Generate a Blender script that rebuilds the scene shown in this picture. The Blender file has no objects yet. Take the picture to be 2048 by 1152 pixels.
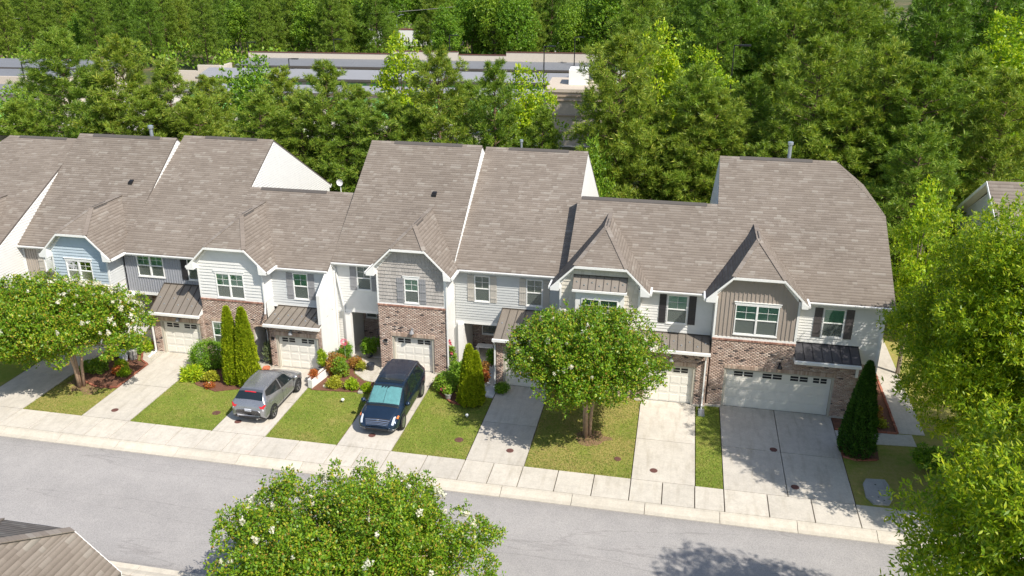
import bpy, math, random
import numpy as np
from mathutils import Vector, Matrix

# ---------------------------------------------------------------- camera, world, sun, exposure
SC = bpy.context.scene
COL = SC.collection
rnd = random.Random(7)
rad = math.radians

FPX = 1712.0                       # focal length in pixels of the 2048 wide photograph
cam_d = bpy.data.cameras.new('camera')
cam_d.sensor_width = 36.0
cam_d.lens = 36.0 * FPX / 2048.0
cam_d.clip_start = 0.5
cam_d.clip_end = 3000
cam = bpy.data.objects.new('camera', cam_d)
COL.objects.link(cam)
YAW, PIT, ROL = rad(-11.19), rad(21.756), rad(-0.2)
fwd = Vector((math.sin(YAW) * math.cos(PIT), math.cos(YAW) * math.cos(PIT), -math.sin(PIT)))
rgt = Vector((math.cos(YAW), -math.sin(YAW), 0))
dwn = fwd.cross(rgt)
r2 = rgt * math.cos(ROL) + dwn * math.sin(ROL)
d2 = -rgt * math.sin(ROL) + dwn * math.cos(ROL)
Mc = Matrix((r2, -d2, -fwd)).transposed().to_4x4()
Mc.translation = Vector((0, 0, 21.12))
cam.matrix_world = Mc
SC.camera = cam

SUN = Vector((0.539, -0.365, 0.766)).normalized()
world = bpy.data.worlds.new('World')
SC.world = world
world.use_nodes = True
wn = world.node_tree
sky = wn.nodes.new('ShaderNodeTexSky')
sky.sky_type = 'NISHITA'
sky.sun_disc = False
sky.sun_elevation = math.asin(SUN.z)
sky.sun_rotation = math.atan2(SUN.x, SUN.y)
sky.air_density = 1.0
sky.dust_density = 1.2
bg = wn.nodes['Background']
wn.links.new(sky.outputs[0], bg.inputs[0])
bg.inputs[1].default_value = 0.13
sun_d = bpy.data.lights.new('sun', 'SUN')
sun_d.energy = 4.9
sun_d.angle = rad(0.5)
sun_d.color = (1.0, 0.94, 0.845)
sun = bpy.data.objects.new('sun', sun_d)
COL.objects.link(sun)
sun.rotation_euler = SUN.to_track_quat('Z', 'Y').to_euler()
SC.render.engine = 'CYCLES'
SC.view_settings.view_transform = 'Standard'
SC.view_settings.look = 'None'
SC.view_settings.exposure = 0.37
SC.view_settings.gamma = 1.0
SC.view_settings.use_curve_mapping = False
SC.cycles.max_bounces = 6
SC.cycles.transparent_max_bounces = 8

# ---------------------------------------------------------------- materials
MATS = {}


def lin(r, g, b):
    f = lambda c: (c / 255 / 12.92) if c / 255 < .04045 else ((c / 255 + .055) / 1.055) ** 2.4
    return (f(r), f(g), f(b), 1)


class NT:
    def __init__(s, name):
        s.m = bpy.data.materials.new(name)
        s.m.use_nodes = True
        s.t = s.m.node_tree
        s.b = s.t.nodes['Principled BSDF']
        s.out = s.t.nodes['Material Output']

    def n(s, typ, **kw):
        nd = s.t.nodes.new('ShaderNode' + typ)
        for k, v in kw.items():
            if k.startswith('_'):
                nd.inputs[k[1:].replace('_', ' ')].default_value = v
            else:
                setattr(nd, k, v)
        return nd

    def l(s, a, b):
        s.t.links.new(a, b)

    def coord(s, kind='Object', scale=(1, 1, 1), rot=(0, 0, 0)):
        tc = s.n('TexCoord')
        mp = s.n('Mapping')
        mp.inputs['Scale'].default_value = scale
        mp.inputs['Rotation'].default_value = rot
        s.l(tc.outputs[kind], mp.inputs[0])
        return mp.outputs[0]

    def world_pos(s, scale=(1, 1, 1)):
        g = s.n('NewGeometry')
        mp = s.n('Mapping')
        mp.inputs['Scale'].default_value = scale
        s.l(g.outputs['Position'], mp.inputs[0])
        return mp.outputs[0]

    def noise(s, vec, scale, detail=4, rough=.6):
        nd = s.n('TexNoise')
        nd.inputs['Scale'].default_value = scale
        nd.inputs['Detail'].default_value = detail
        nd.inputs['Roughness'].default_value = rough
        s.l(vec, nd.inputs['Vector'])
        return nd.outputs['Fac']

    def ramp(s, fac, stops, interp='LINEAR'):
        r = s.n('ValToRGB')
        r.color_ramp.interpolation = interp
        e = r.color_ramp.elements
        while len(e) < len(stops):
            e.new(.5)
        for el, (p, c) in zip(e, stops):
            el.position = p
            el.color = c if len(c) == 4 else (*c, 1)
        s.l(fac, r.inputs[0])
        return r.outputs[0]

    def mix(s, fac, a, b, mode='MIX'):
        m = s.n('MixRGB', blend_type=mode)
        for i, v in ((0, fac), (1, a), (2, b)):
            if isinstance(v, (int, float)):
                m.inputs[i].default_value = v
            elif isinstance(v, tuple):
                m.inputs[i].default_value = v if len(v) == 4 else (*v, 1)
            else:
                s.l(v, m.inputs[i])
        return m.outputs[0]

    def bump(s, h, strength=.3, dist=.02):
        b = s.n('Bump')
        b.inputs['Strength'].default_value = strength
        b.inputs['Distance'].default_value = dist
        s.l(h, b.inputs['Height'])
        s.l(b.outputs[0], s.b.inputs['Normal'])


def plain(name, col, rough=.6, metal=0, var=.12, scale=3, spec=.5, dirt=None):
    """painted or plain surface: base colour with slight mottling and streaks"""
    if name in MATS:
        return MATS[name]
    t = NT(name)
    p = t.world_pos()
    f = t.noise(p, scale, 5)
    f2 = t.noise(p, scale * 9, 3)
    c = tuple(col[:3])
    lo = tuple(max(0, v * (1 - var)) for v in c)
    hi = tuple(min(1, v * (1 + var * .6)) for v in c)
    cc = t.ramp(f, [(.3, lo), (.7, hi)])
    cc = t.mix(.25, cc, t.ramp(f2, [(.3, lo), (.7, hi)]))
    t.l(cc, t.b.inputs['Base Color'])
    t.b.inputs['Roughness'].default_value = rough
    t.b.inputs['Metallic'].default_value = metal
    t.b.inputs['Specular IOR Level'].default_value = spec
    MATS[name] = t.m
    return t.m


def concrete(name, col, stain=.6):
    if name in MATS:
        return MATS[name]
    t = NT(name)
    p = t.world_pos()
    oi = t.n('ObjectInfo')
    big = t.noise(p, .55, 5, .65)
    fine = t.noise(p, 14, 4, .7)
    mid = t.noise(p, 2.6, 6, .7)
    streak = t.noise(t.world_pos((2.2, .35, 1)), 1.6, 4, .6)
    c = col
    base = t.ramp(big, [(.32, tuple(v * .86 for v in c)), (.52, c), (.72, tuple(min(1, v * 1.07) for v in c))])
    base = t.mix(.5, base, t.ramp(mid, [(.35, tuple(v * .82 for v in c)), (.62, tuple(min(1, v * 1.06) for v in c))]))
    st = t.ramp(streak, [(.5, (1, 1, 1)), (.72, (.72, .69, .63))])
    base = t.mix(stain, base, t.mix(1.0, base, st, 'MULTIPLY'))
    base = t.mix(1.0, base, t.ramp(fine, [(.25, (.86, .86, .86)), (.6, (1.03, 1.03, 1.03))]), 'MULTIPLY')
    base = t.mix(1.0, base, t.ramp(oi.outputs['Random'], [(0, (.885, .885, .885)), (1, (1.04, 1.035, 1.02))]), 'MULTIPLY')
    t.l(base, t.b.inputs['Base Color'])
    t.b.inputs['Roughness'].default_value = .85
    t.bump(fine, .25, .01)
    MATS[name] = t.m
    return t.m


def island(name, stops, rough=.85, var=.25, noise_scale=.5, spec=.3, grain=0):
    """colour picked per mesh island (bricks, shingles), plus a slow weathering noise"""
    if name in MATS:
        return MATS[name]
    t = NT(name)
    g = t.n('NewGeometry')
    c = t.ramp(g.outputs['Random Per Island'], stops)
    p = t.world_pos()
    w = t.noise(p, noise_scale, 5)
    c = t.mix(1.0, c, t.ramp(w, [(.3, (1 - var,) * 3), (.7, (1 + var * .4,) * 3)]), 'MULTIPLY')
    if grain:
        gr = t.noise(p, 60, 2)
        c = t.mix(1.0, c, t.ramp(gr, [(.3, (1 - grain,) * 3), (.7, (1 + grain * .5,) * 3)]), 'MULTIPLY')
    t.l(c, t.b.inputs['Base Color'])
    t.b.inputs['Roughness'].default_value = rough
    t.b.inputs['Specular IOR Level'].default_value = spec
    MATS[name] = t.m
    return t.m


def leaf(name, stops, trans=.35, rough=.5, objvar=.12):
    if name in MATS:
        return MATS[name]
    t = NT(name)
    g = t.n('NewGeometry')
    oi = t.n('ObjectInfo')
    c = t.ramp(g.outputs['Random Per Island'], stops)
    v = t.ramp(oi.outputs['Random'], [(0, (1 - objvar, 1 - objvar * .5, 1 - objvar)), (1, (1 + objvar, 1 + objvar * .4, 1))])
    c = t.mix(1.0, c, v, 'MULTIPLY')
    w = t.noise(t.world_pos(), .8, 3)
    c = t.mix(1.0, c, t.ramp(w, [(.3, (.82, .86, .8)), (.7, (1.14, 1.1, 1.1))]), 'MULTIPLY')
    t.l(c, t.b.inputs['Base Color'])
    t.b.inputs['Roughness'].default_value = rough
    t.b.inputs['Specular IOR Level'].default_value = .35
    tr = t.n('BsdfTranslucent')
    tc = t.mix(1.0, c, (1.35, 1.3, .55), 'MULTIPLY')
    t.l(tc, tr.inputs[0])
    mx = t.n('MixShader')
    mx.inputs[0].default_value = trans
    t.l(t.b.outputs[0], mx.inputs[1])
    t.l(tr.outputs[0], mx.inputs[2])
    t.l(mx.outputs[0], t.out.inputs[0])
    MATS[name] = t.m
    return t.m


def glass(name, tint, gloss=.22, clear=.75, rough=.03, body=.12):
    if name in MATS:
        return MATS[name]
    t = NT(name)
    tr = t.n('BsdfTransparent')
    tr.inputs[0].default_value = (*tint, 1)
    gl = t.n('BsdfGlossy')
    gl.inputs['Roughness'].default_value = rough
    gl.inputs[0].default_value = (.85, .9, .9, 1)
    df = t.n('BsdfDiffuse')
    df.inputs[0].default_value = (tint[0] * body, tint[1] * body * 1.05, tint[2] * body, 1)
    m1 = t.n('MixShader')
    m1.inputs[0].default_value = clear
    t.l(df.outputs[0], m1.inputs[1])
    t.l(tr.outputs[0], m1.inputs[2])
    fr = t.n('Fresnel')
    fr.inputs[0].default_value = 1.5
    ad = t.n('Math', operation='ADD')
    ad.inputs[1].default_value = gloss * .6
    t.l(fr.outputs[0], ad.inputs[0])
    m2 = t.n('MixShader')
    t.l(ad.outputs[0], m2.inputs[0])
    t.l(m1.outputs[0], m2.inputs[1])
    t.l(gl.outputs[0], m2.inputs[2])
    t.l(m2.outputs[0], t.out.inputs[0])
    MATS[name] = t.m
    return t.m


def asphalt():
    t = NT('asphalt')
    p = t.world_pos()
    fine = t.noise(p, 26, 3, .8)
    vf = t.noise(p, 90, 2, .8)
    big = t.noise(p, .18, 5, .55)
    mid = t.noise(p, 1.1, 6, .6)
    c = t.ramp(big, [(.3, (.305, .290, .280)), (.55, (.345, .328, .316)), (.75, (.372, .350, .335))])
    c = t.mix(.4, c, t.ramp(mid, [(.35, (.27, .258, .252)), (.65, (.345, .327, .315))]))
    c = t.mix(1.0, c, t.ramp(fine, [(.3, (.72, .72, .73)), (.6, (1.12, 1.12, 1.11))]), 'MULTIPLY')
    c = t.mix(1.0, c, t.ramp(vf, [(.35, (.8, .8, .8)), (.6, (1.1, 1.1, 1.1))]), 'MULTIPLY')
    # paler wheel lanes along the road
    sx = t.n('SeparateXYZ')
    t.l(t.world_pos(), sx.inputs[0])
    mr = t.n('MapRange')
    mr.inputs['From Min'].default_value = 22.3
    mr.inputs['From Max'].default_value = 29.1
    t.l(sx.outputs['Y'], mr.inputs['Value'])
    lane = t.ramp(mr.outputs[0], [(0, (.84, .83, .82)), (.06, (.96, .96, .96)), (.2, (1.04, 1.04, 1.04)), (.5, (.95, .95, .95)), (.78, (1.05, 1.05, 1.05)), (.94, (.97, .97, .97)), (1, (.82, .81, .79))])
    c = t.mix(.85, c, t.mix(1.0, c, lane, 'MULTIPLY'))
    # thin darker cracks / paving seams running along the road
    wv = t.n('TexNoise')
    wv.inputs['Scale'].default_value = .5
    wv.inputs['Detail'].default_value = 6
    t.l(t.world_pos((.12, 1.0, 1)), wv.inputs['Vector'])
    seam = t.ramp(wv.outputs['Fac'], [(.490, (1, 1, 1)), (.497, (.66, .65, .65)), (.504, (1, 1, 1))])
    c = t.mix(.6, c, t.mix(1.0, c, seam, 'MULTIPLY'))
    t.l(c, t.b.inputs['Base Color'])
    t.b.inputs['Roughness'].default_value = .9
    t.bump(fine, .5, .015)
    return t.m


def grass_mat(name='grass', dry=0):
    t = NT(name)
    p = t.world_pos()
    a = t.noise(p, .55, 5, .6)
    b = t.noise(p, 5, 5, .75)
    c3 = t.noise(p, 40, 3, .8)
    c = t.ramp(a, [(.38 - dry, (.135, .225, .026)), (.54 - dry, (.215, .275, .045)), (.68 - dry, (.34, .29, .10))])
    c = t.mix(.45, c, t.ramp(b, [(.32 - dry, (.115, .20, .024)), (.6 - dry, (.235, .265, .06)), (.75 - dry, (.37, .29, .13))]))
    c = t.mix(1.0, c, t.ramp(c3, [(.3, (.65, .68, .6)), (.65, (1.2, 1.15, 1.1))]), 'MULTIPLY')
    t.l(c, t.b.inputs['Base Color'])
    t.b.inputs['Roughness'].default_value = .95
    t.b.inputs['Specular IOR Level'].default_value = .1
    t.bump(c3, .8, .03)
    return t.m


def mulch_mat(name='mulch', a=(.07, .028, .016), b=(.17, .075, .045)):
    t = NT(name)
    p = t.world_pos()
    f = t.noise(p, 22, 5, .8)
    g = t.noise(p, 3, 4)
    c = t.ramp(f, [(.3, a), (.5, b), (.72, tuple(v * 1.7 for v in b))])
    c = t.mix(.3, c, t.ramp(g, [(.35, a), (.65, b)]))
    t.l(c, t.b.inputs['Base Color'])
    t.b.inputs['Roughness'].default_value = .95
    t.bump(f, 1.0, .04)
    return t.m


def ground_mat():
    t = NT('woodland_ground')
    p = t.world_pos()
    a = t.noise(p, .09, 6, .6)
    f = t.noise(p, 3, 5, .7)
    c = t.ramp(a, [(.35, (.05, .075, .016)), (.52, (.10, .10, .03)), (.66, (.21, .15, .085))])
    c = t.mix(1.0, c, t.ramp(f, [(.3, (.6, .6, .6)), (.7, (1.25, 1.2, 1.15))]), 'MULTIPLY')
    t.l(c, t.b.inputs['Base Color'])
    t.b.inputs['Roughness'].default_value = .95
    t.bump(f, .8, .1)
    return t.m


W = lambda *a: tuple(lin(*a)[:3])
M = {
    'white': plain('white_trim_paint', (.80, .795, .77), .5, var=.05),
    'soffit': plain('soffit_cream', (.66, .63, .55), .6, var=.05),
    'white_siding': plain('white_vinyl_siding', (.69, .685, .66), .55, var=.06),
    'cream_siding': plain('cream_vinyl_siding', (.68, .665, .615), .55, var=.06),
    'blue_siding': plain('pale_blue_siding', (.45, .53, .59), .6, var=.07),
    'grey_siding': plain('light_grey_siding', (.50, .51, .50), .6, var=.06),
    'slate_board': plain('slate_grey_boards', (.33, .34, .37), .6, var=.06),
    'beige_board': plain('beige_boards', (.42, .37, .32), .6, var=.06),
    'taupe_board': plain('taupe_boards', (.36, .305, .26), .6, var=.06),
    'shake': island('taupe_shakes', [(0, (.345, .32, .295)), (.5, (.39, .362, .335)), (1, (.425, .395, .365))], .8, .06),
    'cream_shake': island('cream_shakes', [(0, (.56, .52, .44)), (1, (.66, .62, .54))], .8, .06),
    'light_siding': plain('silver_siding', (.55, .565, .565), .55, var=.06),
    'garage': plain('garage_door_cream', (.77, .74, .67), .5, var=.05),
    'jamb': plain('garage_jamb_tan', (.45, .42, .35), .6, var=.06),
    'shutter_grey': plain('grey_shutter', (.27, .27, .28), .6, var=.08),
    'shutter_brown': plain('dark_brown_shutter', (.085, .075, .075), .5, var=.1),
    'shutter_dark': plain('charcoal_shutter', (.032, .030, .034), .5, var=.12),
    'shutter_beige': plain('beige_shutter', (.46, .43, .38), .6, var=.06),
    'metal_roof': plain('bronze_metal_roof', (.25, .217, .182), .42, metal=.25, var=.12, scale=2),
    'metal_dark': plain('dark_metal_roof', (.075, .073, .082), .42, metal=.3, var=.12),
    'seam': plain('standing_seam', (.10, .085, .07), .45, metal=.3),
    'seam_dark': plain('standing_seam_dark', (.03, .03, .035), .45, metal=.3),
    'vent': plain('dark_ridge_vent', (.085, .075, .068), .8),
    'pipe': plain('galvanised_pipe', (.55, .60, .66), .35, metal=.7),
    'black': plain('black_metal', (.012, .012, .014), .5),
    'dark_in': plain('dark_interior', (.03, .035, .03), .8),
    'blind': plain('window_blind', (.66, .84, .70), .7, var=.05),
    'curtain': plain('pale_curtain', (.62, .74, .68), .8, var=.1),
    'mortar': plain('mortar', (.48, .42, .36), .95, var=.1),
    'brick': island('brick', [(0, (.075, .062, .060)), (.035, (.095, .078, .074)), (.045, (.37, .262, .212)), (.4, (.435, .322, .262)),
                              (.7, (.49, .372, .305)), (.92, (.54, .43, .36)), (1, (.61, .51, .44))], .9, .10, 1.2, grain=.10),
    'brick_red': island('soldier_brick', [(0, (.27, .13, .10)), (.5, (.36, .19, .14)), (1, (.46, .28, .21))], .9, .1, 1.2),
    'brick_tan': island('lintel_brick', [(0, (.36, .25, .19)), (.5, (.48, .36, .28)), (1, (.56, .44, .35))], .9, .1, 1.2),
    'edging': island('red_edging_brick', [(0, (.20, .065, .04)), (1, (.38, .15, .095))], .9, .15, 2),
    'shingle': island('roof_shingle', [(0, (.200, .168, .142)), (.3, (.218, .184, .156)), (.65, (.234, .199, .169)), (.88, (.248, .213, .183)),
                                       (.95, (.270, .238, .206)), (1, (.288, .257, .223))], .92, .10, .35, .2, grain=.13),
    'deck': plain('roof_edge', (.12, .10, .09), .9),
    'conc': concrete('driveway_concrete', (.555, .515, .452)),
    'walk': concrete('sidewalk_concrete', (.55, .51, .445), .5),
    'curb': concrete('curb_concrete', (.56, .512, .43), .25),
    'asphalt': asphalt(),
    'grass': grass_mat('grass', .03),
    'dry_grass': grass_mat('dry_grass', .15),
    'mulch': mulch_mat(),
    'pad': concrete('grey_pad_concrete', (.36, .355, .36)),
    'straw': mulch_mat('dry_leaf_litter', (.10, .05, .028), (.27, .16, .095)),
    'ground': ground_mat(),
    'glass': glass('window_glass', (.78, .92, .83), .10, .93),
    'glass_dark': glass('dark_window_glass', (.45, .62, .56), .14, .75),
    'screen': glass('insect_screen', (.62, .68, .66), .05, .55, .25, .30),
    'trunk': plain('pine_bark', (.16, .10, .065), .95, var=.4, scale=6),
    'bark': plain('crape_myrtle_bark', (.44, .30, .21), .8, var=.3, scale=8),
    'oakbark': plain('oak_bark', (.20, .16, .12), .95, var=.35, scale=8),
}


# ---------------------------------------------------------------- mesh and object helpers
BASE = {}


def base_of(o):
    while o is not None:
        if o.name in BASE:
            return BASE[o.name]
        o = o.parent
    return Vector((0, 0, 0))


def root(name, loc, label, cat, group=None, kind=None):
    o = bpy.data.objects.new(name, None)
    COL.objects.link(o)
    o.location = loc
    o.empty_display_size = .3
    if label:
        o['label'] = label
    if cat:
        o['category'] = cat
    if group:
        o['group'] = group
    if kind:
        o['kind'] = kind
    BASE[o.name] = Vector(loc)
    return o


def tag(o, label=None, cat=None, group=None, kind=None):
    if label:
        o['label'] = label
    if cat:
        o['category'] = cat
    if group:
        o['group'] = group
    if kind:
        o['kind'] = kind
    return o


def link(name, me, parent=None, loc=(0, 0, 0)):
    o = bpy.data.objects.new(name, me)
    COL.objects.link(o)
    o.location = loc
    if parent is not None:
        o.parent = parent
    return o


def np_mesh(name, verts, quads, mat, smooth=False):
    """verts (N,3), quads (M,4) or tris (M,3)"""
    me = bpy.data.meshes.new(name)
    verts = np.asarray(verts, dtype=np.float32)
    quads = np.asarray(quads, dtype=np.int32)
    k = quads.shape[1]
    me.vertices.add(len(verts))
    me.vertices.foreach_set('co', verts.ravel())
    me.loops.add(quads.size)
    me.loops.foreach_set('vertex_index', quads.ravel())
    me.polygons.add(len(quads))
    me.polygons.foreach_set('loop_start', np.arange(0, quads.size, k, dtype=np.int32))
    me.polygons.foreach_set('loop_total', np.full(len(quads), k, dtype=np.int32))
    if smooth:
        me.polygons.foreach_set('use_smooth', np.ones(len(quads), dtype=bool))
    me.update(calc_edges=True)
    me.materials.append(mat)
    return me


class MB:
    def __init__(s):
        s.v = []
        s.f = []
        s.mi = []

    def add(s, vs, fs, mi=0):
        n = len(s.v)
        s.v += [tuple(v) for v in vs]
        for f in fs:
            s.f.append([n + i for i in f])
            s.mi.append(mi)
        return s

    def hexa(s, p, mi=0, skip=()):
        """p: 4 bottom (ccw) + 4 top"""
        fs = [(0, 3, 2, 1), (4, 5, 6, 7), (0, 1, 5, 4), (1, 2, 6, 5), (2, 3, 7, 6), (3, 0, 4, 7)]
        return s.add(p, [f for i, f in enumerate(fs) if i not in skip], mi)

    def box(s, x0, x1, y0, y1, z0, z1, mi=0, skip=()):
        return s.hexa([(x0, y0, z0), (x1, y0, z0), (x1, y1, z0), (x0, y1, z0), (x0, y0, z1), (x1, y0, z1), (x1, y1, z1), (x0, y1, z1)], mi, skip)

    def bar(s, a, b, w, h, mi=0, up=(0, 0, 1)):
        a = Vector(a)
        b = Vector(b)
        d = (b - a).normalized()
        sd = d.cross(Vector(up))
        if sd.length < 1e-4:
            sd = d.cross(Vector((1, 0, 0)))
        sd.normalize()
        u = sd.cross(d).normalized()
        sd = sd * w / 2
        u = u * h / 2
        return s.hexa([a - sd - u, a + sd - u, b + sd - u, b - sd - u, a - sd + u, a + sd + u, b + sd + u, b - sd + u], mi)

    def prism(s, poly, n, mi=0):
        """poly: list of 3D points, n: extrusion vector"""
        k = len(poly)
        n = Vector(n)
        p = [Vector(q) for q in poly]
        vs = p + [q + n for q in p]
        fs = [tuple(range(k))[::-1], tuple(range(k, 2 * k))] + [(i, (i + 1) % k, (i + 1) % k + k, i + k) for i in range(k)]
        return s.add(vs, fs, mi)

    def tube(s, pts, rs, n=8, mi=0, cap=True):
        rings = []
        pts = [Vector(p) for p in pts]
        for i, p in enumerate(pts):
            d = (pts[min(i + 1, len(pts) - 1)] - pts[max(i - 1, 0)])
            d = d.normalized() if d.length > 1e-6 else Vector((0, 0, 1))
            a = d.orthogonal().normalized() if abs(d.z) < .9 else d.cross(Vector((0, 1, 0))).normalized()
            b = d.cross(a)
            r = rs[i] if isinstance(rs, (list, tuple)) else rs
            rings.append([p + a * math.cos(t * 2 * math.pi / n) * r + b * math.sin(t * 2 * math.pi / n) * r for t in range(n)])
        vs = [v for r in rings for v in r]
        fs = []
        for i in range(len(rings) - 1):
            for t in range(n):
                fs.append((i * n + t, i * n + (t + 1) % n, (i + 1) * n + (t + 1) % n, (i + 1) * n + t))
        if cap:
            fs.append(tuple(range(n))[::-1])
            fs.append(tuple(range((len(rings) - 1) * n, len(rings) * n)))
        return s.add(vs, fs, mi)

    def lathe(s, c, prof, n=16, mi=0):
        """prof: list of (r, z) from bottom to top, around vertical axis at c"""
        vs = []
        for r, z in prof:
            for t in range(n):
                a = t * 2 * math.pi / n
                vs.append((c[0] + r * math.cos(a), c[1] + r * math.sin(a), c[2] + z))
        fs = []
        for i in range(len(prof) - 1):
            for t in range(n):
                fs.append((i * n + t, i * n + (t + 1) % n, (i + 1) * n + (t + 1) % n, (i + 1) * n + t))
        fs.append(tuple(range(n))[::-1])
        fs.append(tuple(range((len(prof) - 1) * n, len(prof) * n)))
        return s.add(vs, fs, mi)

    def build(s, name, mats, parent=None, label=None, kind=None, smooth=False, base=None, bevel=0):
        if not isinstance(mats, (list, tuple)):
            mats = [mats]
        b = base_of(parent) if parent is not None else Vector(base or (0, 0, 0))
        me = bpy.data.meshes.new(name)
        me.from_pydata([(x - b.x, y - b.y, z - b.z) for x, y, z in s.v], [], s.f)
        for m in mats:
            me.materials.append(M[m] if isinstance(m, str) else m)
        if len(mats) > 1:
            me.polygons.foreach_set('material_index', s.mi)
        if smooth:
            me.polygons.foreach_set('use_smooth', [True] * len(me.polygons))
        me.update()
        o = link(name, me, parent, loc=(0, 0, 0) if parent is not None else b)
        if parent is None:
            BASE[o.name] = b
        if label:
            o['label'] = label
        if kind:
            o['kind'] = kind
        if bevel:
            md = o.modifiers.new('bevel', 'BEVEL')
            md.width = bevel
            md.segments = 2
        return o


def area(o):
    return o

# ---------------------------------------------------------------- wall systems
class Reg:
    """region of a wall in (u, z): left and right limits as functions of z"""
    def __init__(s, x0, x1, z0, z1, xl=None, xr=None, brk=()):
        s.x0, s.x1, s.z0, s.z1 = x0, x1, z0, z1
        s.xl = xl or (lambda z: x0)
        s.xr = xr or (lambda z: x1)
        s.brk = list(brk)


def front(Y):
    return lambda u, d, z: (u, Y - d, z)


def side(X):
    return lambda u, d, z: (X + d, u, z)


def strips(reg, z0, z1, ops):
    zs = {z0, z1}
    for b in reg.brk:
        if z0 < b < z1:
            zs.add(b)
    for o in ops:
        for b in (o[2], o[3]):
            if z0 < b < z1:
                zs.add(b)
    zs = sorted(zs)
    for za, zb in zip(zs, zs[1:]):
        if zb - za < 1e-4:
            continue
        zm = (za + zb) / 2
        la, lb, ra, rb = reg.xl(za + 1e-5), reg.xl(zb - 1e-5), reg.xr(za + 1e-5), reg.xr(zb - 1e-5)
        if ra - la < .01 and rb - lb < .01:
            continue
        iv = [((la, lb), (ra, rb))]
        for o in ops:
            if o[2] - 1e-6 < zm < o[3] + 1e-6:
                nv = []
                for (l, r) in iv:
                    lm, rm = sum(l) / 2, sum(r) / 2
                    if o[1] <= lm or o[0] >= rm:
                        nv.append((l, r))
                        continue
                    if o[0] > lm:
                        nv.append((l, (o[0], o[0])))
                    if o[1] < rm:
                        nv.append(((o[1], o[1]), r))
                iv = nv
        for l, r in iv:
            yield za, zb, l, r


def board(mb, fr, za, zb, l, r, da, db, back=0.0, mi=0):
    p = [fr(l[0], back, za), fr(r[0], back, za), fr(r[0], da, za), fr(l[0], da, za), fr(l[1], back, zb), fr(r[1], back, zb), fr(r[1], db, zb), fr(l[1], db, zb)]
    mb.hexa(p, mi)


def wall(parent, fr, reg, ops, mat, thick=.14, name='wall', label=None):
    mb = MB()
    for za, zb, l, r in strips(reg, reg.z0, reg.z1, ops):
        board(mb, fr, za, zb, l, r, 0, 0, -thick)
    return mb.build(name, mat, parent, label)


def lap(parent, fr, reg, ops, mat, step, single=True, proud=.036):
    """lap siding: one object per board, or one joined sheet for narrow vinyl"""
    n = max(1, round((reg.z1 - reg.z0) / step))
    e = (reg.z1 - reg.z0) / n
    allmb = MB()
    for k in range(n):
        a, b = reg.z0 + k * e, reg.z0 + (k + 1) * e
        ss = list(strips(reg, a, b, ops))
        zs = {}
        for s in ss:
            zs.setdefault(s[0], []).append(s)
        cut = len(ss) and min(len(v) for v in zs.values()) > 1
        mbs = {}
        for za in zs:
            for i, (za, zb, l, r) in enumerate(zs[za]):
                mb = mbs.setdefault(i if cut else 0, MB()) if single else allmb
                fa, fb = (za - a) / e, (zb - a) / e
                board(mb, fr, za, zb, l, r, proud - (proud - .004) * fa, proud - (proud - .004) * fb, .0005)
        for mb in mbs.values():
            mb.build('siding_board', mat, parent)
    if not single:
        allmb.build('siding', mat, parent, kind='stuff')


def shakes(parent, fr, reg, ops, mat, step=.2):
    n = max(1, round((reg.z1 - reg.z0) / step))
    e = (reg.z1 - reg.z0) / n
    for k in range(n):
        a, b = reg.z0 + k * e, reg.z0 + (k + 1) * e
        mb = MB()
        mid = sum(o[0] + o[1] for o in ops) / 2 / len(ops) if ops else 1e9
        mb2 = MB()
        ss = list(strips(reg, a, b, ops))
        cut = len(ss) > 1 and min(sum(1 for t in ss if t[0] == s[0]) for s in ss) > 1
        mb1 = mb
        for za, zb, l, r in ss:
            mb = mb2 if cut and min(l) > mid - .3 else mb1
            fa = (za - a) / e
            fb = (zb - a) / e
            x = min(l)
            while x < max(r):
                w = rnd.uniform(.13, .24)
                x1 = x + w
                L = (max(l[0], x), max(l[1], x))
                R = (min(r[0], x1 - .008), min(r[1], x1 - .008))
                if R[0] - L[0] > .01 or R[1] - L[1] > .01:
                    R = (max(R[0], L[0]), max(R[1], L[1]))
                    pr = .034 + rnd.uniform(0, .006)
                    board(mb, fr, za, zb, L, R, pr - (pr - .006) * fa, pr - (pr - .006) * fb, .0005)
                x = x1
        for mb in (mb1, mb2):
            if mb.v:
                mb.build('shake_course', mat, parent)


def battens(parent, fr, x0, x1, z0, ztop, ops, mat, step=.2):
    n = round((x1 - x0) / step)
    for k in range(1, n):
        x = x0 + (x1 - x0) * k / n
        segs = [(z0, ztop(x))]
        for o in ops:
            if o[0] - .02 < x < o[1] + .02:
                ns = []
                for a, b in segs:
                    if o[2] > a:
                        ns.append((a, min(b, o[2])))
                    if o[3] < b:
                        ns.append((max(a, o[3]), b))
                segs = ns
        for a, b in segs:
            if b - a > .03:
                mb = MB()
                board(mb, fr, a, b, (x - .022, x - .022), (x + .022, x + .022), .028, .028, .0005)
                mb.build('batten', mat, parent)


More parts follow.
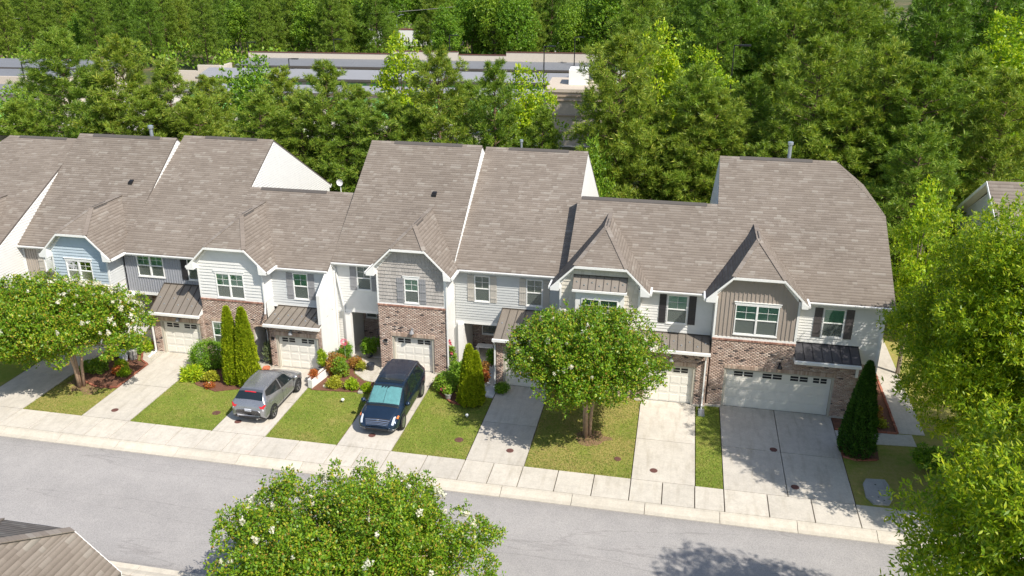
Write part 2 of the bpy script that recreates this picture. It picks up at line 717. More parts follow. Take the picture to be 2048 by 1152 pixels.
def bricks(parent, fr, reg, ops, mat='brick', bw=.205, bh=.072, soldier=None):
    """every brick its own proud block over a mortar bed"""
    P, Q = [], []
    n = max(1, round((reg.z1 - reg.z0) / bh))
    e = (reg.z1 - reg.z0) / n
    j = .010
    for k in range(n):
        a, b = reg.z0 + k * e + j / 2, reg.z0 + (k + 1) * e - j / 2
        for za, zb, l, r in strips(reg, a, b, ops):
            if zb - za < .02:
                continue
            L0, R0 = max(l), min(r)
            x = reg.x0 - (bw / 2 if k % 2 else 0)
            while x < R0:
                xa, xb = max(x + j / 2, L0), min(x + bw - j / 2, R0)
                x += bw
                if xb - xa < .02:
                    continue
                d = .010 + rnd.uniform(-.003, .004)
                i = len(P)
                P += [fr(xa, 0, za), fr(xb, 0, za), fr(xb, 0, zb), fr(xa, 0, zb), fr(xa, d, za), fr(xb, d, za), fr(xb, d, zb), fr(xa, d, zb)]
                Q += [(i + 4, i + 5, i + 6, i + 7), (i, i + 1, i + 5, i + 4), (i + 1, i + 2, i + 6, i + 5), (i + 2, i + 3, i + 7, i + 6), (i + 3, i, i + 4, i + 7)]
    if not P:
        return
    b0 = base_of(parent)
    me = np_mesh('brickwork', np.array(P) - np.array(b0), Q, M[mat])
    o = link('brickwork', me, parent)
    o['kind'] = 'stuff'
    return o


def soldier(parent, fr, x0, x1, z0, z1, mat='brick_red', d=.022, pitch=.076, name='soldier_course'):
    mb = MB()
    n = max(1, round((x1 - x0) / pitch))
    e = (x1 - x0) / n
    for k in range(n):
        a, b = x0 + k * e + .005, x0 + (k + 1) * e - .005
        board(mb, fr, z0, z1, (a, a), (b, b), d + rnd.uniform(0, .004), d + rnd.uniform(0, .004), .0)
    o = mb.build(name, mat, parent, kind='stuff')
    return o


def brick_wall(parent, fr, reg, ops, label=None):
    w = wall(parent, fr, reg, ops, 'mortar', name='brick_wall', label=label)
    bricks(w, fr, reg, ops)
    return w


# ---------------------------------------------------------------- openings
def window(parent, fr, x0, x1, z0, z1, units=1, grid=True, blind='blind', head=True, sill=True, dark=False, fw=.046, screen=True, lbl=None):
    """double-hung window units: white frame, meeting rail, panes, muntins, blind slats"""
    mb = MB()
    B = lambda a, b, c, d, e=.045, f=-.05: board(mb, fr, c, d, (a, a), (b, b), e, e, f)
    B(x0, x0 + fw, z0, z1)
    B(x1 - fw, x1, z0, z1)
    B(x0 + fw, x1 - fw, z1 - fw, z1)
    B(x0 + fw, x1 - fw, z0, z0 + fw)
    zm = (z0 + z1) / 2
    us = []
    iw = (x1 - x0 - 2 * fw - (units - 1) * .09) / units
    for k in range(units):
        a = x0 + fw + k * (iw + .09)
        us.append((a, a + iw))
        if k:
            B(a - .09, a, z0 + fw, z1 - fw)
    for a, b in us:
        B(a, b, zm - .025, zm + .025, .03)
    w = mb.build('window', 'white', parent, lbl)
    for a, b in us:
        for c, d, g in ((zm + .025, z1 - fw, 'glass_dark' if dark else 'glass'), (z0 + fw, zm - .025, 'screen' if screen else 'glass')):
            pb = MB()
            board(pb, fr, c, d, (a, a), (b, b), .0, .0, -.008)
            pb.build('pane', g, w)
        if grid:
            gm = MB()
            xm = (a + b) / 2
            zq = (zm + z1) / 2
            board(gm, fr, zm + .025, z1 - fw, (xm - .007, xm - .007), (xm + .007, xm + .007), .004, .004, .0)
            board(gm, fr, zq - .007, zq + .007, (a, a), (b, b), .008, .008, .0)
            if not screen:
                board(gm, fr, z0 + fw, zm - .025, (xm - .007, xm - .007), (xm + .007, xm + .007), .004, .004, .0)
            gm.build('muntin', 'white', w)
        if blind:
            bm = MB()
            if blind == 'curtain':
                n = 9
                for i in range(n):
                    xa = a + (b - a) * i / n
                    xb = a + (b - a) * (i + 1) / n
                    dd = .02 * (i % 2)
                    board(bm, fr, z0 + fw, z1 - fw, (xa, xa), (xb, xb), -.06 + dd, -.06 + dd, -.07 + dd)
                bm.build('curtain', 'curtain', w)
            else:
                z = z1 - fw
                low = z0 + fw if blind == 'blind' else zm - .1
                while z > low:
                    p = [fr(a, -.045, z - .006), fr(b, -.045, z - .006), fr(b, -.020, z - .046), fr(a, -.020, z - .046)]
                    bm.add(p, [(0, 1, 2, 3)])
                    z -= .05
                bm.build('blind', 'blind', w)
    if head:
        hm = MB()
        board(hm, fr, z1 + .005, z1 + .12, (x0 - .06, x0 - .06), (x1 + .06, x1 + .06), .05, .05, .0)
        board(hm, fr, z1 + .12, z1 + .15, (x0 - .09, x0 - .09), (x1 + .09, x1 + .09), .075, .075, .0)
        hm.build('head_trim', 'white', parent)
    if sill:
        sm = MB()
        board(sm, fr, z0 - .05, z0 - .003, (x0 - .02, x0 - .02), (x1 + .02, x1 + .02), .06, .06, .0)
        sm.build('sill', 'white', parent)
    return w


def shutter(parent, fr, x0, x1, z0, z1, mat):
    mb = MB()
    zm = (z0 + z1) / 2
    r = .045
    B = lambda a, b, c, d, e: board(mb, fr, c, d, (a, a), (b, b), e, e, .0)
    n = 3
    w = (x1 - x0) / n
    B(x0 + .002, x1 - .002, z0 + .002, z1 - .002, .042)
    for i in range(n):
        B(x0 + i * w + .004, x0 + (i + 1) * w - .004, z0, z1, .052)
    for z in (z0 + (z1 - z0) * .17, zm, z0 + (z1 - z0) * .83):
        B(x0 + .006, x1 - .006, z - r, z + r, .07)
    mb.build('shutter', mat, parent)


def garage_door(parent, Y, x0, x1, h, cols, win_pairs, rows=4, mat='garage'):
    """sectional door set .18 m back in the opening, with panel sections, window lights and jambs"""
    fr = front(Y)
    fd = front(Y + .17)
    door = MB()
    board(door, fd, 0.0, h, (x0, x0), (x1, x1), -.012, -.012, -.05)
    d = door.build('garage_door', mat, parent)
    e = (h - .02) / rows
    for r in range(rows):
        mb = MB()
        za, zb = .01 + r * e, .01 + (r + 1) * e - .012
        board(mb, fd, za, zb, (x0 + .01, x0 + .01), (x1 - .01, x1 - .01), .0, .0, -.012)
        if r < rows - 1:
            cw = (x1 - x0 - .1) / cols
            for c in range(cols):
                a, b = x0 + .05 + c * cw + .05, x0 + .05 + (c + 1) * cw - .05
                board(mb, fd, za + .07, zb - .07, (a, a), (b, b), .014, .014, .0)
        mb.build('door_panel', mat, d)
    zt = .01 + (rows - 1) * e
    for a, b in win_pairs:
        pm = MB()
        gm = MB()
        z0, z1 = zt + e * .30, zt + e * .80
        board(gm, fd, z0 - .03, z1 + .03, (a - .03, a - .03), (b + .03, b + .03), .016, .016, .0)
        gm.build('light_frame', mat, d)
        board(pm, fd, z0, z1, (a, a), (b, b), .019, .019, .016)
        pn = pm.build('door_light', 'black', d)
        g2 = MB()
        for i in (2,):
            x = a + (b - a) * i / 4
            ww = .03
            board(g2, fd, z0, z1, (x - ww, x - ww), (x + ww, x + ww), .024, .024, .019)
        board(g2, fd, (z0 + z1) / 2 - .012, (z0 + z1) / 2 + .012, (a, a), (b, b), .026, .026, .019)
        g2.build('light_grid', mat, d)
    jm = MB()
    for a, b in ((x0 - .10, x0), (x1, x1 + .10)):
        jm.box(a, b, Y + .015, Y + .22, 0, h)
    jm.box(x0 - .10, x1 + .10, Y + .015, Y + .22, h, h + .09)
    jm.build('door_jamb', 'jamb', parent)
    return d


def wall_light(parent, x, y, z):
    mb = MB()
    mb.box(x - .05, x + .05, y - .03, y, z - .08, z + .08)
    mb.tube([(x, y - .03, z + .02), (x, y - .16, z + .10)], .02, 6)
    mb.lathe((x, y - .17, z - .16), [(.13, 0), (.12, .05), (.06, .16), (.03, .2)], 10)
    mb.build('wall_light', 'black' if rnd.random() < .5 else 'shutter_grey', parent)


def plaque(parent, x, y, z):
    mb = MB()
    mb.box(x - .09, x + .09, y - .05, y, z - .08, z + .06)
    mb.box(x - .11, x + .11, y - .03, y, z - .11, z - .08, 1)
    mb.build('carriage_light', ['black', 'white'], parent)


def metal_roof(parent, x0, x1, ya, za, yb, zb, n, mat='metal_roof', seam='seam', gutter=True, dots=True):
    """standing-seam shed roof from the wall line (ya, za) down to the eave (yb, zb)"""
    w = (x1 - x0) / n
    L = math.hypot(ya - yb, za - zb)
    nx = Vector((0, -(za - zb) / L, (ya - yb) / L)).normalized()
    if nx.z < 0:
        nx = -nx
    me = None
    for i in range(n):
        mb = MB()
        a, b = x0 + i * w + .004, x0 + (i + 1) * w - .004
        mb.hexa([(a, yb, zb - .03), (b, yb, zb - .03), (b, ya, za - .03), (a, ya, za - .03), (a, yb, zb), (b, yb, zb), (b, ya, za), (a, ya, za)])
        mb.build('roof_panel', mat, parent)
    for i in range(n + 1):
        mb = MB()
        x = x0 + i * w
        mb.hexa([(x - .011, yb, zb), (x + .011, yb, zb), (x + .011, ya, za), (x - .011, ya, za)] + [tuple(Vector(p) + nx * .035) for p in ((x - .011, yb, zb), (x + .011, yb, zb), (x + .011, ya, za), (x - .011, ya, za))])
        mb.build('standing_seam', seam, parent)
    if dots:
        mb = MB()
        for i in range(n):
            x = x0 + (i + .5) * w
            t = .28 if i % 2 else .5
            p = Vector((x, yb + (ya - yb) * t, zb + (za - zb) * t))
            mb.box(p.x - .03, p.x + .03, p.y - .03, p.y + .03, p.z, p.z + .05)
        mb.build('snow_guard', 'pipe', parent, kind='stuff')
    mb = MB()
    mb.box(x0 - .02, x1 + .02, ya - .05, ya, za, za + .05)
    mb.build('flashing', seam, parent)
    if gutter:
        mb = MB()
        mb.box(x0 - .05, x1 + .05, yb - .12, yb + .02, zb - .15, zb - .02)
        mb.build('gutter', 'white', parent)
    # closed underside so the small roof is a solid body
    mb = MB()
    mb.prism([(x0 + .01, ya, za - .035), (x0 + .01, yb, zb - .035), (x0 + .01, yb, zb - .12), (x0 + .01, ya, zb - .12)], (x1 - x0 - .02, 0, 0))
    mb.build('roof_underside', 'white', parent)


# ---------------------------------------------------------------- shingles and roof planes
def shingle_plane(parent, O, U, V, vmax, ul, ur, brk=(), exp=.165, name='shingles'):
    """laminated shingle tabs in courses on the plane O + u*U + v*V, limits ul(v), ur(v)"""
    O, U, V = (np.array(a, float) for a in (O, U, V))
    U /= np.linalg.norm(U)
    V /= np.linalg.norm(V)
    N = np.cross(U, V)
    if N[2] < 0:
        N = -N
    n = max(1, int(round(vmax / exp)))
    e = vmax / n
    cs = set([round(i * e, 5) for i in range(n + 1)]) | set(b for b in brk if 0 < b < vmax)
    P = []
    for k in range(n):
        v0, v1 = k * e, (k + 1) * e
        cuts = [v0] + [b for b in brk if v0 < b < v1] + [v1]
        off = rnd.uniform(0, .3)
        us = []
        lo = min(ul(v0 + 1e-6), ul(v1 - 1e-6)) - .3
        hi = max(ur(v0 + 1e-6), ur(v1 - 1e-6)) + .3
        x = lo + off
        while x < hi:
            w = rnd.choice((.16, .22, .3, .42, .6))
            us.append((x, x + w, rnd.choice((0, 0, .004))))
            x += w
        for va, vb in zip(cuts, cuts[1:]):
            la, lb, ra, rb = ul(va + 1e-6), ul(vb - 1e-6), ur(va + 1e-6), ur(vb - 1e-6)
            fa, fb = (va - v0) / e, (vb - v0) / e
            for a, b, ex in us:
                a0, a1 = max(a, la), max(a, lb)
                b0, b1 = min(b, ra), min(b, rb)
                if b0 - a0 < .01 and b1 - a1 < .01:
                    continue
                b0, b1 = max(b0, a0), max(b1, a1)
                ha = (.011 + ex * .6) * (1 - fa) + .005
                hb = (.011 + ex * .6) * (1 - fb) + .005
                P.append((a0, va, 0, b0, va, 0, a0, va, ha, b0, va, ha, b1, vb, hb, a1, vb, hb))
    A = np.array(P).reshape(-1, 6, 3)
    W3 = O + A[..., 0:1] * U + A[..., 1:2] * V + A[..., 2:3] * N
    m = len(A)
    i = np.arange(m)[:, None] * 6
    Q = np.concatenate([i + np.array([[0, 1, 3, 2]]), i + np.array([[2, 3, 4, 5]])])
    b0 = np.array(base_of(parent))
    me = np_mesh(name, W3.reshape(-1, 3) - b0, Q, M['shingle'])
    o = link(name, me, parent)
    o['kind'] = 'stuff'
    return o


def slab(mb, poly, t=.10, mi=0):
    """roof deck: polygon (3D, planar) thickened straight down"""
    mb.prism([(p[0], p[1], p[2]) for p in poly], (0, 0, -t), mi)


def main_roof(h, X0, X1, Ye, ze, t, Yr=None, yback=None, hipR=None, hipL=None, trimL=True, trimR=True, vent=None, gutter=None, label=None, rear_eave=True):
    """side-gabled roof: front eave (Ye, ze), slope t, ridge at Yr; hip*: (ridge X, clip height below ridge)"""
    zr = ze + t * (Yr - Ye)
    yb = yback or (Yr + (Yr - Ye))
    zb = zr - t * (yb - Yr)
    rx0 = hipL[0] if hipL else X0
    rx1 = hipR[0] if hipR else X1
    dL = hipL[1] if hipL else 0
    dR = hipR[1] if hipR else 0
    fp = [(X0, Ye, ze), (X1, Ye, ze)]
    if hipR:
        fp.append((X1, Yr - dR / t, zr - dR))
    fp += [(rx1, Yr, zr), (rx0, Yr, zr)]
    if hipL:
        fp.append((X0, Yr - dL / t, zr - dL))
    bp = [(X1, yb, zb), (X0, yb, zb)]
    if hipL:
        bp.append((X0, Yr + dL / t, zr - dL))
    bp += [(rx0, Yr, zr), (rx1, Yr, zr)]
    if hipR:
        bp.append((X1, Yr + dR / t, zr - dR))
    mb = MB()
    dn = .004
    lower = lambda P: [(a, b, c - dn) for a, b, c in P]
    slab(mb, lower(fp))
    slab(mb, lower(bp))
    for hp, X, dd, rx in ((hipL, X0, dL, rx0), (hipR, X1, dR, rx1)):
        if hp:
            slab(mb, lower([(X, Yr - dd / t, zr - dd), (X, Yr + dd / t, zr - dd), (rx, Yr, zr)]))
    roof = mb.build('roof', 'deck', h, label)
    L = math.hypot(Yr - Ye, zr - ze)
    c = (Yr - Ye) / L

    def ur(v):
        if hipR:
            vh = L - dR / (zr - ze) * L
            if v > vh:
                return X1 + (rx1 - X1) * (v - vh) / (L - vh) - X0
        return X1 - X0

    def ul(v):
        if hipL:
            vh = L - dL / (zr - ze) * L
            if v > vh:
                return (rx0 - X0) * (v - vh) / (L - vh)
        return 0
    brk = []
    if hipR:
        brk.append(L - dR / (zr - ze) * L)
    if hipL:
        brk.append(L - dL / (zr - ze) * L)
    shingle_plane(roof, (X0, Ye, ze), (1, 0, 0), (0, Yr - Ye, zr - ze), L, ul, ur, brk)
    # rear slope, coarser
    Lb = math.hypot(yb - Yr, zr - zb)
    def ur2(v):
        if hipR and v > Lb - dR / (zr - zb) * Lb:
            vh = Lb - dR / (zr - zb) * Lb
            return X1 + (rx1 - X1) * (v - vh) / (Lb - vh) - X0
        return X1 - X0
    shingle_plane(roof, (X0, yb, zb), (1, 0, 0), (0, Yr - yb, zr - zb), Lb, lambda v: 0, ur2, [Lb - dR / (zr - zb) * Lb] if hipR else [], exp=.33)
    for hp, X, dd, rx in ((hipL, X0, dL, rx0), (hipR, X1, dR, rx1)):
        if hp:
            Lh = math.hypot(X - rx, dd)
            w = dd / t
            shingle_plane(roof, (X, Yr - w, zr - dd), (0, 1, 0), (rx - X, 0, dd), Lh, lambda v: w * v / Lh, lambda v: 2 * w - w * v / Lh, exp=.2)
    # ridge caps
    mb = MB()
    x = rx0
    while x < rx1 - .05:
        x1 = min(x + .3, rx1)
        mb.prism([(x, Yr - .13, zr - .13 * t + .02), (x, Yr, zr + .03), (x, Yr + .13, zr - .13 * t + .02), (x, Yr, zr - .01)], (x1 - x - .006, 0, 0))
        x = x1
    mb.build('ridge_cap', 'shingle', h, kind='stuff')
    if vent:
        mb = MB()
        mb.prism([(vent[0], Yr - .17, zr - .17 * t + .03), (vent[0], Yr - .15, zr - .15 * t + .05), (vent[0], Yr, zr + .06), (vent[0], Yr + .17, zr - .17 * t + .05), (vent[0], Yr + .17, zr - .17 * t + .0)], (vent[1] - vent[0], 0, 0))
        mb.build('ridge_vent', 'vent', h)
    # rake trim boards under the roof edges
    for on, X, sx in ((trimL, X0, 1), (trimR, X1, -1)):
        if not on:
            continue
        mb = MB()
        dd = dL if sx == 1 else dR
        a = (X + sx * .02, Ye, ze - .19)
        b = (X + sx * .02, Yr - dd / t, zr - dd - .19)
        mb.bar(a, b, .03, .17)
        a2 = (X + sx * .02, yb, zb - .19)
        b2 = (X + sx * .02, Yr + dd / t, zr - dd - .19)
        mb.bar(a2, b2, .03, .17)
        mb.build('rake_trim', 'white', h)
    for g in (gutter or []):
        mb = MB()
        a, b = g
        mb.prism([(a, Ye - .13, ze - .02), (a, Ye - .13, ze - .06), (a, Ye - .09, ze - .14), (a, Ye - .003, ze - .14), (a, Ye - .003, ze - .03)], (b - a, 0, 0))
        mb.build('gutter', 'white', h)
        mb = MB()
        mb.box(a, b, Ye + .003, Ye + .32, ze - .15, ze - .10)
        mb.build('soffit', 'soffit', h)
    if rear_eave:
        mb = MB()
        mb.box(X0, X1, yb + .003, yb + .13, zb - .14, zb - .02)
        mb.build('rear_gutter', 'white', h)
    return roof, (zr, yb, zb)


def gable_end(h, X, Yw, Ye, ze, t, Yr, yb, facing, mat, z0=0, clip=0, cover=.13, step=.145, only_above=None):
    """side wall of a unit up to the roof underside; narrow siding on the exposed face"""
    zr = ze + t * (Yr - Ye)
    yw2 = yb - .35
    f = lambda z: Ye + (z + cover - ze) / t          # front limit at height z
    g = lambda z: 2 * Yr - f(z)
    zt = zr - cover - clip - .02
    zf = ze + t * (Yw - Ye) - cover
    xl = lambda z: max(Yw, f(z))
    xr = lambda z: min(yw2, g(z))
    brk = [zf, ze + t * (2 * Yr - yw2 - Ye) - cover]
    reg = Reg(Yw, yw2, z0, zt, xl, xr, brk)
    fr = (lambda u, d, z: (X + d, u, z)) if facing > 0 else (lambda u, d, z: (X - d, u, z))
    wall(h, fr, reg, [], mat, thick=.14, name='side_wall')
    za = only_above if only_above is not None else z0
    reg2 = Reg(Yw, yw2, za, zt, xl, xr, brk)
    lap(h, fr, reg2, [], mat, step, single=False, proud=.03)


def bay(h, xl, xr, ovl, ovr, Yb, Yrec, ze, ht, zband, mainplane, Ya, style, win, siding_mat, step=.178, brick_ops=(), zbot=0, arch=None, windows=True, brick_x=None, side_mat=None, side_facing=True, vent=True, ovf=.34, skip_low=()):
    """gabled bay with clipped (jerkinhead) roof over siding on brick.
       xl, xr walls; ovl, ovr eave ends; ze eave height; ht height from eave to clip; mainplane=(Ye, ze, t)"""
    fr = front(Yb)
    w = (ovr - ovl) / 2
    xc = (ovl + ovr) / 2
    Yf = Yb - ovf
    zr = ze + w
    mYe, mze, mt = mainplane
    yb_at = lambda z: mYe + (z - mze) / mt
    # --- front wall outline follows the roof underside
    cov = .17
    zt = ze + ht - .12
    fl = lambda z: max(xl, ovl + (z + cov - ze))
    frr = lambda z: min(xr, ovr - (z + cov - ze))
    zbk = [ze - cov + (xl - ovl), ze - cov + (ovr - xr)]
    top = zt
    reg = Reg(xl, xr, zband, top, fl, frr, zbk)
    ops = [(win[0], win[1], win[2], win[3])] if win else []
    wall(h, fr, reg, ops, siding_mat if style not in ('shake', 'cshake') else 'beige_board')
    corner = .10
    reg_in = Reg(xl + corner, xr - corner, zband + .10, top, lambda z: max(xl + corner, fl(z)), lambda z: min(xr - corner, frr(z)), zbk + [ze - cov + (xl + corner - ovl), ze - cov + (ovr - xr + corner)])
    if style == 'lap':
        lap(h, fr, reg_in, ops, siding_mat, step)
    elif style == 'shake':
        shakes(h, fr, reg_in, ops, 'shake', .2)
    elif style == 'cshake':
        shakes(h, fr, reg_in, ops, 'cream_shake', .2)
    elif style == 'batten':
        zf = lambda x: min(top, ze - cov + (x - ovl), ze - cov + (ovr - x))
        battens(h, fr, xl + corner, xr - corner, zband + .1, zf, ops, siding_mat, .195)
    # corner boards and band
    for a in (xl, xr - corner):
        mb = MB()
        board(mb, fr, zband, ze - cov + .2, (a, a), (a + corner, a + corner), .028, .028, 0)
        mb.build('corner_board', 'white', h)
    mb = MB()
    board(mb, fr, zband, zband + .1, (xl + corner, xl + corner), (xr - corner, xr - corner), .03, .03, 0)
    mb.build('band_board', 'white', h)
    # brick below
    bx0, bx1 = brick_x or (xl, xr)
    if zband > zbot + .1:
        regb = Reg(bx0, bx1, zbot, zband - .09)
        bo = list(brick_ops)
        bw = brick_wall(h, front(Yb - .02), regb, bo)
        soldier(h, front(Yb - .02), bx0, bx1, zband - .09, zband + .0, 'brick_red', .045)
        mb = MB()
        mb.box(bx0, bx1, Yb - .02, Yb + .1, zband - .09, zband - .004)
        mb.build('ledge', 'mortar', h)
    # side walls of the bay back to the recessed wall
    sm = side_mat or siding_mat
    for X, s in ((xl, -1), (xr, 1)):
        f2 = (lambda u, d, z, X=X: (X + d, u, z)) if s > 0 else (lambda u, d, z, X=X: (X - d, u, z))
        rg = Reg(Yb, Yrec, zband if s < 0 else zband, ze - .1)
        wall(h, f2, rg, [], sm, .12, 'bay_side_wall')
        lap(h, f2, rg, [], sm, .145, single=False, proud=.03)
        if zband > .5 and s not in skip_low:
            rb = Reg(Yb, Yrec, zbot, zband - .002)
            wall(h, f2, rb, [], 'white_siding' if s > 0 and side_facing else 'mortar', .12, 'bay_side_wall')
    # --- roof
    pL = [(ovl, Yf, ze), (ovl + ht, Yf, ze + ht), (xc, Ya, zr), (xc, yb_at(zr), zr), (ovl, max(Yf + .05, yb_at(ze)), ze)]
    pR = [(2 * xc - x, y, z) for x, y, z in pL]
    pC = [(ovl + ht, Yf, ze + ht), (ovr - ht, Yf, ze + ht), (xc, Ya, zr)]
    mb = MB()
    for p in (pL, pR, pC):
        slab(mb, [(a, b, c - .004) for a, b, c in p], .11)
    roof = mb.build('bay_roof', 'deck', h)
    L = w * math.sqrt(2)
    s2 = math.sqrt(2)
    yf = lambda v: (Yf if v / s2 < ht else Yf + (Ya - Yf) * (v / s2 - ht) / (w - ht)) - Yf
    yk = lambda v: yb_at(ze + v / s2) + .02 - Yf
    shingle_plane(roof, (ovl, Yf, ze), (0, 1, 0), (1, 0, 1), L, yf, yk, [ht * s2])
    shingle_plane(roof, (ovr, Yf, ze), (0, 1, 0), (-1, 0, 1), L, yf, yk, [ht * s2])
    Lc = math.hypot(Ya - Yf, w - ht)
    wc = w - ht
    shingle_plane(roof, (xc, Yf, ze + ht), (1, 0, 0), (0, Ya - Yf, w - ht), Lc, lambda v: -wc * (1 - v / Lc), lambda v: wc * (1 - v / Lc))
    # hip and ridge caps
    mb = MB()
    for a, b in (((ovl + ht, Yf, ze + ht + .02), (xc, Ya, zr + .02)), ((ovr - ht, Yf, ze + ht + .02), (xc, Ya, zr + .02)), ((xc, Ya, zr + .02), (xc, yb_at(zr), zr + .02))):
        a, b = Vector(a), Vector(b)
        n = max(1, int((b - a).length / .28))
        for i in range(n):
            p, q = a.lerp(b, i / n), a.lerp(b, (i + .97) / n)
            mb.bar(p, q, .22, .03)
    mb.build('hip_cap', 'shingle', h, kind='stuff')
    if vent:
        mb = MB()
        y0 = Ya + .1
        y1 = min(yb_at(zr) - .3, y0 + 1.1)
        mb.prism([(xc - .13, y0, zr - .12), (xc - .12, y0, zr - .05), (xc, y0, zr + .075), (xc + .12, y0, zr - .07), (xc + .12, y0, zr - .12)], (0, y1 - y0, 0))
        mb.build('ridge_vent', 'vent', h)
    # --- white fascia, frieze and soffit of the overhang
    path = [(ovl, ze), (ovl + ht, ze + ht), (ovr - ht, ze + ht), (ovr, ze)]
    for i, ((xa, za), (xb, zb)) in enumerate(zip(path, path[1:])):
        mb = MB()
        g = .12
        mb.hexa([(xa, Yf - .035, za - g), (xb, Yf - .035, zb - g), (xb, Yf, zb - g), (xa, Yf, za - g),
                 (xa, Yf - .035, za - .005), (xb, Yf - .035, zb - .005), (xb, Yf, zb - .005), (xa, Yf, za - .005)])
        mb.build('fascia', 'white', h)
        mb = MB()
        mb.hexa([(xa, Yf + .002, za - .15), (xb, Yf + .002, zb - .15), (xb, Yb - .002, zb - .15), (xa, Yb - .002, za - .15),
                 (xa, Yf + .002, za - .12), (xb, Yf + .002, zb - .12), (xb, Yb - .002, zb - .12), (xa, Yb - .002, za - .12)])
        mb.build('soffit', 'soffit' if i != 2 else 'soffit', h)
        mb = MB()      # frieze board on the wall
        k = .10
        if i == 0:
            a_, b_ = xl + .0, ovl + ht - .0
            mb.hexa([(xa + .42, Yb - .03, za + .42 - .40), (xb, Yb - .03, zb - .31), (xb, Yb - .0, zb - .31), (xa + .42, Yb, za + .42 - .40),
                     (xa + .42, Yb - .03, za + .42 - .16), (xb, Yb - .03, zb - .16), (xb, Yb, zb - .16), (xa + .42, Yb, za + .42 - .16)])
        elif i == 1:
            mb.box(xa, xb, Yb - .03, Yb, za - .27, za - .166)
        else:
            mb.hexa([(xa, Yb - .03, za - .31), (xb - .42, Yb - .03, zb + .42 - .40), (xb - .42, Yb, zb + .42 - .40), (xa, Yb, za - .31),
                     (xa, Yb - .03, za - .16), (xb - .42, Yb - .03, zb + .42 - .16), (xb - .42, Yb, zb + .42 - .16), (xa, Yb, za - .16)])
        mb.build('frieze_board', 'white', h)
    for sx, xe, xw in ((1, ovl, xl), (-1, ovr, xr)):
        mb = MB()      # boxed cornice return
        mb.prism([(xe, Yf - .045, ze - .17), (xw, Yf - .045, ze - .17), (xw + sx * .03, Yf - .045, ze + abs(xw - xe) - .1), (xe, Yf - .045, ze - .04)], (0, ovf + .04, 0))
        mb.build('cornice_return', 'white', h)
        mb = MB()      # side eave gutter running back to the main roof
        y1 = max(Yf + .1, yb_at(ze) - .02)
        mb.box(min(xe, xe - sx * .11), max(xe, xe - sx * .11), Yf + .05, y1, ze - .14, ze - .02)
        mb.build('gutter', 'white', h)
        mb = MB()
        mb.box(min(xe, xw), max(xe, xw), Yb + .002, y1, ze - .17, ze - .13)
        mb.build('soffit', 'soffit', h)
    if win and windows:
        units = 2 if win[1] - win[0] > 1.2 else 1
        window(h, fr, *win, units=units, blind=win_blind.get(style, 'blind'))
    return fr


win_blind = {}


def downspout(h, pts, mat='white'):
    mb = MB()
    for a, b in zip(pts, pts[1:]):
        mb.bar(a, b, .07, .07)
    mb.build('downspout', mat, h)


def box_part(h, name, mat, *b, **k):
    mb = MB()
    mb.box(*b)
    return mb.build(name, mat, h, **k)


def back_and_sides(h, X0, X1, yb, z1, mat='cream_siding'):
    """rear wall with two windows and a patio door"""
    Y = yb - .35
    fr = lambda u, d, z: (u, Y + d, z)
    reg = Reg(X0, X1, 0, z1)
    m = (X0 + X1) / 2
    ops = [(m - 2.0, m - 1.1, 3.9, 5.1), (m + 1.1, m + 2.0, 3.9, 5.1), (m - .9, m + .9, 0.05, 2.1)]
    wall(h, fr, reg, ops, mat, name='rear_wall')
    lap(h, fr, reg, ops, mat, .2, single=False)
    for o in ops:
        window(h, fr, *o, units=2 if o[1] - o[0] > 1.2 else 1, grid=False, blind=None, head=False, sill=False, screen=False)

# ---------------------------------------------------------------- the row of townhouses
def rec_wall(h, X0, X1, Y, z0, z1, mat, style, ops, step=.145, trim=True, corners=(False, False)):
    fr = front(Y)
    reg = Reg(X0, X1, z0, z1)
    o4 = [o[:4] for o in ops]
    wall(h, fr, reg, o4, mat)
    r2 = Reg(X0 + (.09 if corners[0] else 0), X1 - (.09 if corners[1] else 0), z0 + (.1 if trim else 0), z1)
    if style == 'lap':
        lap(h, fr, r2, o4, mat, step, single=step > .15, proud=.032)
    else:
        battens(h, fr, X0, X1, z0 + .1, lambda x: z1, o4, mat, step)
    if trim:
        mb = MB()
        board(mb, fr, z0 - .06, z0 + .1, (X0, X0), (X1, X1), .03, .03, -.1)
        mb.build('band_board', 'white', h)
    for c, a in zip(corners, (X0, X1 - .09)):
        if c:
            mb = MB()
            board(mb, fr, z0, z1, (a, a), (a + .09, a + .09), .025, .025, 0)
            mb.build('corner_board', 'white', h)
    return fr


def garage_block(h, X0, X1, Yg, Yrec, ztop, op, cols, wins, lamp=None, plq=None):
    """brick garage front that stands out from the upper wall"""
    ops = [(op[0] - .1, op[1] + .1, 0, op[2] + .09)]
    brick_wall(h, front(Yg), Reg(X0, X1, 0, ztop), ops)
    soldier(h, front(Yg), op[0] - .16, op[1] + .16, op[2] + .09, op[2] + .30, 'brick_tan', .035)
    garage_door(h, Yg, op[0], op[1], op[2], cols, wins)
    for X, s in ((X0, -1), (X1, 1)):
        f2 = (lambda u, d, z, X=X: (X + d, u, z)) if s > 0 else (lambda u, d, z, X=X: (X - d, u, z))
        brick_wall(h, f2, Reg(Yg, Yrec, 0, ztop - .0), [])
    box_part(h, 'foundation', 'walk', X0 - .02, op[0] - .1, Yg - .05, Yg + .1, 0, .10)
    box_part(h, 'foundation', 'walk', op[1] + .1, X1 + .02, Yg - .05, Yg + .1, 0, .10)
    if lamp:
        wall_light(h, *lamp)
    if plq:
        plaque(h, *plq)


